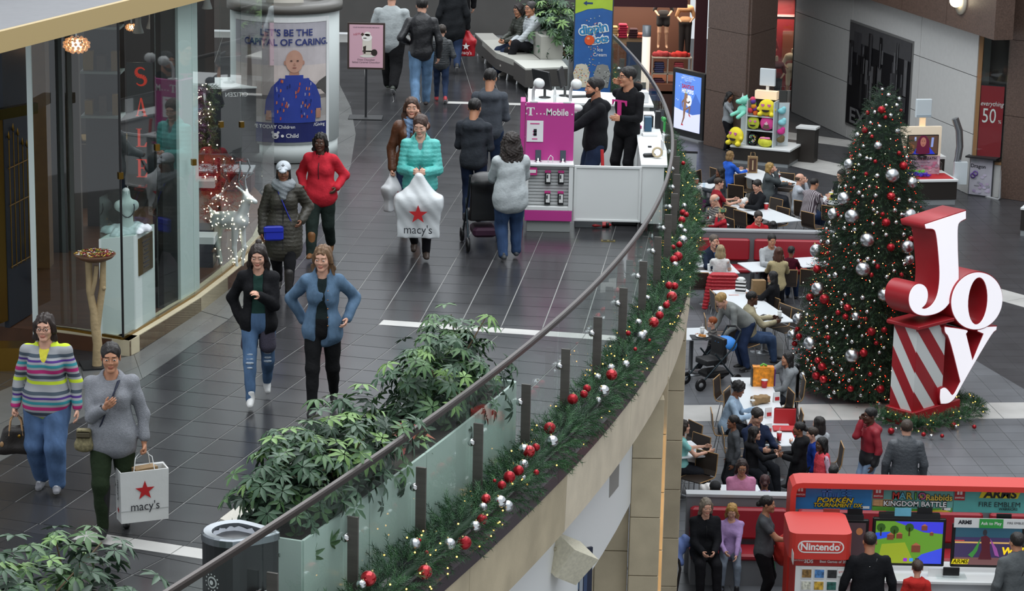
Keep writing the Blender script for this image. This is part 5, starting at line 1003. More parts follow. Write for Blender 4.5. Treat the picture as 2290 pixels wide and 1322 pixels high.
# benches and planters beyond
SZ=5.95;m_seat=mat('a3a29a',.5,bump=.1,bscale=30,name='seat_vinyl');m_bside=mat('4e4b48',.5,name='bench_side')
S=lambda x,y,z=SZ:at(x,y,z)
bt=thing('bench','long cream upholstered bench with end tables where the couple sits','bench',(0,44.5,FU));bo=bt.location
def bprism(name,pts,z0,z1,m):return MB().prism([(p.x-bo.x,p.y-bo.y)for p in pts],z0-FU,z1-FU).build(name,m,bt)
E_,F_,G_,D_=S(1175,153),S(1270,150),S(1256,133),S(1149,134);A_,B_,C_,H_,L_=S(1062,74),S(1078,90),S(1109,118),S(1181,112),S(1132,78)
bprism('end_table',[D_,E_,F_,G_],5.62,SZ-.03,m_bside);bprism('table_top',[D_,E_,F_,G_],SZ-.03,SZ,mat('c4c4bc',.4,name='pale_stone'));bprism('end_table',[A_,B_,S(1118,88),S(1102,74)],5.62,SZ-.03,m_bside);bprism('table_top',[A_,B_,S(1118,88),S(1102,74)],SZ-.03,SZ,mat('9c9a94',.4,name='grey_stone'))
mid=C_.lerp(D_,.45);m2=L_.lerp(S(1209,134),.5)
for q in([B_,C_,S(1165,100),S(1118,88)],[C_,mid,S(1190,119),S(1165,100)],[mid,D_,S(1209,134),S(1190,119)]):bprism('seat_base',q,5.66,SZ-.10,m_bside);bprism('seat_cushion',[v.lerp((q[0]+q[2])/2,.008)for v in q],SZ-.10,SZ,m_seat)
for q in([S(1160,92),S(1182,112),S(1212,108),S(1190,88)],[S(1183,113),S(1209,133),S(1258,133),S(1213,109)]):bprism('back_cushion',q,SZ+.002,SZ+.40,m_seat)
for p in(A_,B_,C_,mid,D_,E_):MB().tube([(p.x-bo.x+.06,p.y-bo.y+.1,0),(p.x-bo.x+.08,p.y-bo.y+.12,.13)],.018,6).build('leg',m_chrome,bt)
w0,w1=S(1078,74,FU),S(1127,74,FU)
def boxp(name,lab,cat,px0,px1,py,dep,ht,m,top=None):
 a,b=at(px0,py,FU),at(px1,py,FU);o=tag(MB().box(((a.x+b.x)/2,a.y+dep/2,FU+ht/2),(b.x-a.x,dep,ht)).build(name,m),lab,cat)
 if top:MB().box(((a.x+b.x)/2,a.y+dep/2,FU+ht+.015),(b.x-a.x+.02,dep+.02,.03)).build('table_top',top,o)
 return o
boxp('planter','white planter box behind the seated couple','planter',1078,1124,75,.7,1.05,m_wht);boxp('planter','white planter box behind the bench backs','planter',1215,1272,128,1.2,.62,m_mint);boxp('side_bench','dark bench box with a pale top beyond the couple','bench',1046,1078,72,1.3,.45,m_bside,mat('c4c4bc',.4,name='pale_stone'))
p0,p1=at(1215,112,FU+.62),at(1262,118,FU+.62);shrub('umbrella_shrub','umbrella shrub behind the bench where the couple sits',[(p0.x-.1,45.6,FU+.6),(p0.x+.15,44.9,FU+.6),(.85,44.2,FU+.6)],.52,.85,130,200,31,1.25)
pq=at(1101,72,FU);shrub('umbrella_shrub','umbrella shrub at the top of the picture over the white planter',[(pq.x-.3,pq.y+.5,FU+1.05),(pq.x+.3,pq.y+.5,FU+1.05)],.38,.35,60,90,33,1.2)
# trash bin, stone bench and folded bag in the near corner
tz=6.46;TC=at(528,1186,tz);bi=thing('trash_bin','rounded dark trash bin with a grey rim and white liner','bin',(TC.x,TC.y,FU),.0)
def drop(s):return[(s*.245*math.cos(a)*(1+(.25*max(0,math.cos(a))**3)),s*(.245 if math.sin(a)>0 else .22)*math.sin(a)*(1-.35*max(0,math.cos(a))))for a in np.linspace(0,2*math.pi,33)[:-1]]
MB().prism(drop(1.),.02,.90).build('body',mat('2e2f31',.35,metal=.3,name='bin_shell'),bi);mb=MB();o_,i_=drop(1.03),drop(.72);n_=32
mb.add([(x,y,.90)for x,y in o_]+[(x,y,.95)for x,y in o_]+[(x,y,.96)for x,y in drop(.96)]+[(x,y,.955)for x,y in i_]+[(x,y,.84)for x,y in drop(.70)],[(r*n_+k,r*n_+(k+1)%n_,(r+1)*n_+(k+1)%n_,(r+1)*n_+k)for r in range(4)for k in range(n_)],0,False);mb.build('rim',mat('868b90',.25,metal=.8,name='brushed_rim'),bi)
V=[];
for r,z in((.70,.93),(.62,.86),(.45,.82),(.2,.815)):V+=[(x*(1+.05*math.sin(9*k)),y*(1+.05*math.sin(7*k)),z+.012*math.sin(k*2.7))for k,(x,y)in enumerate(drop(r))]
MB().add(V,[(r*n_+k,r*n_+(k+1)%n_,(r+1)*n_+(k+1)%n_,(r+1)*n_+k)for r in range(3)for k in range(n_)]+[tuple(range(96,128))],0,True).build('liner',mat('c8ccd4',.35,name='plastic_liner'),bi)
def on_bin(pts,m,name,a,z,r=.25):
 V_=[(r*math.cos(a+u/r),(r-.03)*math.sin(a+u/r),z+v)for u,v in pts];return MB().add(V_,[tuple(range(len(V_)))]).build(name,m,bi)
on_bin([(-.10,.0),(-.04,.04),(.0,.05),(.05,.03),(.10,.04),(.10,-.04),(.05,-.03),(.0,-.06),(-.04,-.03)],m_red,'red_mark',-.85,.52,.275)
on_bin(oval(0,0,.045,.045),m_wline,'badge',-2.25,.62);on_bin(oval(0,0,.033,.033),m_dark,'badge',-2.25,.62,.253);on_bin(oval(0,0,.018,.018),m_wline,'badge',-2.25,.62,.256)
for k in range(12):a=R(30*k);on_bin(sq(.062*math.cos(a),.062*math.sin(a)-.005,.011),m_wline,'badge_letter',-2.25,.62,.255)
sb=thing('stone_bench','stone topped bench between the trash bin and the long planter','bench',edge(17.2,-.5,FU));o=sb.location
SQ=[at(*q,6.0)for q in((672,1222),(702,1165),(530,1131),(492,1160))];sc_=sum(SQ,Vector())/4
MB().prism([tuple((v.lerp(sc_,.04)-o)[:2])for v in SQ],0,.43).build('body',mat('2b2c2e',.4,name='dark_body'),sb);MB().prism([tuple((v-o)[:2])for v in SQ],.43,.50).build('seat_slab',mat('bdb8ac',.5,var=.06,vscale=60,name='terrazzo'),sb)
mb=MB();sweep(mb,18.95,20.4,5,[(-1.22,FU),(-.78,FU),(-.78,5.99),(-1.22,5.99)]);tag(mb.build('stone_ledge',mat('b3ab98',.5,var=.05,name='sandstone')),'long sandstone ledge along the inner side of the planter','ledge')
mb=MB();sweep(mb,20.25,20.75,2,[(-1.05,FU),(-.78,FU),(-.78,6.02),(-1.05,6.02)]);tag(mb.build('stone_block',mat('c4c0b6',.5,var=.05,name='terrazzo_light')),'pale terrazzo block between the two shrubs','block')
bg=edge(16.55,-.22,FU);fb=thing('folded_stroller','black folded stroller with white letters behind the glass by the bin','stroller',bg);MB().box((0,0,.22),(.5,.16,.40),.5,bev=.05).build('bag',m_black,fb);MB().tube([(-.1,0,.36),(-.2,.02,.52),(-.05,.05,.56),(.1,.08,.48)],.022,8).build('handle',m_dark,fb);write('ON',.10,m_wline,fb,(.10,-.10,.30),.5,roll=.3,bold=.003)
# ------------------------------------------------------------------ far walls of the food court
m_gran=mat('5a483f',.45,var=.28,vscale=26,name='brown_granite');m_panel=mat('c2c2c0',.42,var=.03,name='grey_wall_panel');m_joint=mat('4a4a48',.8,name='joint')
def prismp(name,lab,pts,z0,z1,m):return tag(MB().prism([(p[0],p[1])for p in pts],z0,z1).build(name,m),lab,kind='structure')
g1,g2,g3=at(1576,323),at(1664,345),at(1722,322)
gp1=prismp('column_8','wide brown granite pillar behind the plush toy kiosk',[g1,g2,g3,g3+Vector((.6,6,0)),g1+Vector((.6,6,0))],0,9,mat('3c302a',.6,name='pillar_core'))
for a,b in((g1,g2),(g2,g3)):
 z=0
 for hgt in(1.55,1.7,1.7,1.7,1.7):wall_seg(MB(),a.lerp(b,.004),a.lerp(b,.996),z+.006,z+hgt-.006,-.05).build('granite_slab',m_gran,gp1);z+=hgt
WA,WB=at(1770,250),at(2168,436);wth=math.atan2(WB.y-WA.y,WB.x-WA.x);WL=(WB-WA).length
gw=tag(bpy.data.objects.new('wall_right',None),'grey panelled shop wall with a tall black and white city poster',kind='structure');C.objects.link(gw);gw.location=WA;gw.rotation_euler=(0,0,wth)
def won(px,py):
 d=_fw*FPX+_ri*(px-1145)+_up*(661-py);n=Vector((-(WB-WA).y,(WB-WA).x,0)).normalized();t=(WA-Vector((0,0,CAM_H))).dot(n)/d.dot(n);p=Vector((0,0,CAM_H))+d*t;return(p-WA).dot((WB-WA).normalized()),p.z
MB().box((WL/2-.1,.18,3),(WL+.2,.3,6)).build('core',m_joint,gw)
sx=[0,won(1905,100)[0],won(2058,130)[0],WL];zz=[0,1.55,3.0,4.2]
for i in range(3):
 for j in range(3):MB().box(((sx[i]+sx[i+1])/2,.01,(zz[j]+zz[j+1])/2),(sx[i+1]-sx[i]-.02,.05,zz[j+1]-zz[j]-.02)).build('wall_panel',m_panel,gw)
a,b=won(1895,270),won(2033,285);t0=won(1895,58)[1];z0=won(1960,285)[1];pxw=b[0]-a[0];po=thing('city_poster','tall black and white city poster with big grey block letters on the grey wall','poster',WA+(WB-WA).normalized()*(a[0]+b[0])/2+Vector((math.sin(wth),-math.cos(wth),0))*.03,wth)
PZ0,PZ1=.45,3.28;MB().box((0,0,(PZ0+PZ1)/2),(pxw+.12,.03,PZ1-PZ0+.12)).build('frame',mat('6f6f6e',.4,name='poster_frame'),po);MB().box((0,-.02,(PZ0+PZ1)/2),(pxw,.02,PZ1-PZ0)).build('print',P_('1d1d20'),po)
rd=random.Random(17)
plate(rect(-pxw/2,PZ1-.5,pxw/2,PZ1),P_('4a4a4c'),po,(0,-.031,0),'sky_print')
for k in range(46):
 u=rd.uniform(-pxw/2+.15,pxw/2-.15);w_=rd.uniform(.10,.30);hh=rd.uniform(.2,1.0);zb_=PZ0+.45+rd.uniform(0,1.6);plate(rect(u-w_/2,zb_,min(u+w_/2,pxw/2),min(zb_+hh,PZ1-.12)),P_(rd.choice(('2e2e30','3c3c3f','4a4a4d','1d1d1f','5a5a5c'))),po,(0,-.033-.0006*k,0),'building_print')
 if k%2:plate(rect(u,zb_,u+.03,min(zb_+hh*.8,PZ1-.12)),P_('77777a'),po,(0,-.0335-.0006*k,0),'edge_print')
write('EXPRESS',.60,mat('6c6c6e',.5,name='grey_letters'),po,(0,-.066,PZ0+.26),xs=pxw/2.62,bold=.012)
lint=tag(bpy.data.objects.new('beam_1',None),'brown granite band above the grey wall',kind='structure');C.objects.link(lint);lint.location=WA;lint.rotation_euler=(0,0,wth)
for k in range(6):MB().box((-1.3+k*2.8,-.12,5.65),(2.78,.5,3.0)).build('granite_slab',m_gran,lint)
sc0=won(2181,5);sl=thing('globe_sconce','round white wall lamp on the granite band','lamp',WA+(WB-WA).normalized()*sc0[0]+Vector((math.sin(wth),-math.cos(wth),0))*.42+Vector((0,0,sc0[1])),wth)
MB().ball((0,-.10,.04),.16,10).build('globe',mat('fff6e0',.4,emit='ffedc8',estr=5.,name='lamp_globe'),sl);MB().lathe([(.10,.0),(.30,.0),(.31,-.06),(.24,-.10)],24).build('dish',mat('b8b0a0',.4,name='frosted_dish'),sl,(0,0,0),(R(90),0,0))
# second shop window with a red sale poster and the end pillar
w0=WB+(WB-WA).normalized()*.0;e1=at(2236,442);e2=at(2420,470);we=tag(bpy.data.objects.new('window_2',None),'shop window with an orange frame between grey wall and granite',kind='structure');C.objects.link(we);wh2=math.atan2(e1.y-WB.y,e1.x-WB.x);ww=(e1-WB).length+.02;we.location=WB;we.rotation_euler=(0,0,wh2)
MB().box((ww/2,.6,2.3),(ww,.05,3.9)).build('back_panel',mat('3a3431',.6,name='dim_interior'),we);MB().box((ww/2,.3,.42),(ww,.6,.84)).build('sill_wall',m_panel,we);MB().box((.06,.2,2.5),(.10,.45,3.4)).build('frame',mat('a8764e',.5,name='copper_frame'),we);MB().box((ww/2,.2,.86),(ww,.45,.06)).build('frame',mat('a8764e',.5,name='copper_frame'),we);MB().box((ww/2,-.06,2.5),(ww,.012,3.3)).build('glass_pane',m_glass,we)
rp=thing('sale_sign','red sale poster reading fifty percent in the copper framed window','poster',WB+Matrix.Rotation(wh2,3,'Z')@Vector((ww*.50,.03,.93)),wh2);MB().box((0,0,.95),(.62,.04,1.9)).build('frame',m_dark,rp);MB().box((.02,-.025,.95),(.58,.01,1.84)).build('panel',mat('8e1c26',.45,name='poster_red'),rp)
write('everything',.17,m_wline,rp,(.02,-.034,1.42),xs=.8,shear=.3);write('5',.52,m_wline,rp,(-.125,-.034,1.10),xs=.7);write('0',.52,m_wline,rp,(.06,-.034,1.10),xs=.7);write('%',.12,m_wline,rp,(.24,-.034,.98))
gr2=prismp('column_9','brown granite pillar at the edge beside the sale window',[e1,e2,e2+Vector((1,4,0)),e1+Vector((1,4,0))],0,9,mat('3c302a',.6,name='pillar_core'));z=0
for hgt in(2.1,1.9,1.9,1.9):wall_seg(MB(),e1,e2,z+.006,z+hgt-.006,-.05).build('granite_slab',m_gran,gr2);z+=hgt
ol=at(2247,405,1.0)
tag(wall_seg(MB(),at(2245,424)-Vector((0,.1,0)),at(2252,425)-Vector((0,.1,0)),.42,.58,-.02).build('wall_outlet',mat('b0a068',.4,metal=.6,name='brass_plate')),'small brass wall outlet on the granite pillar','outlet')
pq=at(2192,432);tag(MB().tube([at(2150,427),at(2233,447),at(2235,447)+Vector((0,0,.05)),at(2235,447)+Vector((0,0,.78))],.035,6).build('folding_rail',mat('c8cacc',.35,metal=.5,name='pale_metal')),'pale metal rail lying along the granite pillar foot','rail')
# clothes shop window at the top
VY=73.0;m_maroon=mat('3a1018',.5,name='maroon_wall');m_warm=mat('7a4a34',.6,name='warm_wall')
def vb(name,px0,py0,px1,py1,Y,dep,m,parent=None):a,b=aty(px0,py1,Y),aty(px1,py0,Y);return MB().box(((a.x+b.x)/2,Y+dep/2,(a.z+b.z)/2),(abs(b.x-a.x),dep,abs(b.z-a.z))).build(name,m,parent)
vw=tag(bpy.data.objects.new('wall_far_shop',None),'maroon shop front with a warm lit clothes window',kind='structure');C.objects.link(vw)
vb('maroon_panel',1544,-160,1590,340,VY,.2,m_maroon,vw);vb('maroon_panel',1250,-160,1544,12,VY,.2,m_maroon,vw);vb('maroon_panel',1250,205,1544,330,VY,.2,mat('4a3029',.6,name='brown_base'),vw);vb('back_wall',1240,-160,1550,330,VY+2.2,.1,mat('5a3a2c',.6,name='warm_back'),vw);vb('window_floor',1240,190,1550,205,VY,2.2,m_warm,vw)
area('window_glow',tuple(aty(1440,-10,VY+.9)),(0,0,0),3.2,1.2,105,(1,.86,.72))
def garment_pile(px,py,Y,w_,n,cols,lab,hh=.06):
 c=aty(px,py,Y);t=thing('folded_pile',lab,'clothes',c);rd=random.Random(px)
 for k in range(n):MB().box((rd.uniform(-.02,.02),0,hh*(k+.5)),(w_*rd.uniform(.9,1.),.3,hh*.92),0,bev=.02).build('folded_shirt',mat(cols[k%len(cols)],.9,bump=.4,bscale=25,name='folded_cloth'),t)
 return t
tbl=vb('display_table',1362,84,1445,98,VY+.5,.7,mat('9a7a58',.5,name='pale_wood'));tag(tbl,'pale wood display table with folded clothes in the shop window','table')
for px,n,c,l in((1371,5,('b08a58','b89468'),'camel folded pile on the window table'),(1393,6,('a81f3c','9c1a36'),'crimson folded pile on the window table'),(1416,4,('3a1820','321218'),'dark maroon folded pile on the window table'),(1434,2,('b0503a','b85a40'),'rust folded pile at the table end')):garment_pile(px,84,VY+.55,.27,n,c,l,.068)
us=thing('window_shelf','pale cube shelf below the red garments in the shop window','shelf',aty(1500,200,VY+.4));o=us.location
for pz in(.0,.48,.95):MB().box((0,0,pz),(1.15,.4,.03)).build('shelf',mat('a89a8a',.5,name='shelf_pale'),us)
for px_ in(-.57,-.12,.57):MB().box((px_,0,.475),(.03,.4,.95)).build('divider',mat('a89a8a',.5,name='shelf_pale'),us)
for k,(dx,dz,c,l)in enumerate(((.2,.50,('a84048','b04850'),'rose folded pile on the upper cube shelf'),(-.36,.50,('3a3a5a','44445e'),'navy folded pile on the upper cube shelf'),(.2,.02,('2a2024','30262a'),'dark folded pile on the lower cube shelf'),(-.36,.02,('4a2a3a','523040'),'plum folded pile on the lower cube shelf'))):q=proj(o+Vector((dx,.0,dz)));garment_pile(q[0],q[1],VY+.4,.3,5,c,l)
for k,(dx,c,l)in enumerate(((-.3,'a83a3a','first red garment laid on top of the cube shelf'),(.25,'b82a22','bright red garment laid on top of the cube shelf'))):V,F=grow([cone((-.22,0,.05),(.22,.02,.05),.08,.07),cone((-.1,.08,.08),(.15,-.08,.1),.08,.06)],.03,.05,warp=lambda x,y,z:.012*np.sin(40*x+20*y));tag(link('red_garment',mesh_np('red_garment',V,F,mat(c,.9,bump=.4,bscale=20,name='red_knit')),None,o+Vector((dx,0,.97))),l,'clothes')
def mannequin(px,py,Y,lab,top,bot,skin='c09a7c',h=1.8,headless=False,legs=True):
 c=aty(px,py,Y);t=thing('mannequin',lab,'mannequin',c);k=h/1.8;V,F=grow([cone((s*.09,0,.88*k),(s*.10,-.02,.48*k),.085,.058)for s in(-1,1)]+[cone((s*.10,-.02,.48*k),(s*.12,.02,.07*k),.055,.034)for s in(-1,1)]+[cone((s*.12,.02,.05),(s*.13,-.12,.03),.035,.028)for s in(-1,1)]+[cone((-.06,0,.95*k),(.06,0,.95*k),.11,.11),cone((-.05,0,1.35*k),(.05,0,1.35*k),.10,.10),cone((0,0,1.5*k),(0,0,1.6*k),.05,.045)]+([]if headless else[ell((0,0,1.70*k),(.075,.09,.11))])+[cone((s*.17,0,1.38*k),(s*.26,.05,1.12*k),.045,.036)for s in(-1,1)]+[cone((s*.26,.05,1.12*k),(s*.14,-.10,.98*k),.036,.03)for s in(-1,1)],.02,.03)
 link('body',mesh_np('body',V,F,mat(skin,.45,name='mannequin_skin')),t)
 if top:V,F=grow([cone((-.07,0,1.0*k),(.07,0,1.0*k),.125,.125),cone((-.08,0,1.36*k),(.08,0,1.36*k),.115,.115)]+[cone((s*.17,0,1.38*k),(s*.26,.05,1.12*k),.065,.056)for s in(-1,1)],.025,.04);link('top',mesh_np('top',V,F,mat(top,.85,name='mannequin_top')),t)
 if bot:V,F=grow([cone((-.07,0,.95*k),(.07,0,.95*k),.125,.125)]+[cone((s*.09,0,.9*k),(s*.10,-.01,bot[1]*k),.105,.10 if bot[1]>.5 else .07)for s in(-1,1)],.025,.04);link('bottom',mesh_np('bottom',V,F,mat(bot[0],.8,name='mannequin_bottom')),t)
 return t
mannequin(1481,108,VY+.8,'bare legged mannequin in black shorts above the red garments','1c1a1c',('141416',.72));mannequin(1530,122,VY+.9,'mannequin in a tan top and dark trousers next to the bare legged one','a87e58',('1a1614',.1))
pil=tag(MB().box((0,0,1.2),(.5,.04,1.6)).build('price_poster',mat('2a2c30',.4,name='dark_poster'),None,aty(1418,170,VY+.42)-Vector((0,0,1.0))),'dark price poster standing in the clothes window','poster');write('90',.3,mat('8a8a8c',.5,name='grey_letters'),pil,(.05,-.025,.8))
# red window right of the granite pillar
RYa,RYb=at(1722,258),at(1783,266);rw=tag(bpy.data.objects.new('window_3',None),'narrow red lit clothes window between granite pillar and grey wall',kind='structure');C.objects.link(rw)
def rb(name,px0,py0,px1,py1,Y,dep,m):return vb(name,px0,py0,px1,py1,Y,dep,m,rw)
RY=75.0
rb('back_panel',1700,-40,1800,300,RY+1.6,.05,mat('7c141a',.5,name='red_back'));rb('floor_panel',1700,240,1790,262,RY,1.6,mat('8a2018',.5,name='red_floor'));rb('top_shelf',1715,38,1788,42,RY+.3,.6,mat('5c1216',.5,name='dark_red'));rb('poster_panel',1748,70,1782,138,RY+1.2,.03,mat('a0604c',.6,name='peach_print'));rb('glass_pane',1712,0,1790,262,RY-.05,.02,m_glass)
area('red_window_glow',tuple(aty(1750,5,RY+.8)),(0,0,0),.8,.8,45,(1,.8,.65))
mannequin(1732,245,RY+.5,'mannequin in a red plaid jacket in the red window','6a1a20',('20242a',.1),headless=True);mannequin(1768,215,RY+.9,'cream dressed mannequin deeper in the red window','d0b89a',('c8b498',.4),h=1.6,headless=True);mannequin(1716,190,RY+1.0,'red faced mannequin at the window edge by the pillar','a82a24',('5a1a1c',.1),skin='b04a38')
for px,l in((1749,'grey paper bag on the red window floor'),(1769,'white paper bag on the red window floor')):tag(MB().box((0,0,.2),(.28,.12,.4)).tube([(-.08,0,.4),(-.06,0,.52),(.06,0,.52),(.08,0,.4)],.008,5).build('paper_bag',mat('c4bcb8' if px>1760 else '7a7674',.6,name='bag_paper'),None,aty(px,232,RY+.3)),l,'bag')
# lit bollards
for(px,py0,py1,z0),l in zip(((1447,57,195,0),(1958,196,240,0)),('tall lit bollard lamp behind the curved balcony glass','lit bollard lamp half hidden behind the christmas tree')):
 b_=at(px-9,318)if px<1500 else at(px-3,330);z1=zat(b_,py0);t=thing('bollard_lamp',l,'lamp',b_);r_=.115;MB().lathe([(r_,0),(r_,z1-.3)],18).build('lit_shaft',mat('efe2d6',.4,emit='ffe4cc',estr=.55,name='lit_acrylic'),t);MB().lathe([(r_+.005,z1-.3),(r_+.005,z1),(0,z1)],18).build('cap',mat('787c80',.4,metal=.4,name='grey_cap'),t)
 # digital sign
s0,s1=at(1505,300),at(1575,318);dgl=(s1-s0).length;ds=thing('digital_sign','upright digital sign with a blue snowy cartoon picture','sign',(s0+s1)/2,math.atan2(s1.y-s0.y,s1.x-s0.x));hS=zat(s0,150)
MB().box((0,0,hS/2),(dgl+.02,.16,hS),bev=.02).build('housing',m_black,ds);SW,Z0,Z1=dgl*.82,.22,hS-.12
def scr(c,e=.55):return mat(c,.3,emit=c,estr=e,name='screen_image')
def ds_p(pts,c,ly,e=.55):return plate(pts,scr(c,e),ds,(0,-.082-.002*ly,0),'screen_image')
ds_p(rect(-SW/2,Z0,SW/2,Z1),'5a86d8',0);zm=Z0+(Z1-Z0)*.30;ds_p([(-SW/2,Z0),(SW/2,Z0),(SW/2,zm+.08),(SW*.2,zm),(-SW*.1,zm+.05),(-SW/2,zm+.12)],'d0d4ee',2);ds_p([(-.05,zm),(SW*.30,zm+.62),(SW/2,zm+.35),(SW/2,zm)],'4468b8',1)
rd=random.Random(8)
for k in range(12):ds_p(star_pts(.022,.3,4),'e8eefc',1).location=(rd.uniform(-SW*.45,SW*.45),-.083,rd.uniform(Z0+.6,Z1-.1))
ds_p([(-.36,zm),(-.30,zm+.5),(-.24,zm)],'4a70c4',1);ds_p(oval(.06,Z1-.72,.13,.16),'eef0f8',3)
for pts,c in((([(-.17,.75),(-.05,.75),(-.03,1.10),(-.14,1.12)]),'8a6a58'),([(-.14,1.08),(.0,1.12),(.0,1.26),(-.12,1.28)],'8a6a58'),([(-.16,.78),(-.06,.78),(-.10,.50),(-.20,.28),(-.23,.30),(-.16,.52)],'7d5f4e'),([(-.06,.80),(.12,.92),(.14,.88),(.10,.62),(.07,.62),(.08,.84),(-.06,.74)],'7d5f4e'),([(-.16,1.08),(-.24,.98),(-.22,.82),(-.19,.82),(-.20,.96),(-.13,1.02)],'7d5f4e'),([(-.04,1.04),(.06,1.0),(.05,.96),(-.04,.98)],'7d5f4e'),([(-.24,.26),(-.14,.27),(-.17,.31),(-.23,.31)],'b02a2a'),([(.08,.60),(.16,.56),(.10,.66)],'b02a2a'),([(.04,1.02),(.10,1.06),(.12,1.03),(.06,.97)],'2a2a30'),([(-.13,1.27),(-.02,1.25),(-.06,1.32)],'3a8a4a'),([(-.11,1.28),(-.14,1.40),(-.12,1.40),(-.08,1.29)],'7d5f4e')):ds_p([(x*1.05,z*.92+.1)for x,z in pts],c,4)
def ds_t(b_,s_,z,c,ly=5,**k):write(b_,s_,scr(c,.5),ds,(k.pop('x',0),-.082-.002*ly,z),**k)
ds_t("SANTA'S",.155,Z1-.34,'b02028',bold=.004,xs=.9);ds_t('HELPERS',.155,Z1-.47,'f4f4fa',bold=.004,xs=.9);ds_t('Ready for an adventure?\nComplete 2 fun tasks for Santa\nand win a prize!',.050,Z1-.10,'e8eefc');ds_t('Santa is HERE!',.05,Z1-.22,'8a3050');ds_t('TIME REMAINING 10 MIN',.022,Z1-.72,'555a70',x=.06)
MB().box((0,0,.02),(dgl+.1,.5,.04)).build('base_plate',mat('9a9c9e',.4,metal=.4,name='base_metal'),ds)
tag(wall_seg(MB(),at(1505,402),at(1556,404),.05,.70,.06).build('low_barrier',mat('a0a4a6',.5,name='pale_panel')),'pale barrier panel with a dark frame by the garland','barrier')
tag(wall_seg(MB(),at(1503,402),at(1558,404),.70,.75,.07).build('barrier_rail',m_dark),'dark top rail over the pale barrier panel','rail')
# ------------------------------------------------------------------ plush toy kiosk
k0,k1=at(1634,364),at(1764,376);kr=math.atan2(k1.y-k0.y,k1.x-k0.x);kL=(k1-k0).length;kc=(k0+k1)/2;TK=thing('toy_kiosk','white topped dark kiosk base with a lit shelf tower of plush toys','kiosk',kc,kr)
MB().box((0,.55,.05),(kL-.06,1.1,.10)).build('plinth',mat('8f9496',.4,name='plinth_grey'),TK);MB().box((0,.55,.265),(kL,1.14,.33)).build('body',mat('28231f',.5,name='espresso'),TK);MB().box((0,.55,.455),(kL+.05,1.2,.06),bev=.01).build('counter_top',m_wht,TK)
for x in(-.36,.38):MB().box((x-.08,.30,1.08),(.03,.42,1.24)).build('side_panel',mat('c8d0d2',.3,name='pale_acrylic'),TK)
MB().box((-.07,.50,1.08),(.74,.03,1.24)).build('back_panel',mat('33302e',.5,name='dark_back'),TK)
for z in(.90,1.28):MB().box((-.07,.30,z),(.74,.40,.02)).build('shelf',mat('c8d0d2',.3,name='pale_acrylic'),TK)
for x,r_ in((-.52,-.5),(.54,.5)):MB().box((x-.08,.50,1.07),(.28,.03,1.15),r_).build('wing_panel',mat('c6ced0',.35,name='wing_panel'),TK)
MB().box((-.03,.50,1.82),(.60,.22,.22)).build('light_box',mat('f2dcc0',.4,emit='ffd8a8',estr=.25,name='lit_box'),TK);MB().box((-.06,.63,2.27),(.42,.10,.46),.0,bev=.01).build('sign_board',mat('d0d8dc',.4,name='blank_sign'),TK);MB().box((-.06,.66,2.02),(.08,.06,.5)).build('sign_post',m_wht,TK);MB().box((.95,1.2,.45),(.5,.4,.9)).build('till_counter',mat('28231f',.5,name='espresso'),TK);MB().box((.95,1.2,.92),(.55,.45,.05)).build('till_top',m_wht,TK)
def tkw(x,y,z):return kc+Matrix.Rotation(kr,3,'Z')@Vector((x-.08,y-.12,z-.18))
m_yel=mat('e8d636',.85,bump=.2,bscale=60,name='yellow_plush');m_pkh=mat('d86ab0',.7,name='pink_heart');m_mth=mat('2a1c12',.7,name='brown_mouth')
def heart(cx,cz,s):return[(cx+s*.9*math.sin(t)**3,cz+s*(.72*math.cos(t)-.28*math.cos(2*t)-.11*math.cos(3*t)))for t in np.linspace(0,2*math.pi,17)[:-1]]
def plush(x,y,z,r,lab,square=False,col=m_yel,limbs=True,face=True,rz=0.):
 t=thing('plush_toy',lab,'plush toy',tkw(x,y,z),kr+rz)
 P=[ell((0,0,r),(r,r*.55,r*(.98)))]if not square else[bx((0,0,r),(r*.72,r*.14,r*.72)),ell((0,0,r),(r*.95,r*.3,r*.95))]
 if limbs:P+=[ell((s*r*.72,-r*.42,r*.24),(r*.30,r*.36,r*.28))for s in(-1,1)]+[ell((s*r*.98,-r*.2,r*.82),(r*.2,r*.2,r*.2))for s in(-1,1)]
 V,F=grow(P,r/9,r*.12);link('body',mesh_np('body',V,F,col),t)
 if face:
  f=-r*.56
  for s in(-1,1):plate(heart(s*r*.38,r*1.32,r*.24),m_pkh,t,(0,f+r*.06,0),'heart_eye',th=.01)
  plate([(r*.48*math.cos(a),r*.82+r*.30*math.sin(a))for a in np.linspace(math.pi*1.02,math.pi*1.98,10)],m_mth,t,(0,f+r*.02,0),'mouth',th=.01)
 return t
plush(-.60,.12,.665,.25,'large yellow heart eyed plush sitting at the kiosk corner',rz=-.5);plush(.15,.34,1.475,.23,'yellow heart eyed plush on the top shelf of the toy tower');plush(-.19,.30,1.095,.18,'square yellow green heart eyed cushion on the middle shelf',True,mat('c4d040',.8,name='lime_plush'),False)
t=plush(.18,.30,1.095,.20,'pink cushion with a brown swirl on the middle shelf',True,mat('e04a98',.8,name='pink_plush'),False,False);
for(cx,cz,rx,rz_)in((0,.10,.10,.04),(0,.15,.075,.035),(0,.195,.05,.03),(.01,.235,.02,.02)):plate(oval(cx,cz,rx,rz_),mat('6a5148',.6,name='swirl_print')if cz<.18 else mat('e8c8cc',.6,name='cream_print'),t,(0,-.075-.003*cz*100*.1,0),'swirl_print',th=.006)
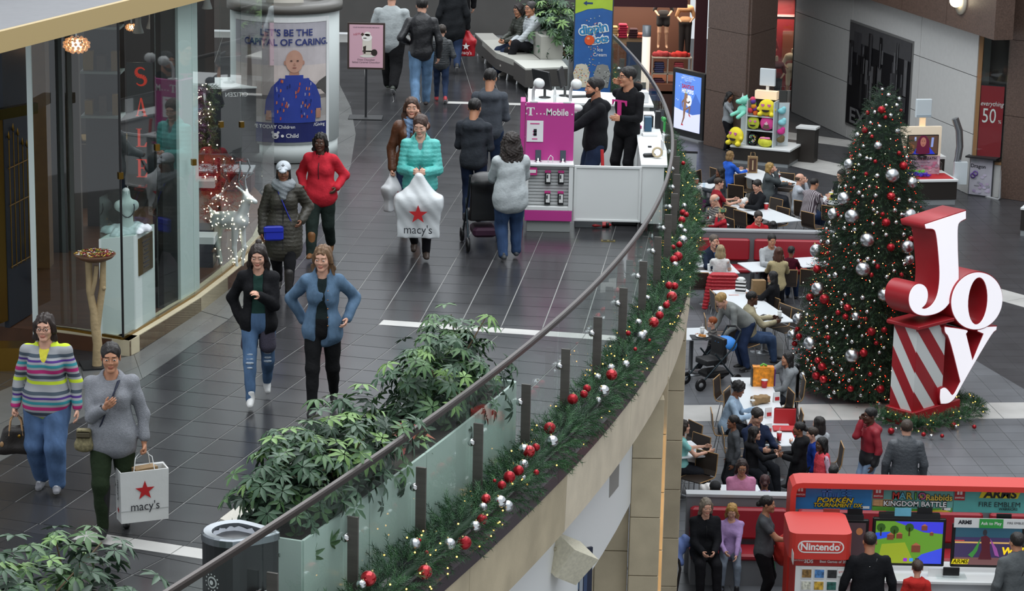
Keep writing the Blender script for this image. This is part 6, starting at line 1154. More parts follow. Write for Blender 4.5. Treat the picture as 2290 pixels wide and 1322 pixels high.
t=thing('plush_toy','mint unicorn plush lying on the tower corner','plush toy',tkw(-.50,.30,1.50),kr);V,F=grow([ell((0,0,.10),(.15,.12,.13)),ell((.04,-.02,.36),(.12,.12,.12)),ell((-.08,-.06,.32),(.11,.08,.07)),cone((-.10,-.06,.05),(-.26,-.14,-.04),.05,.05),cone((.06,-.10,.03),(-.06,-.22,-.08),.05,.055),cone((.08,0,.42),(.1,0,.5),.03,.02)],.02,.03);link('body',mesh_np('body',V,F,mat('86d8c0',.85,name='mint_plush')),t);MB().lathe([(.025,0),(.0,.11)],8).build('horn',m_wht,t,(.0,-.06,.46));MB().ball((-.06,-.11,.37),.013,4).build('eye',m_black,t)
t=thing('plush_toy','rainbow coloured plush beside the yellow one on the top shelf','plush toy',tkw(-.24,.36,1.475),kr);rd=random.Random(2)
for k,c in enumerate(('d8662a','c43a4a','7a3aa0','e0902a','6aa83a','5a3a90','d84a6a')):MB().ball((rd.uniform(-.07,.07),rd.uniform(-.05,.03),.06+k*.06),.075,6).build('patch',mat(c,.9,name='rainbow_plush'),t)
t=thing('novelty_backpack','black backpack with coloured dots on the lowest tower shelf','backpack',tkw(-.19,.30,.665),kr);MB().box((0,0,.17),(.26,.14,.32),bev=.05).build('body',m_black,t)
for k in range(24):plate(oval(rd.uniform(-.1,.1),rd.uniform(.05,.28),.014,.014,6),mat(rd.choice(('3aa0d8','d84aa0','e8e04a','e8e8e8','4ad88a')),.5,name='dot'),t,(0,-.072,0),'dot')
t=thing('novelty_bag','yellow and pink novelty bag on the lowest tower shelf','bag',tkw(.17,.24,.665),kr);V,F=grow([ell((0,0,.12),(.20,.12,.12)),ell((-.05,0,.18),(.13,.1,.09))],.018,.03);link('body',mesh_np('body',V,F,mat('d8d840',.7,var=.2,name='yellow_vinyl')),t);MB().box((0,-.03,.24),(.28,.12,.05),.1,bev=.02).build('pink_flap',mat('e07aa8',.6,name='pink_vinyl'),t)
for k,(x,z,c,l)in enumerate(((.52,1.55,'8ad0d8','aqua plush hanging on the tower wing'),(.54,1.25,'9ae0e8','light aqua plush on the wing below'),(.52,1.0,'d83a90','hot pink pouch on the tower wing'),(.52,.78,'6a5a3a','brown and purple plush at the wing foot'))):V,F=grow([ell((0,0,.07),(.11,.07,.08)),ell((.05,-.02,.14),(.06,.05,.06))],.018,.03);tag(link('plush_toy' if k!=2 else 'pouch',mesh_np('plush_toy',V,F,mat(c,.85,name='plush')),None,tkw(x,.48,z)),l,'plush toy' if k!=2 else 'pouch')
for k in range(3):tag(MB().lathe([(0,0),(.05,0),(.05,.16),(.02,.2),(.02,.24),(0,.24)],10).build('bottle',mat(('b8b0c8','c8a8d0','9aa0b0')[k],.3,name='bottle_plastic'),None,tkw(-.50+.1*k,.75,.665)),'pale bottle behind the corner plush, %s from the girl'%ORD[k],'bottle')
# ------------------------------------------------------------------ frozen dessert kiosk with a television
d0_,d1_=at(2010,460),at(2137,458);DKc=(d0_+d1_)/2;dk=thing('dessert_kiosk','white and dark dessert kiosk with a television and a pink poster','kiosk',DKc,math.atan2((d1_-d0_).y,(d1_-d0_).x));dL=(d1_-d0_).length
MB().box((0,.9,.07),(dL-.04,1.8,.14)).build('plinth',mat('8f9496',.4,name='plinth_grey'),dk);MB().box((0,.9,.36),(dL,1.84,.44)).build('body',mat('28231f',.5,name='espresso'),dk);MB().box((0,.9,.61),(dL+.05,1.9,.06),bev=.01).build('counter_top',m_wht,dk);MB().box((.08,.42,.645),(dL*.8,.7,.01)).build('red_mat',m_red,dk)
MB().box((.0,.70,.87),(1.0,.05,.46)).build('pink_poster',P_('c8a8b8'),dk);rd=random.Random(4)
for k in range(30):plate(oval(rd.uniform(-.42,.42),rd.uniform(.70,.98),rd.uniform(.03,.07),rd.uniform(.02,.045),9),P_(rd.choice(('d88aa8','c8b0c8','d8c0c8','a8c8b8','c87a9a','d8b8c8'))),dk,(0,.67-.0006*k,0),'blossom_print')
write('DRAGON BREATH',.095,m_ink,dk,(.0,.64,1.045),bold=.003)
for z,w_ in((.95,.5),(.88,.62),(.81,.40)):plate(rect(-w_/2,z,w_/2,z+.010),P_('8a7a90'),dk,(0,.64,0),'small_print')
MB().box((.0,.80,1.46),(1.05,.12,.74)).build('screen_surround',mat('dccfba',.4,emit='ffe8c8',estr=.18,name='lit_surround'),dk)
MB().box((.55,1.5,.95),(.6,.6,.06)).build('side_counter',m_wht,dk);MB().box((.55,1.5,.70),(.55,.55,.44)).build('side_body',mat('28231f',.5,name='espresso'),dk)
MB().box((.05,.86,1.92),(.13,.10,.40)).build('sign_post',mat('e8c8a0',.4,emit='ffd8a8',estr=.4,name='lit_post'),dk);MB().box((.05,.84,2.28),(.40,.10,.46),bev=.01).build('sign_board',mat('cfd8dc',.4,name='blank_sign'),dk);MB().box((.05,.785,2.09),(.38,.01,.06)).build('sign_strip',mat('a8b4bc',.4,name='grey_strip'),dk)  # thin grey strip along the foot of the sign board
dkw=lambda x,y,z:dk.location+Matrix.Rotation(dk.rotation_euler.z,3,'Z')@Vector((x,y,z))
tv=thing('television','television on the dessert kiosk showing a woman with purple hair','television',dkw(.02,.66,1.10),dk.rotation_euler.z);MB().box((0,0,.36),(1.06,.05,.64),bev=.008).build('bezel',m_black,tv);MB().lathe([(.16,0),(.16,.015),(.03,.03),(.03,.08),(0,.08)],14).build('stand',m_black,tv);MB().box((0,-.03,.37),(1.0,.006,.57)).build('screen_image',scr('5a4236',.3),tv)
for pts,c,ly in(([(-.35,.08),(-.2,.3),(.0,.34),(.22,.3),(.42,.08)],'2a3ac0',1),([(-.24,.10),(-.2,.5),(-.08,.66),(.08,.66),(.2,.5),(.24,.10),(.1,.08),(-.1,.08)],'5a1a34',2),(oval(.0,.46,.10,.15),'a0685a',3),([(-.49,.10),(-.3,.10),(-.3,.36),(-.49,.45)],'8a5a3a',1),([(.26,.3),(.34,.3),(.36,.6),(.28,.6)],'8a9ad0',1),([(-.3,.5),(-.24,.5),(-.24,.62),(-.3,.62)],'a0b0d8',1),(oval(-.04,.49,.02,.01,6),'2a1814',4),(oval(.04,.49,.02,.01,6),'2a1814',4),(oval(.0,.37,.035,.014,8),'7a2a3a',4)):plate(pts,scr(c,.35),tv,(0,-.034-.002*ly,0),'screen_image')
for k,(c,x)in enumerate((('8ae02a',-.3),('5a3ac8',-.25))):sp=[((rd.uniform(-.42,.42)+x*.2,rd.gauss(0,.04),rd.uniform(0,.07)),(rd.uniform(-1,1),rd.uniform(-1,1),rd.uniform(0,1)),1.)for _ in range(170)];f_=sprigs('feather_boa',sp,mat(c,.8,name='feather'),None,10,.06,.05,.006,5+k);f_.location=dkw(x,.62-k*.28,.655);tag(f_,('lime green','purple')[k]+' feather boa lying on the red mat','boa')
tag(MB().lathe([(.0,0),(.06,0),(.02,.03),(.02,.10),(.09,.13),(.09,.30),(.03,.36),(.02,.44),(0,.46)],12).build('candy_jar',glass((.95,.93,.93),.3),None,dkw(.42,.55,.645)),'glass candy jar at the corner of the red mat','jar')
cp=thing('curved_pipe','curved silver tube with a white bag hanging at the kiosk side','pipe',at(2140,372,.9));MB().tube([(0,0,.1),(.04,0,.5),(.0,0,.9),(-.12,0,1.2)],.09,12).build('tube',mat('b0b4b8',.2,metal=.9,name='bright_metal'),cp);MB().box((.08,-.05,-.15),(.32,.2,.55)).build('white_bin',mat('c8d0d4',.4,name='pale_plastic'),cp)
es0,es1=at(2166,436),at(2216,442);ea=thing('easel_sign','white and lilac standing sign beside the granite pillar','sign',(es0+es1)/2,math.atan2((es1-es0).y,(es1-es0).x));MB().box((0,.02,.48),(.62,.05,.96)).build('board',mat('3a3c40',.5,name='board_edge'),ea);MB().box((0,-.01,.49),(.58,.02,.92)).build('print',P_('b4b2bc'),ea);write('Dragon',.13,m_ink,ea,(-.08,-.024,.76),bold=.003);write('NOW YOU EAT IT',.05,m_ink,ea,(.05,-.024,.26));MB().box((.02,.06,1.0),(.8,.5,.04)).build('top_tray',m_dark,ea)
for k in range(20):plate(oval(rd.uniform(-.2,.22),rd.uniform(.08,.55),.05,.035,8),P_(rd.choice(('a898b8','b8a8c0','9a9aa4','c0b8cc'))),ea,(0,-.022-.0004*k,0),'smoke_print')
for z,x in((.58,-.14),(.52,-.2)):MB().lathe([(.045,0),(.07,.0),(.07,.02),(.045,.02)],14).build('purple_ring',mat('6a4a9a',.4,name='purple_ring'),ea,(x,-.03,z),(R(90),0,0))
tv.scale=(.76,1,.80)
# ------------------------------------------------------------------ christmas tree
JF,JR_=at(2040,959),at(2146,927);ja=yaw(JF,JR_);TB=at(1939,874);TR,TH=1.165,zat(TB,186);tree=thing('christmas_tree','tall artificial christmas tree covered in fairy lights behind the joy sign','tree',TB);rd=random.Random(11)
def trad(z):return TR*1.29*max(1-z/TH,0)**.72*(1-.24*math.exp(-z*1.6))+.02
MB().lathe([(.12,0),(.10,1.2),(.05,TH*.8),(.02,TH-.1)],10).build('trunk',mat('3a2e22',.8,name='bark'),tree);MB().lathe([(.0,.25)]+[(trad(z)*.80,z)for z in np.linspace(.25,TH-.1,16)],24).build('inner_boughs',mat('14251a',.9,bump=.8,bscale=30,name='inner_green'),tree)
sp=[];bl=[MB(),MB(),MB()]
for k in range(15500):
 u=rd.random();z=TH*(1-math.sqrt(u))*.985+.12;a=rd.uniform(0,2*math.pi);tier=.88+.14*(1-((z*3.1)%1))+.05*math.sin(5*a+z*6);r=trad(z)*tier*rd.uniform(.82,1.03);dz=rd.uniform(-.7,.25)if z<TH*.9 else rd.uniform(-.2,1.2)
 jq=Matrix.Rotation(-ja,3,'Z')@Vector((TB.x+r*math.cos(a)-JF.x,TB.y+r*math.sin(a)-JF.y,0))
 if jq.x>-.14 and jq.y<.72 and z<3.9:continue
 ca_,sa_=math.cos(a+rd.uniform(-.5,.5)),math.sin(a+rd.uniform(-.5,.5));sp.append(((r*math.cos(a),r*math.sin(a),z+(-.05 if z>.2 else .05)),(ca_,sa_,dz),rd.uniform(.8,1.25)))
 if k%12==0:q=(r*1.05*math.cos(a),r*1.05*math.sin(a),z);bl[rd.choice((0,0,0,1,2))].ball(q,.0075,3)
sprigs('needles',sp,[mat('1f3a22',.6,name='fir_green'),mat('2c4a2a',.6,name='fir_mid'),mat('15291a',.6,name='fir_dark')],tree,14,.13,.05,.0042,41)
for b_,m_,n_ in zip(bl,(m_bulb_red,mat('ffd890',.4,emit='ffcc70',estr=6.,name='gold_light'),m_bulb_wh),('red_fairy_lights','gold_fairy_lights','white_fairy_lights')):tag(b_.build(n_,m_,tree),kind='stuff')
def hit_tree(px,py,out):
 d=(_fw*FPX+_ri*(px-1145)+_up*(661-py)).normalized();best=None
 for s in np.arange(38,50,.02):
  p=Vector((0,0,CAM_H))+d*s;e=math.hypot(p.x-TB.x,p.y-TB.y)-trad(max(min(p.z,TH-.01),0))-out
  if best is None or e<best[0]:best=(e,p)
  if e<0:return p
 return best[1]
Q1,Q2=(.3479,1740,160),(.3783,1740,560)
TBL=[(Q1,'M',[(643,477,27),(733,667,47),(458,595,35),(858,715,38),(425,817,43),(357,915,38),(476,930,47),(845,925,45),(573,1083,47),(247,1152,43),(828,1127,45),(840,1208,35),(546,1270,48),(513,407,18),(766,383,19),(778,177,15)]),(Q1,'R',[(665,246,25),(558,377,20),(806,606,28),(727,801,28),(694,970,28),(725,1130,27),(853,1077,22),(250,1270,27),(470,548,12),(778,525,15),(566,658,14),(576,265,14),(603,417,13),(690,293,13),(625,578,13),(672,916,14),(790,250,10),(492,845,11),(490,750,11),(388,922,11),(632,745,11),(606,845,9),(320,1165,10),(640,1250,14),(600,1305,14),(792,1305,14)]),(Q1,'S',[(710,152,14),(695,218,12),(762,218,15),(623,262,14),(722,283,16),(596,330,12),(652,352,14),(590,398,11),(528,540,16),(550,480,12),(571,558,15),(596,562,13),(520,600,12),(637,670,17),(490,684,13),(823,553,14),(590,740,14),(521,778,16),(628,797,16),(545,802,12),(437,738,13),(774,825,16),(844,828,14),(615,888,13),(637,907,13),(749,893,17),(793,920,15),(611,978,15),(758,970,15),(408,932,13),(334,972,14),(429,1007,17),(493,1016,17),(694,1050,15),(807,1048,16),(325,1097,19),(360,1058,11),(403,1108,11),(493,1108,15),(314,1012,12),(577,1205,17),(517,1215,14),(615,1228,15),(425,1262,13),(302,1228,12),(745,1283,15),(813,1236,14),(370,1308,20),(278,1092,13),(914,1257,13),(670,115,10)]),(Q2,'M',[(502,110,43),(237,227,41),(630,262,43),(190,550,41),(437,622,43),(120,405,35),(85,500,33),(460,390,27),(150,740,24)]),(Q2,'R',[(188,277,24),(275,288,31),(410,338,23),(355,368,16),(398,392,18),(552,480,26),(627,470,18),(505,607,25),(260,688,25),(225,742,25),(268,762,25),(235,650,20),(428,818,20),(605,820,25),(400,963,26),(500,975,20),(124,510,20),(98,552,18),(115,465,16),(440,705,13),(544,732,14),(580,548,14),(517,405,13),(296,515,14),(553,148,12),(588,97,14),(730,148,13),(665,418,22)]),(Q2,'S',[(500,280,16),(568,72,13),(340,150,17),(305,153,14),(643,157,15),(398,262,13),(377,313,15),(527,363,14),(291,453,14),(175,433,13),(175,380,12),(197,462,14),(243,490,11),(345,490,11),(410,505,11),(438,540,14),(293,545,12),(306,592,14),(318,637,12),(327,666,12),(376,705,13),(217,700,15),(345,733,13),(421,768,14),(333,838,14),(303,862,15),(234,818,13),(363,778,10),(489,856,13),(464,942,13),(445,970,10),(598,905,10),(602,706,12),(599,603,12),(611,515,12),(626,575,12),(498,505,11),(178,648,12),(102,603,12),(480,450,12),(385,468,11),(283,397,12),(683,123,12),(745,80,14),(390,103,11),(570,300,10)])]
bs_=[]
for(s,ox,oy),k,L in TBL:
 for x,y,r in L:bs_.append((oy+y*s,ox+x*s,r*s,k))
bs_.sort();cnt={}
for py,px,r,k in bs_:
 size='large' if r>11 else 'medium' if r>6.5 else 'small';p=hit_tree(px,py,.02+r/130*.35);rr=r*(p-Vector((0,0,CAM_H))).length/FPX;zone='top' if p.z>TH*.66 else 'upper middle' if p.z>TH*.46 else 'lower middle' if p.z>TH*.25 else 'bottom'
 sd='tables side' if px<TB.x*0+1941+(p.z)*6-40 else 'joy sign side' if px>1941+p.z*6+40 else 'front';key=(size,k,zone,sd);i=cnt.get(key,0);cnt[key]=i+1
 tag(link('bauble',bauble_mesh('G' if k=='R' and i%3==2 else k),None,p,(rd.uniform(-.4,.4),rd.uniform(-.4,.4),0),rr),'%s %s bauble, tree %s, %s, %s from the top'%(size,WORD[k],zone,sd,nth(i)),'bauble','baubles on the christmas tree')
 # ------------------------------------------------------------------ joy sign
JF,JR_,JL_=at(2040,959),at(2146,927),at(1983,946);jd=(JR_-JF).normalized();ja=math.atan2(jd.y,jd.x);jn=Vector((jd.y,-jd.x,0));jw=(JR_-JF).length;jdep=.62
joy=thing('joy_sign','giant red and white lit JOY letters on a striped red pedestal','sign',JF,ja);m_jred=mat('a11d26',.42,var=.03,name='sign_red');m_jwh=mat('f4f2f6',.4,emit='fbf7ff',estr=.40,name='lit_white_face');m_jst=mat('dfe2e0',.45,name='pedestal_white')
def jon(px,py,out=0.):
 o_=JF+jn*out;d=_fw*FPX+_ri*(px-1145)+_up*(661-py);t=(o_-Vector((0,0,CAM_H))).dot(jn)/d.dot(jn);p=Vector((0,0,CAM_H))+d*t;return(p-JF).dot(jd),p.z
MB().box((jw/2,jdep/2,.14),(jw,jdep,.28),bev=.01).build('base',m_jred,joy)
pw_=jon(2102,915,-.08)[0];pz=jon(2047,735,-.08)[1];px_0=.06;pd0,pd1=.06,.56
ped_=MB().box(((px_0+pw_)/2,(pd0+pd1)/2,(.28+pz)/2),(pw_-px_0,pd1-pd0,pz-.28)).build('pedestal',m_jst,joy)
def stripes(W_,H_,sl,per,place):
 for k in range(-4,10):
  poly=[(0,0),(W_,0),(W_,H_),(0,H_)];z_=k*per;poly=clip_poly(poly,(0,z_),(1,z_+sl));
  if len(poly)>2:poly=clip_poly(poly,(1,z_+per*.5+sl),(0,z_+per*.5))
  if len(poly)>2:MB().add([place(u,v,0)for u,v in poly]+[place(u,v,1)for u,v in poly],[tuple(range(len(poly)))]+[(i,(i+1)%len(poly),len(poly)+(i+1)%len(poly),len(poly)+i)for i in range(len(poly))]+[tuple(range(2*len(poly)-1,len(poly)-1,-1))]).build('stripe',m_jred,ped_)
stripes(pw_-px_0,pz-.28,-1.15,.72,lambda u,v,q:(px_0+u,pd0-.004*q,.28+v));stripes(pd1-pd0,pz-.28,-1.5,.72,lambda u,v,q:(px_0-.004*q,pd1-u,.28+v))
MB().box(((px_0+pw_)/2,(pd0+pd1)/2,pz+.03),(pw_-px_0+.20,pd1-pd0+.2,.06),bev=.01).build('cap_plate',m_jred,joy)
def letter(name,outline,hole,dep,out,rim=.035):
 pts=[jon(*p,out)for p in outline]
 for _ in range(2):
  o=[]
  for i in range(len(pts)):
   a,b,c=Vector(pts[i-1]),Vector(pts[i]),Vector(pts[(i+1)%len(pts)]);o+=[tuple(b.lerp(a,.25)),tuple(b.lerp(c,.25))]if .03<(b-a).angle(c-b)<.95 else[tuple(b)]
  pts=o
 def off(P,d):
  n=len(P);s_=1 if sum(P[i][0]*P[(i+1)%n][1]-P[(i+1)%n][0]*P[i][1]for i in range(n))>0 else-1;o=[]
  for i in range(n):
   a,b,c=Vector(P[i-1]),Vector(P[i]),Vector(P[(i+1)%n]);e1,e2=(b-a).normalized(),(c-b).normalized();n1,n2=Vector((e1.y,-e1.x))*s_,Vector((e2.y,-e2.x))*s_;m=n1+n2;m=m/max(m.length_squared,.4)*2;o.append(tuple(b+m*d*.5*1.0))
  return o
 red=off(pts,rim);y0=-out
 cu=bpy.data.curves.new(name,'CURVE');cu.dimensions='2D';cu.fill_mode='BOTH';cu.extrude=dep/2
 def spl(P):s_=cu.splines.new('POLY');s_.points.add(len(P)-1);s_.use_cyclic_u=True;[setattr(s_.points[i],'co',(P[i][0],P[i][1],0,1))for i in range(len(P))]
 spl(red);hp_=[jon(*p,out)for p in hole]if hole else None
 if hp_:spl(off(hp_,-rim))
 def conv(c):o=bpy.data.objects.new('x',c);C.objects.link(o);me=bpy.data.meshes.new_from_object(o,depsgraph=bpy.context.evaluated_depsgraph_get());C.objects.unlink(o);bpy.data.objects.remove(o);return me
 me=conv(cu);me.materials.clear();me.materials.append(m_jred);o1=link(name,me,joy,(0,y0+dep/2,0),(R(90),0,0))
 cu2=bpy.data.curves.new(name,'CURVE');cu2.dimensions='2D';cu2.fill_mode='BOTH';cu2.extrude=.006;cu=cu2;spl(pts)
 if hp_:spl(hp_)
 me=conv(cu2);me.materials.clear();me.materials.append(m_jwh);link('lit_face',me,o1,(0,0,dep/2+.004));return o1
def c2(L):return[(1740+x*.3783,560+y*.3783)for x,y in L]
Jo=[(2068,502),(2159,472),(2159,489),(2146,495),(2140,505),(2141,560),(2144,640),(2133,660),(2122,678),(2110,692),(2092,702),(2065,707),(2043,700),(2032,681),(2033,655),(2045,637),(2060,634),(2072,644),(2075,662),(2070,680),(2060,689),(2068,692),(2084,683),(2097,660),(2102,617),(2098,560),(2093,518),(2086,511),(2070,511)]
letter('letter_j',Jo,None,.50,-.02)
eo=lambda cx,cy,rx,ry,n=28,tl=-.06:[(cx+rx*math.cos(t)*1.+tl*ry*math.sin(t),cy+ry*math.sin(t))for t in np.linspace(0,2*math.pi,n+1)[:-1]]
letter('letter_o',eo(2184,673,57,64),eo(2186,673,22,53),.50,.02)
Yo=c2([(985,452),(1115,470),(1118,480),(1108,492),(1148,655),(1215,492),(1180,478),(1178,455),(1290,450),(1287,470),(1262,487),(1080,800),(1048,868),(1008,905),(962,906),(955,870),(960,822),(985,808),(1008,832),(1025,858),(1040,852),(1078,775),(1012,510),(985,485)])
letter('letter_y',Yo,None,.45,.0)
RG=[JF+Matrix.Rotation(ja,3,'Z')@Vector(p)for p in((-.16,.75,.10),(-.18,.1,.10),(-.12,-.24,.10),(.4,-.34,.10),(1.0,-.36,.10),(1.58,-.22,.10),(1.76,.2,.11),(1.62,.6,.11))]
jg=thing('sign_garland','pine garland with baubles around the foot of the joy sign','garland',JF);sp=[]
for k in range(900):
 u=rd.random()*(len(RG)-1);i=min(int(u),len(RG)-2);c=RG[i].lerp(RG[i+1],u-i)-JF;a=rd.uniform(-.3,3.5);dv=(RG[i+1]-RG[i]).normalized();nv=Vector((dv.y,-dv.x,0));r=.12*rd.uniform(.3,1);sp.append((tuple(c+nv*math.cos(a)*r+Vector((0,0,math.sin(a)*r*.9))),tuple(nv*math.cos(a)+dv*rd.uniform(-1,1)+Vector((0,0,math.sin(a)))),1.1))
sprigs('foliage',sp,m_needle,jg,18,.12,.05,.0040,44);lb=MB()
for p,d_,s_ in sp[::22]:lb.ball(Vector(p)*1.+Vector(d_)*.1,.010,3)
tag(lb.build('fairy_lights',m_bulb,jg),kind='stuff')
for i,(x,y,r,k)in enumerate([(668,1068,20,'R'),(698,1055,10,'S'),(740,1075,12,'S'),(860,1088,14,'R'),(905,1098,13,'S'),(970,1097,12,'R'),(1035,1033,20,'R'),(1052,1042,12,'S'),(1160,1043,13,'R')]):px,py=1740+x*.3783,560+y*.3783;p=at(px,py,.07);tag(link('bauble',bauble_mesh(k),None,p,(0,0,0),r*.3783/128),'%s bauble in the garland at the joy sign foot, %s of the row'%(WORD[k],nth(i)),'bauble','baubles on the sign garland')
# ------------------------------------------------------------------ food court: partitions, tables, chairs
m_part=mat('6e6f72',.5,name='grey_laminate');m_edge=mat('b4b6b8',.35,metal=.4,name='aluminium_edge');m_cush=mat('98202c',.5,bump=.08,bscale=25,name='red_vinyl');m_tab=mat('d6dadd',.35,name='white_laminate');m_shell=mat('30261f',.4,name='dark_ply');m_ply=mat('b08a5a',.5,name='ply_edge')
def booth(lab,x0,x1,y,n,ztop,face_y,gap=.10):
 t=thing('booth_partition',lab,'booth',((x0+x1)/2,y,0));L=x1-x0;MB().box((0,.10,ztop/2-.02),(L,.16,ztop-.04)).build('panel',m_part,t);MB().box((0,.10,ztop-.02),(L+.02,.20,.04)).build('top_edge',m_edge,t)
 if n:
  for k in range(n):
   xa,w_=-L/2+L/n*(k+.5),L/n-gap;MB().box((xa,-.04,.80),(w_,.12,.46),bev=.03).build('back_cushion',m_cush,t);MB().box((xa,-.26,.43),(w_,.48,.10),bev=.03).build('seat_cushion',m_cush,t);MB().box((xa,-.24,.19),(w_,.44,.38)).build('seat_base',m_part,t)
 return t
booth('grey partition with long red booth seats behind the middle tables',2.9,7.2,52.2,2,1.20,0)
booth('grey partition with red booth seats beside the handheld game kiosk',2.56,4.05,34.35,1,1.2,0);booth('grey partition with red booth cushions behind the television arch',4.1,8.2,34.35,3,1.2,0)
TBI=[0]
def table(lab,L,T,Rr,B,seam=0):
 l,t_,r,b=[at(p[0],p[1],.75)for p in(L,T,Rr,B)];d=((r-t_)+(b-l));d.z=0;ln=d.length/2;d.normalize();n=Vector((-d.y,d.x,0));c=(l+t_+r+b)/4;w_=(abs((t_-l).dot(n))+abs((r-b).dot(n)))/2
 ln,w_=max(ln,.7),min(max(w_,.62),.82);t=thing('dining_table',lab,'table',(c.x,c.y,0),math.atan2(d.y,d.x));k=max(1,round(ln/1.3))
 for i in range(k):
  x=-ln/2+ln/k*(i+.5);MB().box((x,0,.735),(ln/k-.008,w_,.03),bev=.008).build('table_top',m_tab,t);MB().lathe([(.25,0),(.25,.012),(.05,.03),(.04,.06),(.04,.72),(.10,.72)],14).build('pedestal',mat('8a8d90',.3,metal=.8,name='brushed_steel'),t,(x,0,0))
 return t
T1=table('long white table beside the man in the red fleece',(1625,458),(1692,455),(1791,492),(1734,498));T2=table('white table by the plush kiosk with a brown paper bag',(1649,388),(1672,371),(1778,405),(1747,423));T3=table('white table next to the man in the plaid shirt',(1835,450),(1850,426),(1905,442),(1885,468))
T4=table('white table of the grey haired couple and the boy in a paper crown',(1540,511),(1548,485),(1606,480),(1621,507));T5=table('small white table at the garland with a red cup',(1560,432),(1552,402),(1582,402),(1617,430));TA=table('white booth table of the man in navy and the woman in white',(1540,612),(1540,590),(1629,589),(1661,610))
TBb=table('white booth table of the youth in a grey hoodie',(1699,608),(1661,585),(1706,583),(1735,606));TC=table('white booth table of the boy in maroon',(1799,599),(1788,574),(1822,572),(1829,597));TD=table('long white table with a striped paper bag and a tray',(1595,649),(1667,646),(1778,716),(1697,725))
TE=table('white table with a tray behind the blue stroller',(1530,769),(1520,725),(1558,722),(1581,769));TF=table('longest white table with the orange bag and menu holders',(1629,845),(1725,843),(1776,990),(1698,1003));TG=table('white table cut by the stone pier',(1490,1030),(1495,985),(1540,985),(1561,1021));TH=table('white table behind the partition in front of the woman in pink',(1575,1108),(1585,1088),(1700,1088),(1705,1108))
_ch=None
def chair(px,py,face,lab):
 global _ch
 p=at(px,py,.80)
 if _ch is None:
  t=bpy.data.objects.new('dining_chair',None);C.objects.link(t);V=[];F=[]
  def shell(pts,w_,mb,m):
   for i in range(len(pts)-1):(y0,z0),(y1,z1)=pts[i],pts[i+1];mb.hexa([(-w_,y0,z0),(w_,y0,z0),(w_,y0+.012,z0+.004),(-w_,y0+.012,z0+.004)],[(-w_,y1,z1),(w_,y1,z1),(w_,y1+.012,z1+.004),(-w_,y1+.012,z1+.004)],m)
  mb=MB();shell([(.20,.47),(.225,.55),(.235,.68),(.25,.82)],.20,mb,0);mb.build('backrest',m_shell,t)
  e=MB()
  for s in(-1,1):e.tube([(s*.204,y,z)for y,z in((-.20,.455),(.0,.45),(.16,.452),(.20,.47),(.23,.55),(.24,.68),(.255,.82))],.009,5)
  e.tube([(-.204,.255,.82),(.204,.255,.82)],.009,5).build('ply_edge',m_ply,t);MB().box((0,-.01,.452),(.40,.40,.014)).build('seat',m_shell,t)
  for sx in(-1,1):
   for sy in(-1,1):MB().tube([(sx*.13,sy*.12,.445),(sx*.20,sy*.20,.0)],.010,6).build('leg',m_chrome,t)
  _ch=t;c=t
 else:c=copy_tree(_ch)
 a=R(face);c.rotation_euler=(0,0,a);o=Matrix.Rotation(a,3,'Z')@Vector((0,.255,0));c.location=(p.x-o.x,p.y-o.y,0)
 tag(c,'dark plywood dining chair '+lab,'chair','food court chairs');return c
for a_ in((1598,379,120,'of the woman in bright blue'),(1559,384,60,'at the small table by the garland'),(1645,416,150,'behind the woman with long black hair'),(1655,391,40,'empty at the paper bag table'),(1759,389,-20,'on the far side of the paper bag table'),(1737,446,-50,'empty beside the long table, first from the man in black'),(1752,466,-50,'empty beside the long table, second from the man in black'),(1792,452,140,'of the man in the plaid shirt'),(1806,477,130,'empty behind the man in plaid'),(1856,463,150,'at the table end by the tree'),(1633,464,130,'between the boy in the crown and the long table'),(1655,474,130,'empty by the man in the red fleece'),(1630,490,120,'behind the boy in the paper crown'),(1616,618,180,'of the woman in white, under the red puffer jacket'),(1562,612,180,'empty in front of the booth table, by the pier'),(1761,606,180,'of the woman with long brown hair'),(1812,606,160,'of the boy in maroon'),(1593,655,100,'by the red puffer jacket'),(1576,708,90,'of the red haired toddler'),(1731,667,-60,'of the woman in black at the tray table'),(1757,684,-60,'empty by the tray table, second from the paper bag'),(1786,695,-60,'empty by the tray table, nearest the tree'),(1649,735,140,'of the seated man hidden by the man in grey'),(1602,846,70,'empty behind the stroller, first'),(1625,872,70,'empty behind the stroller, second'),(1799,848,-90,'of the young woman on the phone'),(1770,876,-80,'empty beside the young woman on the phone'),(1591,921,90,'of the woman in a pale blue sweater'),(1616,965,90,'behind the girl in grey'),(1556,948,-60,'empty by the pier, farthest'),(1570,975,-50,'empty by the pier, middle'),(1582,1013,-40,'empty by the pier, nearest'),(1794,922,-90,'empty at the rope post'),(1884,997,-90,'of the woman in white by the boys')):chair(*a_)
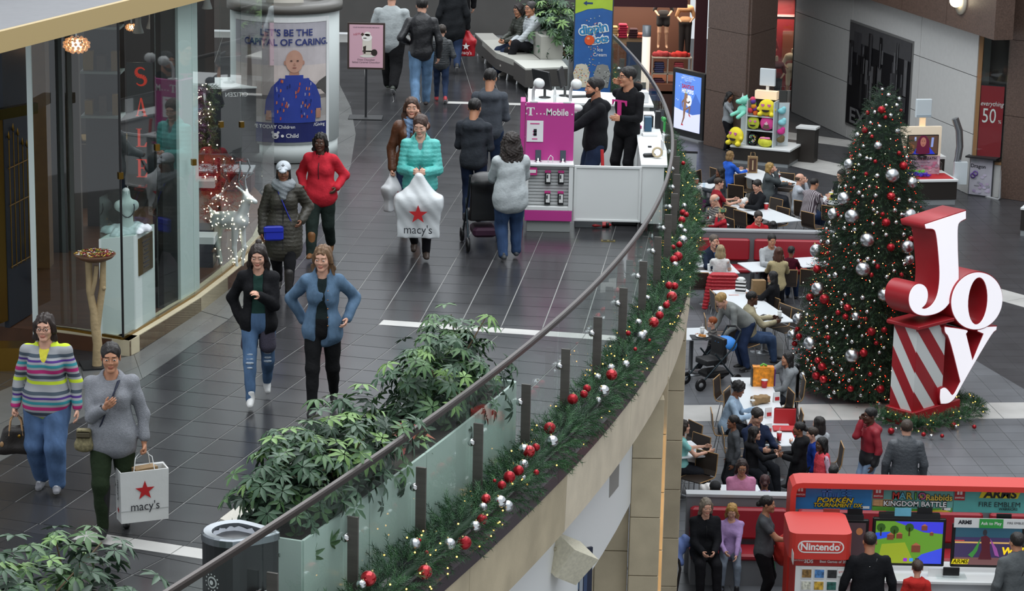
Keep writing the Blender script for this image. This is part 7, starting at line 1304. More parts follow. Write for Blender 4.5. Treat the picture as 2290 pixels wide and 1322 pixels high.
# things on the tables
m_cupr=mat('b8252a',.45,name='red_cup');m_paper=mat('8a6f4c',.8,var=.1,vscale=20,bump=.3,bscale=25,name='kraft_paper')
def cup(px,py,lab,c=m_cupr,z=.75,r=.042,h_=.13,lid=True,straw=True):
 p=at(px,py,z);t=thing('drink_cup',lab,'cup',p+Vector((0,0,.001)));MB().lathe([(0,0),(r*.78,0),(r,h_),(r*.9,h_),(0,h_*.9)],12).build('body',c,t)
 if lid:MB().lathe([(r*1.06,h_),(r*1.02,h_+.015),(0,h_+.018)],12).build('lid',m_wht,t)
 if straw:MB().tube([(0,0,h_),(.01,0,h_+.09)],.005,5).build('straw',m_wline,t)
for a_ in((1557,413,'large red cup on the small table by the garland',m_cupr),(1666,456,'white cup with a red print in front of the man in black',m_wht),(1713,468,'red tumbler alone on the long table',m_cupr),(1741,402,'dark red drink cup on the paper bag table',mat('6a1a1a',.3,name='cola')),(1590,498,'first white cup in front of the boy in the crown',m_wht),(1599,494,'second white cup in front of the boy in the crown',m_wht),(1743,712,'white cup with a red bottle print on the tray table',m_wht),(1570,749,'white cup with a red bottle print by the toddler',m_wht),(1709,867,'short red and white cup on the longest table',m_cupr),(1682,913,'clear cup by the woman in pale blue',glass((.95,.96,.97),.3)),(1742,985,'dark red cup with a lid at the tray end',m_cupr),(1646,1104,'first white cup in front of the woman in pink',m_wht),(1668,1107,'second white cup in front of the woman in pink',m_wht),(1586,606,'cup on the booth table by the man in navy',m_wht)):cup(*a_,straw=a_[0]not in(1713,1709,1557),r=.055 if a_[0]in(1713,1557,1709)else .042)
def tray(px,py,lab,rz,food='b87a3a'):
 p=at(px,py,.75);t=thing('food_tray',lab,'tray',p+Vector((0,0,.001)),rz);MB().box((0,0,.008),(.42,.30,.015),bev=.006).build('tray',m_dark,t);MB().lathe([(0,.016),(.09,.018),(.12,.032)],16).build('plate',m_wht,t);rd=random.Random(px);m=MB()
 for k in range(9):m.ball((rd.uniform(-.06,.06),rd.uniform(-.05,.05),.035),rd.uniform(.018,.032),4)
 m.build('food',mat(food,.7,var=.3,vscale=40,name='food'),t)
tray(1722,711,'black tray in front of the seated man',-.5,'d0cbc0');tray(1570,755,'black tray with a plate of fries near the toddler',.1);tray(1755,411,'black tray with bread by the woman in a grey jacket',-.6);tray(1712,987,'black tray with a plate of food for the family',.2);tray(1560,490,'tray of food in front of the grey haired couple',.3,'c09a3a')
def paper_bag(px,py,lab,m,d,rz=0.,z=.75,handles=True,name='paper_bag',cat='bag'):
 p=at(px,py,z);t=thing(name,lab,cat,p+Vector((0,0,.001)),rz);x,y,h_=d;MB().hexa([(-x/2,-y/2,0),(x/2,-y/2,0),(x/2,y/2,0),(-x/2,y/2,0)],[(-x/2*1.02,-y/2*.8,h_),(x/2*1.02,-y/2*.8,h_*.98),(x/2,y/2*.8,h_),(-x/2,y/2*.8,h_*1.02)]).build('bag',m,t)
 if handles:
  for s in(-1,1):MB().tube([(-x*.25,s*y*.38,h_),(-x*.2,s*y*.3,h_+.10),(x*.2,s*y*.3,h_+.10),(x*.25,s*y*.38,h_)],.006,5).build('handle',m,t)
 return t
b=paper_bag(1682,386,'brown paper shopping bag on the table by the plush kiosk',m_paper,(.24,.14,.40));MB().box((0,-.074,.2),(.17,.006,.32)).box((0,-.078,.2),(.03,.003,.24),m=1).build('print',[mat('4a2c1c',.7,name='brown_print'),mat('b8a27a',.7,name='tan_print')],b)
paper_bag(1695,664,'plain brown takeaway bag on the tray table',m_paper,(.26,.16,.34),.2,handles=False);st_=paper_bag(1656,655,'black and white striped bag with white tissue on top',bands([(0,'e8e8e8'),(.5,'141414')],'Z',14,.6),(.20,.12,.26),-.2,handles=False);MB().ball((0,0,.27),.09,6,0,(1,.7,.6)).build('tissue',m_wht,st_)
ob=paper_bag(1705,862,'bright orange fruit print shopping bag on the longest table',mat('e08a1c',.5,var=.5,vscale=14,name='orange_print'),(.36,.16,.34),.05,handles=False);MB().box((.195,.0,.16),(.02,.18,.30)).build('purple_side',mat('5a2a6a',.5,name='purple_side'),ob);MB().box((-.19,.0,.16),(.015,.17,.32)).build('dark_side',m_dark,ob);MB().tube([(-.05,0,.34),(0,0,.38),(.06,0,.35)],.02,6).build('green_handle',mat('5aa02a',.5,name='green'),ob)
cb=thing('crumpled_bag','crumpled brown paper bag lying on the longest table','bag',at(1700,902,.75)+Vector((0,0,.0)));V,F=grow([bx((0,0,.07),(.15,.09,.055)),cone((-.14,-.05,.04),(-.2,-.1,.03),.05,.03)],.018,.03,warp=lambda x,y,z:.010*np.sin(50*x+20*y)*np.sin(45*y+30*z));V[:,2]=np.maximum(V[:,2],.001);link('bag',mesh_np('bag',V,F,m_paper),cb,(0,0,0),(0,0,.5))
for px,py,l in((1736,899,'upright menu holder on the longest table, farther one'),(1718,934,'upright menu holder on the longest table, nearer one'),(1718,970,'folded red and white card by the family tray')):
 p=at(px,py,.75);MBx=MB().hexa([(-.06,-.03,0),(.06,-.03,0),(.06,.03,0),(-.06,.03,0)],[(-.06,-.004,.17),(.06,-.004,.17),(.06,.004,.17),(-.06,.004,.17)]).box((.0,-.024,.06),(.08,.01,.06),m=1);tag(MBx.build('menu_holder',[m_wht,m_cupr],None,p+Vector((0,0,.001)),(0,0,.4)),l,'menu holder')
for px,py,l in((1660,459,'white takeaway bag with red print in front of the man in black'),(1582,1103,'white box of fries on the table behind the partition'),(1873,446,'white sandwich wrap by the man in plaid')):V,F=grow([ell((0,0,.07),(.13,.09,.08)),ell((.08,.02,.12),(.06,.05,.06))],.02,.04,warp=lambda x,y,z:.01*np.sin(60*x+35*z));V[:,2]=np.maximum(V[:,2],.001);tag(link('takeaway_wrap',mesh_np('takeaway_wrap',V,F,mat('dcd8d4',.5,name='white_plastic')),None,at(px,py,.75)),l,'wrapper')
for px,py,l,rz in((1672,465,'dark printed place mat on the long table',-.5),(1572,601,'dark printed place mat on the booth table of the man in navy',0.),(1641,660,'pink folded leaflet on the tray table',.1)):tag(MB().box((0,0,.002),(.36,.26,.003)if px!=1641 else(.2,.08,.003),rz).build('place_mat',mat('3a3634' if px!=1641 else 'c8a8a4',.5,var=.5,vscale=16,name='printed_mat'),None,at(px,py,.752)),l,'mat')
hm=paper_bag(1588,489,'red childrens meal box with yellow handles by the boy in the crown',m_cupr,(.13,.10,.17),.2,handles=False,name='meal_box',cat='box')
for s in(-.03,.03):MB().tube([(s-.03,0,.17),(s-.02,0,.24),(s+.02,0,.24),(s+.03,0,.17)],.008,5).build('handle',mat('e0b020',.4,name='yellow'),hm)
for px,py,l in((1858,447,'yellow green cup with a straw beside the man in plaid'),):cup(px,py,l,mat('c8c030',.4,name='yellow_green'),r=.05,h_=.17)
for px,py,l in((1574,424,'clear water bottle at the small table by the garland'),(1544,487,'clear water bottle beside the grey haired woman')):tag(MB().lathe([(0,0),(.032,0),(.032,.15),(.014,.19),(.014,.21),(0,.21)],10).build('water_bottle',glass((.85,.92,.97),.3),None,at(px,py,.75)),l,'bottle')
rp_=thing('rope_post','black retractable rope post at the end of the longest table','post',at(1779,945));MB().lathe([(.17,0),(.17,.02),(.03,.04),(.03,.98),(.04,.98),(.04,1.05),(0,1.06)],14).build('post',m_black,rp_)
hc=thing('high_chair','red plastic high chair tray seat at the table end','high chair',at(1752,1052));MB().box((0,0,.58),(.36,.34,.05),.0,bev=.02).build('seat',m_cupr,hc);MB().box((0,.17,.80),(.36,.04,.42),bev=.02).build('backrest',m_cupr,hc);MB().box((-.02,-.22,.78),(.42,.24,.03),bev=.01).build('tray',m_cupr,hc)
for sx in(-1,1):
 for sy in(-1,1):MB().tube([(sx*.15,sy*.14,.56),(sx*.2,sy*.2,0)],.015,6).build('leg',m_chrome,hc)
sg_=thing('shopping_bag','white bag on the booth seat by the man in navy','bag',Vector((3.9,51.75,.49)));MB().box((0,0,.12),(.35,.2,.24),bev=.02).build('bag',m_wht,sg_)
pj=thing('red_jacket','red puffer jacket hung over the chair of the woman in white','jacket',at(1616,652,.44)+Vector((0,-.13,0)));V,F=grow([bx((.0,0,.22),(.24,.10,.20)),cone((-.25,0,.30),(-.36,-.02,-.30),.085,.06),cone((.24,0,.32),(.27,.02,-.02),.07,.05)],.02,.06,warp=lambda x,y,z:.010*np.cos(z*90)+0*x+0*y);link('jacket',mesh_np('jacket',V,F,cloth('b0202c','puffer')),pj)
# stroller by the toddler
sp_=at(1590,862);so=thing('stroller','blue and black stroller parked beside the stone pier','stroller',sp_,R(-60));m_fr=mat('2e3a40',.4,metal=.6,name='frame_tube')
for s in(-.24,.24):MB().tube([(s,-.40,.12),(s,.30,.75),(s*.9,.46,1.02)],.016,7).build('frame',m_fr,so);MB().tube([(s,.38,.12),(s,-.10,.66)],.016,7).build('frame',m_fr,so)
MB().tube([(-.216,.46,1.02),(0,.50,1.06),(.216,.46,1.02)],.02,8).build('handle',m_black,so);V,F=grow([bx((0,-.05,.48),(.19,.20,.05)),bx((0,.14,.68),(.19,.05,.22))],.02,.08);link('seat',mesh_np('seat',V,F,m_dark),so)
V,F=grow([ell((0,.27,.74),(.23,.22,.16))],.018,.02,cuts=[(ell((0,.16,.66),(.21,.26,.16)),.01)]);link('canopy',mesh_np('canopy',V,F,mat('2f7fd0',.6,name='blue_fabric')),so);MB().box((0,.05,.24),(.36,.5,.12),bev=.04).build('basket',m_black,so)
for sx in(-.25,.25):
 for sy in(-.40,.38):w_=MB().lathe([(.05,-.02),(.105,-.025),(.12,0),(.105,.025),(.05,.02)],16).build('wheel',m_black,so,(sx,sy,.12),(0,R(90),0));MB().lathe([(0,-.015),(.07,-.015),(.07,.015),(0,.015)],10).build('hub',mat('9a9c9e',.4,name='hub_grey'),w_)
 # ------------------------------------------------------------------ game kiosk
m_nred=mat('c8352c',.45,name='kiosk_red');AY=32.4;ga=thing('game_arch','red framed video game demo wall with three printed headers','kiosk',(5.4,AY,0))
aL=aty(1764,1100,AY);aT=aty(1850,1070,AY).z;GX=lambda px,py=1200:aty(px,py,AY).x-5.4
xl=aL.x-5.4;pts=[(xl,.0),(xl,aT-.14),(xl+.03,aT-.05),(xl+.12,aT),(3.2,aT)]
def arch(o_):return[(xl+.0+o_,.0),(xl+o_,aT-.16),(xl+.02+o_*.9,aT-.06-o_*.5),(xl+.07+o_*.7,aT-.015-o_*.8),(xl+.16,aT-o_),(3.2,aT-o_)]
A_,B_=arch(0),arch(.075);mb=MB()
for i in range(5):mb.hexa([(A_[i][0],-.22,A_[i][1]),(A_[i+1][0],-.22,A_[i+1][1]),(B_[i+1][0],-.22,B_[i+1][1]),(B_[i][0],-.22,B_[i][1])],[(A_[i][0],.22,A_[i][1]),(A_[i+1][0],.22,A_[i+1][1]),(B_[i+1][0],.22,B_[i+1][1]),(B_[i][0],.22,B_[i][1])])
mb.build('arch_frame',m_nred,ga);hz1,hz0=aT-.08,aT-.42
def gp(pts,c,ly,m=None):return plate(pts,m or P_(c),ga,(0,-.06-.0018*ly,0),'print')
hx=[xl+.07,GX(1944),GX(2125),3.1]
for i,c in enumerate(('2f7ab8','6aa8a0','5aa8a4')):MB().box(((hx[i]+hx[i+1])/2,-.03,(hz0+hz1)/2),(hx[i+1]-hx[i]-.008,.05,hz1-hz0)).build('header_panel',P_(c),ga);gp(rect(hx[i]+.01,hz1-.17,hx[i]+.15,hz1-.005),'a82028',1);gp(rect(hx[i]+.045,hz1-.09,hx[i]+.073,hz1-.03),0,2,m_wline);gp(rect(hx[i]+.085,hz1-.09,hx[i]+.113,hz1-.03),0,2,m_wline);write('SWITCH',.032,m_wline,ga,(hx[i]+.08,-.066,hz1-.135),bold=.001)
def gt(b_,s_,x,z,c,ly=4,**k):write(b_,s_,P_(c),ga,(x,-.066-.0018*ly,z),**k)
m1=(hx[0]+hx[1])/2+.02;gt('POKKÉN',.095,m1,hz0+.135,'14184a',3,xs=1.3,bold=.008,shear=.2);gt('POKKÉN',.095,m1,hz0+.135,'e0c020',4,xs=1.3,bold=.002,shear=.2);gt('TOURNAMENT DX',.075,m1+.04,hz0+.065,'14184a',3,bold=.007,shear=.2);gt('TOURNAMENT DX',.075,m1+.04,hz0+.065,'d8b81c',4,bold=.002,shear=.2)
for dx,c in((0,'1a2a7a'),(.008,'4a8ad8')):
 for q in(rect(-.20,.265,-.05,.285),rect(-.135,.19,-.115,.32),rect(-.18,.2,-.165,.25),rect(-.09,.2,-.075,.25),oval(-.06,.31,.016,.016,8),rect(-.03,.2,-.015,.25),rect(0,.2,.015,.25),rect(.03,.19,.045,.26),rect(.08,.29,.24,.308),rect(.10,.25,.23,.266),rect(.09,.21,.25,.226),rect(.155,.19,.172,.32),rect(.10,.175,.24,.19)):gp([(m1+x*.9+dx*.7,hz0+z-.02+dx*.5)for x,z in q],c,3+int(dx*200))
m2_=(hx[1]+hx[2])/2+.03
gp([(hx[1]+.01,hz0),(hx[2]-.01,hz0),(hx[2]-.01,hz0+.06),(m2_,hz0+.035),(hx[1]+.01,hz0+.07)],'5a9a3a',1);gp([(m2_-.1,hz0),(hx[2]-.03,hz0),(hx[2]-.1,hz0+.03)],'d8b83a',2);gp(rect(hx[1]+.01,hz0+.06,hx[1]+.28,hz0+.16),'b8865a',1)
for k in range(6):gp(rect(hx[1]+.03+(k%3)*.08,hz0+.075+(k//3)*.04,hx[1]+.10+(k%3)*.08,hz0+.108+(k//3)*.04),'c89a6a',2)
for k,(ch,c)in enumerate(zip('MARIO',('c83228','5ab0c8','c8a83a','5aa040','c05a90'))):gt(ch,.135,m2_-.26+.088*k,hz0+.215,'1c1416',3,bold=.010);gt(ch,.13,m2_-.26+.088*k,hz0+.215,c,4,bold=.003)
gt('+ Rabbids',.115,m2_+.27,hz0+.20,'1c1416',3,bold=.009);gt('+ Rabbids',.115,m2_+.27,hz0+.20,'e0c04a',4,bold=.002);gt('KINGDOM BATTLE',.10,m2_,hz0+.105,'1c1416',3,bold=.010);gt('KINGDOM BATTLE',.10,m2_,hz0+.105,'ececec',4,bold=.002)
m3=hx[2]+.62;gp([(m3-.28,hz0+.21),(m3+.24,hz0+.21),(m3+.28,hz0+.32),(m3-.24,hz0+.32)],'d8c820',2);gt('ARMS',.15,m3,hz0+.265,'141414',4,bold=.006,xs=1.15,shear=.15);gt('FIRE EMBLEM',.10,m3,hz0+.12,'20262a',4);gt('WARRIORS',.05,m3+.12,hz0+.06,'20262a',4,bold=.001)
for x in(hx[1]-.10,hx[2]-.10):gp(rect(x-.05,hz0+.025,x+.07,hz0+.06),'dcdcdc',2);gp(rect(x-.045,hz0+.03,x-.02,hz0+.055),'2a2a2a',3)
MB().box((1.6,-.15,.42),(5.2,.7,.84)).build('white_counter',mat('c8ccce',.4,name='counter_white'),ga);MB().box((1.6,-.18,.86),(5.2,.8,.05),bev=.01).build('counter_top',m_wht,ga)
def game_tv(px0,py0,px1,py1,lab,Y=AY-.25):
 a,b=aty(px0,py1,Y),aty(px1,py0,Y);w_,h_=b.x-a.x,b.z-a.z;t=thing('television',lab,'television',((a.x+b.x)/2,Y,a.z));MB().box((0,.03,h_/2),(w_+.08,.06,h_+.08),bev=.008).build('bezel',m_black,t);MB().box((.0,.05,h_+.07),(w_*.9,.10,.06)).build('top_shelf',m_dark,t);MB().box((.2,.05,h_+.13),(.2,.02,.10)).build('sensor_bar',m_black,t);return t,w_,h_
def tvp(t,pts,c,ly,e=.45):plate(pts,scr(c,e),t,(0,-.004-.002*ly,0),'screen_image')
t,w_,h_=game_tv(1815,1170,1937,1262,'dim television behind the handheld game kiosk');tvp(t,rect(-w_/2,0,w_/2,h_),'4a3a3e',0,.2);tvp(t,oval(w_*.38,h_*.8,.045,.05),'8a5a3a',1);tvp(t,rect(.1,.0,w_*.5,.08),'7a4a3a',1,.2);MB().box((-.12,.0,h_+.13),(.22,.02,.12)).build('sign_card',mat('a8433a',.5,name='red_card'),t);write('Pokkén Tournament',.024,m_wline,t,(-.12,-.014,h_+.13))
t,w_,h_=game_tv(1954,1168,2110,1258,'television showing a green and blue block landscape');rd=random.Random(3);tvp(t,rect(-w_/2,0,w_/2,h_),'5a8a2a',0);tvp(t,[(-.2,h_),(w_/2,h_),(w_/2,h_*.72),(.2,h_*.75)],'3a3ac8',1);tvp(t,[(w_*.05,0),(w_/2,0),(w_/2,h_*.38),(w_*.2,h_*.22)],'3a4ad0',1);tvp(t,[(-w_/2,h_*.55),(-w_*.3,h_*.62),(-w_*.28,h_*.75),(-w_/2,h_*.72)],'2a4ad0',1);tvp(t,[(-w_*.45,0),(w_*.1,0),(-.05,h_*.5),(-w_*.4,h_*.45)],'8a9a2a',1)
for x,z,s in((-.25,.33,.09),(-.13,.35,.08),(.2,.47,.08),(.30,.40,.05),(.10,.16,.12)):tvp(t,rect(x-s/2,z,x+s/2,z+s*.8),'6a3a2a',3);tvp(t,[(x-s/2,z+s*.8),(x,z+s*1.15),(x+s*.5,z+s*.8)],'9a5a40',4)
for x,z in((-.38,h_*.85),(-.2,h_*.8),(.0,h_*.86)):tvp(t,oval(x,z,.06,.06,9),'2a4a1a',2);tvp(t,rect(x-.01,z-.12,x+.01,z),'3a3018',2)
for x,c in((-.06,'8a2ac0'),(.02,'3a8ae0'),(.1,'2a2a2a')):tvp(t,rect(x,.03,x+.05,.075),c,4)
MB().box((-.1,.0,h_+.13),(.22,.02,.11)).build('sign_card',P_('6ab0c8'),t)
t,w_,h_=game_tv(2132,1182,2286,1262,'television with an arena fight and white header card');tvp(t,rect(-w_/2,0,w_/2,h_),'3a3050',0);tvp(t,rect(-w_/2,h_*.74,w_/2,h_),'2a4a5a',1);tvp(t,rect(-w_/2,h_*.58,w_/2,h_*.62),'c8a060',1);tvp(t,rect(-w_/2,0,w_/2,h_*.2),'6a4a4a',1);tvp(t,[(-.12,.08),(-.08,.22),(-.10,.40),(-.03,.42),(.02,.38),(.03,.2),(.06,.08)],'4a2028',3);tvp(t,oval(-.05,.46,.03,.045,9),'2a2a30',3);tvp(t,[(-.10,.38),(-.2,.2),(-.26,.14),(-.2,.10),(-.14,.2)],'3a7a3a',3);tvp(t,[(.02,.38),(.12,.24),(.16,.12),(.1,.14)],'8a4a8a',3)
for x in(-.42,.42):tvp(t,rect(x-.03,h_*.64,x+.1,h_*.66),'c84a3a',2)
write('WIN',.14,scr('e0c020',.6),t,(.33,-.012,.2),bold=.006,shear=.15);write('ARMS',.08,scr('141414',.1),t,(-.36,-.014,.045),bold=.003,shear=.15);tvp(t,[(-.48,.01),(-.26,.01),(-.24,.08),(-.46,.08)],'c8b820',4);MB().box((0,-.02,h_+.07),(w_+.06,.02,.13)).build('header_card',m_wht,t);MB().box((.02,-.032,h_+.07),(.32,.006,.128)).build('green_print',P_('3a9a4a'),t);write('Ask to Play',.06,m_wline,t,(.02,-.037,h_+.07),bold=.001);write('ARMS',.07,m_ink,t,(-.33,-.034,h_+.08),bold=.004);write('FIRE EMBLEM',.045,m_ink,t,(.36,-.034,h_+.08))
NY=31.0;ntop=aty(1835,1160,NY+.4).z;n0,n1=aty(1765,1240,NY).x,aty(1905,1245,NY).x;nk=thing('handheld_game_kiosk','red topped handheld game kiosk with a white pill logo','kiosk',((n0+n1)/2,NY,0));NW=n1-n0;nzl=aty(1835,1252,NY).z
def rr(w_,d_,r_):return[(sx*(w_/2-r_)+r_*math.cos(a),sy*(d_/2-r_)+.45+r_*math.sin(a))for sx,sy,a0 in((1,1,0),(-1,1,90),(-1,-1,180),(1,-1,270))for a in[R(a0+22.5*k)for k in range(5)]]
zt=aty(1835,1195,NY).z;MB().prism(rr(NW,.9,.12),nzl,zt).build('red_head',m_nred,nk);cz=(zt+nzl)/2
def pill(w_,h_):return[(s*(w_/2-h_/2)+h_/2*math.cos(a),cz+h_/2*math.sin(a))for s,a0 in((1,-90),(-1,90))for a in[R(a0+22.5*k)for k in range(9)]]
for w2,h2,m_,ly in((.60,.165,m_wline,0),(.565,.13,m_nred,1)):plate(pill(w2,h2),m_,nk,(0,-.002-.002*ly,0),'logo_ring')
write('Nintendo',.135,m_wline,nk,(-.012,-.008,cz),bold=.004,xs=.98);write('®',.03,m_wline,nk,(.245,-.008,cz+.035))
for s in(-1,1):plate([(p[0]*.5+.4,p[1])for p in pill(.5,.16)],m_wline,nk,(s*(NW/2+.002),0,0),'logo_ring',rotz=R(90*s))
MB().box((.02,.42,nzl/2),(NW*.82,.6,nzl)).build('column',m_nred,nk);MB().box((.02,.10,nzl-.06),(NW*.82,.03,.11)).build('red_strip',mat('a8261f',.45,name='strip_red'),nk);write('3DS',.07,m_wline,nk,(-.14,.082,nzl-.055),bold=.002);write('NINTENDO',.03,m_wline,nk,(-.26,.082,nzl-.045));write('Best Games of 2017',.048,m_wline,nk,(.2,.082,nzl-.055),bold=.001)
MB().box((.02,.09,nzl-.42),(NW*.80,.03,.60)).build('white_board',m_wht,nk)
for k,c in enumerate(('8a6a3a','4a7ab0','2a2a2c','c8c8b8','c09a3a','2a5a52')):x,z=-.16+(k%3)*.165,nzl-.22-(k//3)*.165;bb=MB().box((x,.068,z),(.135,.012,.135)).build('game_cover',mat('dcdcdc',.4,name='cover_white'),nk);MB().box((x,.060,z+.005),(.12,.006,.11)).build('cover_art',mat(c,.4,var=.6,vscale=30,name='cover_art'),bb)
MB().box((.30,.06,nzl-.19),(.12,.012,.10),0).build('price_tag',m_wht,nk);write('$39.99',.035,m_nred,nk,(.30,.052,nzl-.18),roll=.15)
tag(MB().box((5.75,32.0,.945),(.20,.02,.12)).build('phone_card',m_wht),'white card propped on the game counter','card');hd=thing('handheld_console','black handheld console on an acrylic mount below the game televisions','console',(5.95,32.0,.887));MB().box((0,0,.02),(.4,.25,.02)).build('mount',glass((.95,.97,.97),.2),hd);MB().box((0,-.04,.09),(.22,.02,.12),bev=.005).build('console',m_black,hd)
# loudspeaker on the balcony band and the cleaning cart
spk=aty(1268,1250,23.4);lk=thing('loudspeaker','weathered cream loudspeaker box on a bracket under the balcony','loudspeaker',spk,.6);MB().hexa([(-.16,-.15,-.17),(.16,-.15,-.17),(.16,.12,-.17),(-.16,.12,-.17)],[(-.19,-.18,.17),(.19,-.18,.17),(.19,.15,.17),(-.19,.15,.17)]).build('cabinet',mat('cfc9b4',.6,var=.12,vscale=30,name='aged_cream'),lk,(0,0,0),(R(18),R(28),R(8)));MB().tube([(-.12,.0,.12),(-.22,.05,.14),(-.28,.1,.05)],.022,7).ball((-.2,.03,.14),.04,6).build('bracket',mat('a8a08a',.6,name='bracket_cream'),lk);MB().tube([(-.28,.1,.05),(-.26,.05,-.3),(-.34,.0,-.7)],.006,5).build('cable',m_wline,lk)
bn_=aty(1275,1295,24.3);bs2=thing('event_banner','dark blue and red street picture poster below the loudspeaker','poster',bn_,.5);MB().box((0,0,0),(.5,.03,.62)).build('panel',P_('22283c'),bs2)
for k in range(8):plate(rect(-.2+.05*k,-.2+.04*(k%3),-.16+.05*k,-.05+.05*(k%4)),P_(('8a3a3a','5a7a9a','9aa0a8','3a4a6a')[k%4]),bs2,(0,-.018,0),'print')
cc=at(1503,1330,.35);ct_=thing('cleaning_cart','black cleaning cart with a red grip beside the stone pier','cart',(cc.x+.0,cc.y-.5,0));MB().lathe([(.16,0),(.2,.5),(.17,.5),(.14,.05)],14).build('bucket',m_black,ct_);MB().tube([(.0,0,.4),(.06,0,.9),(.04,.0,1.02),(-.08,.0,1.15)],.018,8).build('handle',m_black,ct_);MB().tube([(-.02,.0,1.08),(-.10,0,1.17)],.024,8).build('grip',m_cupr,ct_)
# ------------------------------------------------------------------ people
def glasses(c='1a1a1c',up=0.):
 def f(i):
  m=MB()
  for s in(-1,1):m.tube([(s*.031+.021*math.cos(a),-.102,.003+up+.017*math.sin(a))for a in np.linspace(0,2*math.pi,13)],.0026,4,cap=False).tube([(s*.052,-.10,.006+up),(s*.078,-.02,.006+up),(s*.078,.02,.0+up)],.0022,4)
  m.tube([(-.011,-.104,.006+up),(.011,-.104,.006+up)],.0025,4);V=np.array(m.V);head_piece(i,'glasses',V,[np.array([q for q in m.F if len(q)==k])for k in(3,4)if any(len(q)==k for q in m.F)],mat(c,.3,name='spectacle_frame'))
 return f
def cap(c,brim=1):
 def f(i):
  P=[ell((0,.014,.052),(.088,.106,.080))]+([cone((-.048,-.10,.050),(.048,-.10,.050),.016,.016),cone((-.040,-.15,.036),(.040,-.15,.036),.011,.011),cone((-.02,-.175,.030),(.02,-.175,.030),.010,.010),cone((0,-.09,.055),(0,-.17,.032),.028,.014)]if brim else[])
  V,F=grow(P,.009,.02,cuts=[(bx((0,0,-.06),(.2,.2,.085)),.008)]if not brim else[(bx((0,.02,-.06),(.2,.11,.085)),.008)]);head_piece(i,'cap',V,F,mat(c,.8,bump=.2,name='cap_cloth'))
  if brim:o=MB().tube([(-.02,-.093,.10),(0,-.098,.085),(.02,-.093,.10)],.004,4).tube([(0,-.09,.115),(0,-.098,.085)],.004,4);V=np.array(o.V);head_piece(i,'cap_emblem',V,[np.array([q for q in o.F if len(q)==4])],m_dark)
 return f
def scarf(c,big=0):
 def f(i):
  n,h=i['neck'],i['h'];k=1.35 if big else 1.;P=[]
  for j in range(10):a,b=2*math.pi*j/10,2*math.pi*(j+1)/10;q=lambda t:n+i['X']*.062*k*math.cos(t)+i['Fw']*(.058*k*math.sin(t)+.01)+i['up']*(.012-.02*math.sin(t));P.append(cone(q(a),q(b),.036*k,.036*k))
  if big:P.append(cone(n+i['Fw']*.09,n+i['Fw']*.12-i['up']*.12,.07,.04))
  else:P+=[cone(n+i['Fw']*.08+i['X']*s*.03,n+i['Fw']*.14+i['X']*s*.05-i['up']*.26,.03,.03)for s in(-1,1)]
  i['dress']('scarf',P,mat(c,.9,bump=.6,bscale=90,name='knit_wool'),lambda x,y,z:.004*np.sin(120*z+60*x)+0*y,vv=.012)
 return f
def beard(c='1a1512'):return lambda i:head_piece(i,'beard',*grow([ell((0,-.058,-.088),(.044,.036,.030)),cone((-.052,-.012,-.05),(-.03,-.055,-.085),.019,.022),cone((.052,-.012,-.05),(.03,-.055,-.085),.019,.022),cone((-.018,-.092,-.047),(.018,-.092,-.047),.006,.006)],.008,.012),mat(c,.9,bump=.5,bscale=80,name='beard_hair'))
def strap(c,side=1,m=.012):
 def f(i):
  n,Pl,h=i['neck'],i['Pl'],i['h'];pts=[]
  for t in np.linspace(0,1,9):p=n+i['X']*.075*h*.6*side*(1-t)-i['X']*side*.13*t*h/1.7+(Pl-n)*t*.98;q=.115*h/1.7*(1.18 if i.get('fat')else 1.)+.035*math.sin(math.pi*t);pts.append(p+i['Fw']*q*(1 if t>.03 else .2))
  MB().tube(pts,m,6,flat=.5).build('bag_strap',mat(c,.6,name='strap'),i['root'])
 return f
def back_strap(c):return lambda i:MB().tube([i['neck']-i['X']*.09*(1-2.2*t)-i['up']*.46*t-i['Fw']*(.10+.05*math.sin(math.pi*t))for t in np.linspace(0,1,8)],.010,5).build('bag_strap',mat(c,.6,name='strap'),i['root'])
def multi(*fs):return lambda i:[f(i)for f in fs]
def watch(k):return lambda i:MB().lathe([(.030,-.012),(.034,0),(.030,.012)],14).ball((0,-.034,0),.014,5,0,(1,.4,1)).build('watch',mat('3a3a3e',.3,metal=.6,name='watch'),i['root'],tuple(i['wr'][k][0]+(i['arms'][k][1]-i['wr'][k][0])*.12),(0,0,0)).__setattr__('rotation_euler',Vector((0,0,1)).rotation_difference(Vector(i['arms'][k][1]-i['wr'][k][0])).to_euler())
def phone(k):return lambda i:MB().box((0,-.02,-.05),(.07,.010,.14)).build('mobile_phone',m_dark,i['root'],tuple(i['wr'][k][0]),Matrix(i['wr'][k][1].tolist()).to_euler())
def U(px,py,lab,**k):return person(px,py,FU,lab,**{**dict(near=True),**k})
def Lw(px,py,lab,**k):return person(px,py,0.,lab,**{**dict(pose='sit',hands=('table','table')),**k})
stripe=bands([(0,'9a9ca0'),(.10,'c4d82e'),(.19,'9a9ca0'),(.25,'3c4654'),(.34,'9a9ca0'),(.40,'b0246c'),(.50,'9a9ca0'),(.56,'2f8a94'),(.64,'9a9ca0'),(.70,'4a2a7a'),(.76,'9a9ca0'),(.82,'44505c'),(.91,'9a9ca0')],'Z',3.1)
plaid=bands([(0,'40343c'),(.5,'a8a0a4')],'X',26,.85);plaid2=bands([(0,'3a3838'),(.5,'77736e')],'Z',22,.85)
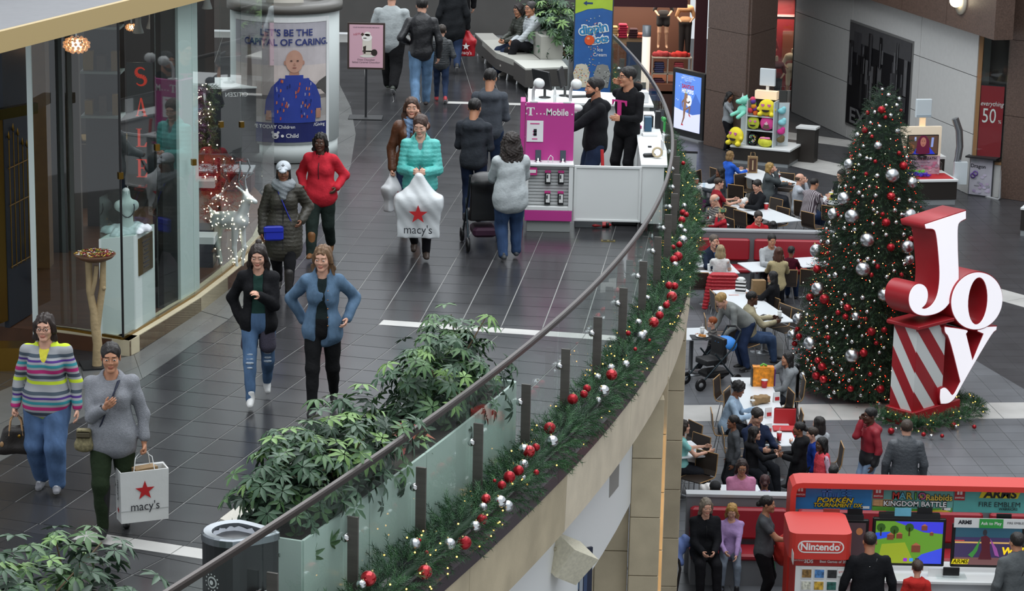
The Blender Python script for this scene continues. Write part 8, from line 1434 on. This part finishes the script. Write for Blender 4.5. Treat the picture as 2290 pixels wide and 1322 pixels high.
w1=U(100,700,'woman in a bright striped sweater carrying a dark handbag',face=-4,h=1.62,sex='f',build=1.25,hair=('bob','2a1d18'),pose='walk',feet=((.055,-.04,0,0,6),(-.06,.07,.005,8,-4)),top=('sweater',stripe,{'vneck':.13,'hem':-.06}),under=('tee','d8d048'),bottom=('loose','4f688c',{'denim':1}),shoes=('sneaker','85858a','d8d8d8','e0e0e0'),grips=('relaxed','grip'),extra=glasses())
w2=U(247,765,'woman in a grey sweater with her hand on her chest and a white shopping bag',face=4,h=1.66,sex='f',build=1.18,tone='tan',hair=('pony','1c1412'),pose='walk',feet=((.05,.12,.02,20,4),(-.045,-.10,0,0,-4)),top=('sweater','8a8c92',{'hem':-.10,'sleeve':1.8}),bottom=('skinny','222e1c'),shoes=('tall','101012'),hands=(None,'chest'),grips=('grip','relaxed'),palms=(None,((0,1,0),)),head=(4,2),extra=multi(strap('1c2238',1),watch(1)))
w3=U(577,545,'young woman in a black jacket with ripped jeans and white high tops',face=4,h=1.62,sex='f',build=.95,hair=('long','2a201c',.26),pose='walk2',under=('tee','1f3a34'),top=('jacket','17171a',{'open':1.,'hem':-.05}),bottom=('skinny','506b8c',{'denim':1}),shoes=('ankle','d4d4d2','e2e2e0'),hands=('chest',(-.17,.03,.86)),head=(-6,10),extra=multi(lambda i:head_piece(i,'hair_bun',*grow([ell((0,.07,.125),(.034,.034,.03))],.009),mat('2a201c',.5,bump=.6,bscale=55,name='hair')),lambda i:[i['dress']('cardigan_hem',[cone(i['Pl']+A_*np.array((s,1,1)),i['Pl']+B_*np.array((s,1,1)),.075,.085)],mat('44404e',.9,bump=.4,bscale=90,name='cardigan'),vv=.013)for s in(-1,1)]))if not globals().update(A_=np.array((.075,-.02,-.02)),B_=np.array((.09,-.02,-.24)))else 0
w4=U(722,548,'young woman with long fair hair in an open denim jacket and black jeans',face=-2,h=1.69,sex='f',build=.97,hair=('longwavy','70543a',.36),pose='walk2',under=('tee','1a2526'),top=('jacket','577089',{'open':.85,'hem':-.10,'mat':'denim'}),bottom=('skinny','121214'),shoes=('ankle','141414'),hands=((.24,-.02,.97),(-.20,.10,.90)),head=(-10,4))
for s in(0,1):
 kn,hp0=w3['legs'][s][1],w3['legs'][s][0];m_=MB()
 for t,w_ in((.0,.042),(.10,.038),(.22,.034),(.40,.026),(-.12,.03)):c=kn+(hp0-kn)*t if t>=0 else kn+(w3['legs'][s][2]-kn)*-t;m_.ball((c[0],c[1]-.060-.014*max(t,0),c[2]),w_,5,0,(1,.3,.36))
 m_.build('jean_rip',mat('a9b4c0',.9,bump=.5,bscale=90,name='frayed_denim'),w3['root'])
for k in range(5):c=w4['Pl']+w4['up']*w4['tl']*(.08+.16*k)+w4['Fw']*(.135+.012*math.sin(k))+w4['X']*.062;MB().ball(tuple(c),.009,4).build('button',mat('9a6a44',.3,metal=.9,name='copper_button'),w4['root'])
w5=U(634,360,'woman in a white cap and big grey scarf with a blue bag',face=2,h=1.60,sex='f',build=1.12,tone='brown',hair=('cap','1a1412',1),pose='walk',top=('puffer','3a372e',{'hem':-.48}),bottom=('skinny','17171a'),shoes=('boot','201c1a'),hands=('pocket',None),extra=multi(cap('c2c8ce'),scarf('8c9296',1),strap('2a34b0',-1)))
w6=U(717,296,'woman in a red jacket with her hands in her pockets and tan boots',face=-8,h=1.57,sex='f',build=1.15,tone='dark',hair=('bob','15100e'),pose='walk2',top=('jacket','c62c3a',{'hem':-.06}),under=('tee','8a8c8e'),bottom=('trousers','25302c'),shoes=('boot','80552e'),hands=('pocket','pocket'))
w7=U(940,257,'woman in a turquoise quilted jacket holding a huge white shopping bag',face=0,h=1.80,sex='f',build=1.05,tone='pale',hair=('pony','46322a'),pose='walk',feet=((.05,-.10,0,0,4),(-.04,.12,.02,18,-4)),under=('tee','7c7e80'),top=('puffer','57b9b2',{'open':.5}),bottom=('skinny','1a1a1e'),shoes=('tall','43352c'),hands=('belly','belly'),grips=('grip','grip'),head=(-12,16))
w8=U(921,216,'woman in a brown leather jacket talking on her phone',face=3,h=1.80,sex='f',hair=('long','4c3427',.28),pose='walk',under=('tee','8a9cb4'),top=('jacket','5b3824',{'mat':'leather','open':.5}),bottom=('skinny','2c3a58',{'denim':1}),shoes=('boot','8a5e3c'),hands=('face',None),grips=('hold','grip'),extra=multi(glasses('14141a',.075),scarf('7f9cc0'),phone(0)))
w9=U(1144,299,'woman with long dark curly hair in a pale jacket pushing a stroller',face=190,h=1.60,sex='f',build=1.3,tone='olive',hair=('curly','241a16',.36),pose='walk',feet=((.05,.02,0,0,6),(-.07,-.10,0,0,-6)),top=('jacket','b4babc',{'hem':-.12}),bottom=('trousers','33486a',{'denim':1}),shoes=('sneaker','3a3c40','8a8a8a'),hands=('push','push'))
U(1063,219,'teenager in a dark hoodie seen from behind looking at his phone',face=168,h=1.64,hair=('short','14110f'),tone='olive',top=('hoodie','32363c'),bottom=('skinny','1e2a42',{'denim':1}),shoes=('shoe','26262a'),hands=('belly','belly'),head=(0,14));U(1097,152,'man in a slate hoodie seen from behind at the kiosk',face=176,h=1.75,hair=('short','14110f'),tone='olive',top=('hoodie','444950'),bottom=('trousers','25344e',{'denim':1}),hands=('belly','belly'),head=(0,14))
U(1332,171,'bearded salesman in a black hoodie behind the half door',face=-78,h=1.83,build=1.1,tone='tan',hair=('short','14100e'),top=('hoodie','121317'),bottom=('trousers','222e46',{'denim':1}),hands=((.12,-.46,1.02),(-.12,-.46,.98)),extra=beard())
def big_letter(i):
 Fw,X,up=i['Fw'],i['X'],i['up'];c=i['Pl']+up*i['tl']*.56+Fw*.205;M=Matrix((tuple(X),tuple(-Fw),tuple(up))).transposed().to_4x4();o=plate([(x,z-.12)for x,z in big_t(.24)],m_mag2,i['root'],(0,0,0),'shirt_letter',th=.012);o.matrix_local=Matrix.Translation(c)@M
U(1406,148,'salesman with glasses in a black shirt with a magenta letter',face=-36,h=1.81,tone='tan',hair=('short','14100e'),top=('sweater','121215',{'mat':'plain'}),bottom=('skinny','131316'),shoes=('sneaker','a02028','c03030'),head=(-34,0),hands=('belly','face'),extra=multi(glasses(),big_letter,watch(0)))
U(876,-24,'large man in a pale grey shirt and black trousers walking away',face=176,h=1.76,build=1.55,hair=('short','2a2420'),pose='walk',top=('tee','a3a9aa',{'sleeve':1.2,'hem':-.10}),bottom=('loose','161618'),shoes=('shoe','3a4038','d0d0d0'));U(944,-8,'man in a black leather jacket and jeans walking away',face=182,h=1.86,hair=('short','1c1816'),pose='walk2',top=('jacket','1b1b1e',{'mat':'leather'}),bottom=('trousers','62809f',{'denim':1}),shoes=('shoe','3a3230'),hands=((.2,-.1,1.0),None))
U(988,54,'child in a dark puffer jacket walking beside the man in leather',face=186,h=1.28,sex='k',hair=('short','2a2018'),pose='walk',top=('puffer','333638'),bottom=('skinny','26344e',{'denim':1}),shoes=('sneaker','a82830','e0e0e0'),hands=(None,(-.12,-.15,1.15)));w17=U(1014,-46,'woman with long black hair and a black coat carrying a red bag',face=184,h=1.68,sex='f',hair=('long','17120f',.42),build=1.2,pose='walk',top=('coat','1d1f22',{'hem':-.3}),bottom=('trousers','26344e',{'denim':1}),shoes=('sneaker','2a2a2a','d0d0d0'),grips=('relaxed','grip'))
U(1158,8,'seated woman with glasses in a dark green puffer jacket',face=-62,h=1.56,sex='f',tone='tan',hair=('bob','241a18'),pose='sit',top=('puffer','2a2e26'),bottom=('trousers','1f2a40'),shoes=('shoe','2c2c30'),hands=('lap','lap'),extra=glasses(),head=(0,14));U(1188,2,'seated man with glasses in a silver grey puffer jacket',face=-62,h=1.68,tone='tan',hair=('short','3a3636'),pose='sit',top=('puffer','b0b6b9',{'hood':1}),bottom=('trousers','17171b'),shoes=('shoe','9a948c','b8b4ac'),hands=('knees','lap'),feet=((.05,-.30,.10,-10,0),(-.06,-.26,0,0,0)),extra=glasses('55504a'),head=(10,0))
w20=U(735,-128,'person in a white sleeve carrying a red bag past the drum',face=180,h=1.68,sex='f',hair=('bob','2a2018'),top=('jacket','cfcfcc'),bottom=('trousers','2a2c34'),grips=('relaxed','grip'));U(1030,-92,'person in black beyond the couple, mostly above the picture',face=180,h=1.72,top=('coat','151517'),bottom=('trousers','17171a'))
person(386,112,IF,'person in black inside the shop by the pale pilaster',face=170,h=1.74,top=('jacket','141416'),bottom=('trousers','141416'),hair=('short','15110e'))
# food court
person(1634,205,0.,'young woman with long black hair standing at the toy kiosk',face=62,h=1.66,sex='f',tone='brown',hair=('longwavy','130f0e',.36),top=('sweater','8d9296'),bottom=('trousers','15151a'),hands=('fwd','fwd'),head=(0,16))
Lw(1633,337,'woman in a bright blue sweater with her back to us',face=125,h=1.66,sex='f',hair=('bob','86683f'),top=('sweater','2d5fc4',{'mat':'plain'}));Lw(1612,373,'woman with long black hair and glasses in a charcoal jacket',face=-95,h=1.68,sex='f',tone='brown',hair=('long','14100f',.32),top=('jacket','3b3e42'),hands=('table','face'),extra=glasses());Lw(1607,396,'man in a dark red tee reaching over the table',face=105,h=1.76,hair=('buzz','3a2c22'),top=('tee','8e1e2a'));Lw(1691,402,'man in black eating with a white cup in front',face=-58,h=1.76,hair=('short','1e1814'),top=('jacket','15161a'),hands=('table','chest'),head=(0,18))
Lw(1722,363,'blond woman in a grey jacket eating bread',face=80,h=1.72,sex='f',build=1.2,hair=('bob','a08048'),top=('jacket','4b5153'),hands=('table','mouth'));Lw(1789,387,'balding man in a pale shirt with his hand at his mouth',face=95,h=1.74,hair=('thin','4a3a2c'),top=('sweater','b0b6be',{'mat':'plain'}),hands=('table','mouth'));Lw(1822,397,'man in a checked shirt leaning on the table',face=130,h=1.78,build=1.15,tone='tan',hair=('buzz','17120f'),top=('sweater',plaid),bottom=('trousers','2a3a58',{'denim':1}),lean=12);Lw(1881,379,'man in a black suit and white shirt eating beside the tree',face=-55,h=1.76,hair=('short','1c1614'),under=('tee','d8d8da'),top=('jacket','16171a',{'open':.6}),hands=('table','chest'),head=(0,12))
Lw(1561,418,'grey haired woman in plum covering her mouth',face=-35,h=1.60,sex='f',hair=('bob','9c9c9a'),top=('sweater','43173a'),hands=('table','mouth'),head=(0,12));Lw(1595,434,'grey haired man with glasses in a dark patterned shirt',face=-75,h=1.72,hair=('thin','a8a6a2'),top=('sweater',plaid2),extra=glasses(),head=(0,18));Lw(1617,466,'small boy in a paper crown and a red sleeved shirt',face=-85,h=1.15,sex='k',seat=.50,hair=('short','4a3422'),top=('sweater','a82430',{'mat':'plain'}),hands=('mouth','table'),extra=lambda i:MB().lathe([(.092,.045),(.096,.11)],14).build('paper_crown',bands([(0,'d8c070'),(.4,'5a8a6a'),(.7,'e0dcd0')],'X',18,.6),i['root'],tuple(i['hp'])))
Lw(1571,489,'dark haired child with the back to us at the crown table',face=180,h=1.35,sex='k',hair=('short','100d0c'),top=('sweater','1c1c20'));Lw(1697,472,'man in a red fleece behind the grey partition',face=12,h=1.76,tone='fair',hair=('short','2a211c'),top=('jacket','b01f29'),head=(0,12));Lw(1729,494,'person with black hair next to the man in red fleece',face=180,h=1.45,sex='f',hair=('bob','121010'),top=('sweater','17171a'))
Lw(1597,524,'man in a navy jacket and blue shirt on the booth seat',face=22,h=1.80,hair=('short','5a4e44'),under=('tee','3f5a86'),top=('jacket','1b2436',{'open':.6}),hands=('mouth','table'));Lw(1612,547,'woman in a white tee with blond hair, back to us',face=176,h=1.64,sex='f',hair=('long','9c8a68',.24),top=('tee','d6d6d4'));Lw(1727,523,'youth in a pale grey hoodie on the booth seat',face=10,h=1.72,tone='tan',hair=('short','14110f'),top=('hoodie','9da0a2'),hands=('table','table'),head=(0,8));Lw(1742,552,'woman with long wavy brown hair in a tan top',face=178,h=1.66,sex='f',hair=('longwavy','4c2c1e',.40),top=('sweater','b5a680'));Lw(1770,550,'boy in a maroon sweater facing the booth',face=165,h=1.30,sex='k',tone='brown',hair=('short','100e0d'),top=('sweater','471423'),bottom=('trousers','2c3e5e',{'denim':1}));Lw(1729,606,'woman in black with long black hair by the takeaway bag',face=-115,h=1.62,sex='f',tone='tan',hair=('long','131010',.34),top=('coat','161619'))
person(1606,657,0.,'fair haired man in a grey sweater bending over the toddler',face=-68,h=1.80,build=1.15,hair=('short','a5854f'),lean=52,top=('sweater','878a87'),bottom=('trousers','2a3856',{'denim':1}),hands=((.18,-.55,.72),(-.12,-.62,.70)),head=(0,10));Lw(1681,650,'seated man in a tan jacket behind the bending man',face=98,h=1.78,tone='dark',hair=('buzz','100d0c'),top=('jacket','a39a80'),bottom=('trousers','3c5070',{'denim':1}));Lw(1594,708,'red haired toddler in a checked shirt',face=-95,h=.98,sex='k',seat=.52,hair=('short','94491f'),top=('sweater',plaid2))
Lw(1763,787,'young woman with long black hair talking on the phone',face=-82,h=1.64,sex='f',tone='tan',hair=('long','131010',.40),top=('hoodie','84888b'),hands=('lap','face'),grips=('relaxed','hold'),extra=phone(1));Lw(1657,855,'woman with short curly hair in a pale blue sweater',face=78,h=1.66,sex='f',build=1.15,tone='brown',hair=('afro','120f0e'),top=('sweater','9db3c8',{'mat':'plain'}),lean=14,head=(0,14));person(1641,928,0.,'girl in a charcoal top standing at the long table',face=-82,h=1.42,sex='f',build=.95,tone='brown',hair=('lowbun','14100f'),top=('sweater','4e5155',{'mat':'plain'}),bottom=('trousers','2a2c30'));Lw(1698,914,'dark haired man in navy looking down at the table',face=28,h=1.74,hair=('short','231c18'),top=('jacket','1d2740'),head=(10,22));Lw(1687,953,'girl with long dark hair in a fur hooded coat',face=92,h=1.32,sex='k',seat=.5,hair=('long','1c1614',.32),top=('coat','1a1a1d',{'hood':1}))
person(1789,943,0.,'girl in a black hoodie standing by the high chair',face=-98,h=1.50,sex='f',tone='brown',hair=('lowbun','14100f'),top=('hoodie','141417'),bottom=('trousers','1a1a1e'),hands=('belly','belly'));person(1818,955,0.,'small boy in a blue shirt between two girls',face=-90,h=1.22,sex='k',hair=('short','30241c'),top=('sweater','1f3a8a'));Lw(1833,931,'woman with dark hair in a pale grey sweater, back to us',face=-140,h=1.66,sex='f',hair=('long','1e1816',.26),top=('sweater','aeb2b6'));person(1839,977,0.,'girl in a coral puffer vest with lilac sleeves',face=-68,h=1.30,sex='k',tone='dark',hair=('long','100d0c',.26),under=('sweater','c0a2b4',{'mat':'plain'}),top=('vest','dc4450'),bottom=('trousers','1c1c22'));person(1865,1040,0.,'black haired boy in navy behind the game arch',face=150,h=1.20,sex='k',hair=('short','12100f'),top=('sweater','2a3566'))
person(1948,911,0.,'teenager in a red and black jacket with his hand to his mouth',face=-72,h=1.64,tone='dark',hair=('short','100d0c'),top=('jacket',bands([(0,'17171a'),(.62,'8e1d2b')],'Z',.64,.6),{'hood':1,'hem':-.08}),bottom=('trousers','7f97b4',{'denim':1}),hands=(None,'mouth'));person(2029,938,0.,'man in a charcoal puffer jacket walking past the joy sign',face=176,h=1.76,build=1.1,hair=('short','3a2c22'),pose='walk',top=('puffer','474b50'),bottom=('trousers','22242a'));person(1962,1060,0.,'brown haired child hidden behind the game arch',face=180,h=1.15,sex='k',hair=('bob','3c2c22'),top=('sweater','55585c'))
Lw(1660,1027,'woman in pink with glasses eating a sandwich',face=2,h=1.64,sex='f',build=1.25,tone='olive',hair=('bob','2c1d19'),top=('tee','c27f9e'),hands=('chest','chest'),extra=glasses(),head=(0,10));Lw(1711,1061,'person in a lilac tee with dark red hair, back to us',face=178,h=1.52,sex='f',build=1.15,hair=('lowbun','3c1a1a'),tone='brown',top=('tee','937cb0'));Lw(1600,1076,'person in a black cap, back to us behind the partition',face=180,h=1.45,sex='k',hair=('short','100d0c'),top=('sweater','1a1a1d'),extra=cap('121214',0))
Lw(1580,1114,'older woman in a black zip jacket on the red booth seat',face=6,h=1.66,sex='f',build=1.1,hair=('bob','7b7062'),top=('jacket','15161a'),under=('tee','2c3448'),bottom=('trousers','131317'),shoes=('sneaker','c04a80','e0e0e0'),hands=('lap','lap'),head=(8,6));Lw(1637,1128,'blond girl in a lilac top on the red booth seat',face=-4,h=1.50,sex='f',build=.92,hair=('longwavy','ad8648',.30),top=('sweater','a88cbc',{'mat':'plain'}),bottom=('leggings','6b7480'),shoes=('ankle','1d1d20'),hands=('knees','lap'),head=(-6,22));Lw(1528,938,'person in pale teal behind the stone pier',face=100,h=1.6,sex='f',hair=('bob','2a2018'),top=('tee','86c4c0'))
em=person(1716,1108,0.,'cleaner in a grey polo shirt holding a broom',face=78,h=1.66,sex='f',build=1.1,tone='olive',hair=('lowbun','15100f'),top=('tee','4b4e52'),bottom=('trousers','141417'),hands=(None,'fwd'),grips=('relaxed','grip'));hw=world_of(em,em['wr'][1][0]);br=thing('broom','black handled broom held by the cleaner','broom',(hw.x,hw.y,0));MB().tube([(.05,0,.08),(0,0,1.25)],.013,7).build('handle',m_black,br);MB().box((.06,0,.06),(.3,.08,.1),.4).build('head',m_dark,br);hw=world_of(em,em['wr'][0][0]);V,F=grow([cone((0,0,-.08),(.03,-.02,-.28),.05,.07)],.02,.02,warp=lambda x,y,z:.012*np.sin(60*x+40*y));tag(link('green_cloth',mesh_np('green_cloth',V,F,mat('2c7a50',.9,name='green_cloth')),None,hw),'green cleaning cloth hanging from the cleaners hand','cloth')
person(1947,1188,0.,'broad man in black with a shoulder strap facing the screens',face=180,h=1.80,build=1.3,tone='tan',hair=('buzz','1c1613'),top=('sweater','131418',{'mat':'plain'}),bottom=('trousers','1a1c22'),extra=multi(back_strap('4a4a4c'),lambda i:MB().lathe([(.012,-.004),(.026,-.004),(.026,.004),(.012,.004)],6).build('shirt_emblem',m_wline,i['root'],tuple(i['neck']-i['up']*.12-i['Fw']*.135+i['X']*.0),(R(90),0,0))));person(2053,1252,0.,'boy in a red hoodie facing the screens',face=176,h=1.30,sex='k',hair=('short','3a2a20'),top=('hoodie','b02a26',{'hood':1}));person(2277,1190,0.,'man in a grey jacket with a strap at the arena screen',face=-160,h=1.78,build=1.2,tone='tan',hair=('short','17120f'),top=('jacket','55595b'),bottom=('trousers','22242a'),extra=back_strap('1a1a1c'))
# bags carried on the upper walkway
def macys(t,y,z,s,mt,ms):
 plate([(x,zz+z)for x,zz in star_pts(.085*s)],ms,t,(0,y,0),'star_print')
 if mt:write("macy's",.105*s,mt,t,(.0,y-.003,z-.135*s),xs=.9)
g=world_of(w2,w2['wr'][0][0]);mbag=thing('shopping_bag','white paper shopping bag with a red star carried by the woman in grey','bag',(g.x-.02,g.y-.01,g.z-.65),R(24));mp_=mat('d9dad8',.6,bump=.15,bscale=12,name='white_paper')
MB().add([(-.2,-.075,0),(.2,-.075,0),(.2,.075,0),(-.2,.075,0),(-.205,-.08,.44),(.205,-.08,.44),(.205,.08,.45),(-.205,.08,.45),(-.195,-.07,.44),(.195,-.07,.44),(.195,.07,.44),(-.195,.07,.44),(-.2,-.07,.06),(.19,-.07,.06),(.19,.07,.06),(-.19,.07,.06)],[(3,2,1,0),(0,1,5,4),(1,2,6,5),(2,3,7,6),(3,0,4,7),(4,5,9,8),(5,6,10,9),(6,7,11,10),(7,4,8,11),(8,9,13,12),(9,10,14,13),(10,11,15,14),(11,8,12,15),(12,13,14,15)]).build('bag',mp_,mbag);macys(mbag,-.083,.27,1.,m_ink,m_red);MB().box((0,-.0785,.105),(.40,.002,.004)).build('fold_line',mat('b4b6b6',.6,name='fold'),mbag);sd_=write("macy's",.075,m_ink,mbag,(-.207,.0,.27),R(-90),roll=R(-90),xs=.9);plate(star_pts(.025),m_red,mbag,(-.2045,.0,.10),'star_print',rotz=R(-90));MB().box((.02,.0,.42),(.2,.1,.06),.2).build('brown_paper',m_paper,mbag)
for s in(-1,1):MB().tube([(-.09,s*.072,.42),(-.07,s*.06,.55),(.0,s*.01,.60),(.07,s*.06,.55),(.09,s*.072,.42)],.004,5).build('handle',m_wline,mbag)
def plastic(loc,s,lab,col,st,tx,rz,name='shopping_bag',wide=1.):
 t=thing(name,lab,'bag',loc,rz);V,F=grow([bx((0,0,-.42*s),(.185*s*wide,.06*s,.185*s)),cone((-.10*s*wide,0,-.25*s),(-.02,0,-.03),.09*s,.012),cone((.10*s*wide,0,-.25*s),(.02,0,-.03),.09*s,.012)],.014,.15*s,warp=lambda x,y,z:.006*np.sin(34*x+12*z)*np.sin(20*z+9*x)+0*y);link('bag',mesh_np('bag',V,F,mat(col,.35,bump=.3,bscale=9,name='plastic_film')),t);macys(t,-.128*s,-.36*s,s*1.1,tx,st)
pb=world_of(w7,(w7['wr'][0][0]+w7['wr'][1][0])/2+np.array((0,-.08,-.02)));plastic(pb,1.28,'huge white plastic bag with a red star held with both hands','d4d8da',m_red,m_ink,0.,wide=1.1)
pb=world_of(w8,w8['wr'][1][0]+np.array((0,0,-.05)));plastic(pb,.82,'small white plastic bag carried by the woman in leather','d0d2d4',mat('a83038',.5,name='dull_red'),None,.9,wide=.7);pb=world_of(w17,w17['wr'][1][0]+np.array((0,0,-.05)));plastic(pb,.78,'red plastic bag with a white star carried by the long haired woman','b0202a',m_wline,m_wline,-.2);pb=world_of(w20,w20['wr'][1][0]+np.array((0,0,-.05)));plastic(pb,.78,'red plastic bag hanging beside the advertising drum','b0202a',m_wline,None,.9,wide=.6)
g=world_of(w1,w1['wr'][1][0]);hb=thing('handbag','dark brown dome handbag with tan handles carried by the striped sweater woman','handbag',(g.x,g.y,g.z-.42),R(8));V,F=grow([bx((0,0,.03),(.15,.05,.025)),cone((-.10,0,.06),(-.05,0,.20),.06,.05),cone((.10,0,.06),(.05,0,.20),.06,.05),bx((0,0,.12),(.10,.04,.08))],.011,.06);link('body',mesh_np('body',V,F,mat('211b18',.5,bump=.15,bscale=60,name='dark_leather')),hb);m_tan=mat('a47f58',.5,name='tan_leather')
for s in(-1,1):MB().tube([(-.06,s*.055,.17),(-.045,s*.04,.30),(0,s*.01,.36),(.045,s*.04,.30),(.06,s*.055,.17)],.009,6).build('handle',m_tan,hb)
MB().lathe([(0,-.004),(.016,-.004),(.016,.004),(0,.004)],10).build('clasp',m_gold,hb,(.03,-.075,.17),(R(90),0,0));MB().ball((-.12,-.075,.10),.022,5,0,(.8,.3,1.2)).build('charm',m_tan,hb)
g=world_of(w2,w2['Pl']+np.array((-.22,-.10,.10)));kb_=thing('crossbody_bag','small khaki patterned crossbody bag of the woman in grey','handbag',g-Vector((0,0,.1)));V,F=grow([bx((0,0,0),(.06,.035,.08)),ell((0,0,-.06),(.085,.05,.06))],.012,.04);link('body',mesh_np('body',V,F,mat('7c7354',.8,var=.4,vscale=45,name='khaki_canvas')),kb_);MB().box((0,-.045,.04),(.12,.02,.05),bev=.01).build('flap',mat('4e4632',.6,name='dark_trim'),kb_)
g=world_of(w5,w5['Pl']+np.array((-.10,-.22,-.03)));bb_=thing('blue_bag','bright blue shoulder bag of the woman in the white cap','handbag',g);MB().box((0,0,0),(.22,.07,.17),.2,bev=.02).build('body',mat('2130b0',.4,name='blue_leather'),bb_);MB().box((0,-.03,.05),(.225,.03,.07),.2,bev=.01).build('flap',mat('2130b0',.4,name='blue_leather'),bb_)
sp2=at(1080,552,FU);s2=thing('dark_stroller','black folding stroller pushed by the woman with curly hair','stroller',sp2,R(188))
for s in(-.22,.22):MB().tube([(s,-.32,.1),(s,.2,.7),(s,.36,.98)],.013,6).build('frame',m_fr,s2);MB().tube([(s,.30,.1),(s,-.05,.62)],.013,6).build('frame',m_fr,s2);MB().tube([(s,.36,.98),(s,.45,1.0)],.018,6).build('grip',m_black,s2)
V,F=grow([bx((0,-.05,.42),(.19,.2,.04)),bx((0,.14,.62),(.19,.05,.24)),ell((0,.05,.85),(.2,.2,.12))],.02,.06);link('seat',mesh_np('seat',V,F,m_black),s2);MB().box((0,.0,.22),(.3,.4,.12),bev=.03).build('basket',mat('3a1830',.7,name='plum_cloth'),s2)
for sx in(-.23,.23):
 for sy in(-.32,.30):MB().lathe([(.04,-.02),(.085,-.022),(.095,0),(.085,.022),(.04,.02)],14).build('wheel',m_black,s2,(sx,sy,.096),(0,R(90),0))
bp_=aty(1757,1232,33.0);V,F=grow([ell((0,0,0),(.17,.13,.22)),ell((.02,-.08,-.06),(.12,.07,.10)),cone((-.1,0,.15),(.08,0,.22),.06,.05)],.016,.04,warp=lambda x,y,z:.008*np.sin(40*x+25*z));bk=thing('backpack','red backpack between the cleaner and the handheld game kiosk','backpack',bp_);link('body',mesh_np('body',V,F,mat('b4281e',.7,bump=.4,bscale=20,name='red_nylon')),bk);MB().tube([(.0,.05,.2),(-.03,.02,.32),(.05,.0,.3),(.06,.03,.18)],.014,6).build('strap',m_black,bk)
jp=aty(1515,1232,33.9);V,F=grow([cone((.1,0,.14),(-.04,-.06,.0),.10,.09),cone((-.02,-.08,.0),(.04,-.16,-.1),.08,.06)],.018,.05,warp=lambda x,y,z:.012*np.sin(45*x+30*z));tag(link('folded_jacket',mesh_np('folded_jacket',V,F,mat('6a80b8',.8,bump=.4,bscale=24,name='pale_blue_cloth')),None,jp),'pale blue jacket hanging off the booth seat by the older woman','jacket')
kb2=at(2336,532);ek=thing('edge_kiosk','white topped kiosk corner cut off at the picture edge','kiosk',kb2+Vector((.1,.4,0)),-.4);MB().box((0,0,.07),(1.0,.9,.14)).build('plinth',mat('8f9496',.4,name='plinth_grey'),ek);MB().box((0,0,.38),(1.02,.94,.48)).build('body',mat('28231f',.5,name='espresso'),ek);MB().box((0,0,.65),(1.06,1.0,.06),bev=.01).build('counter_top',m_wht,ek);MB().box((.1,.1,1.0),(.6,.5,.64)).build('display_case',m_wht,ek)
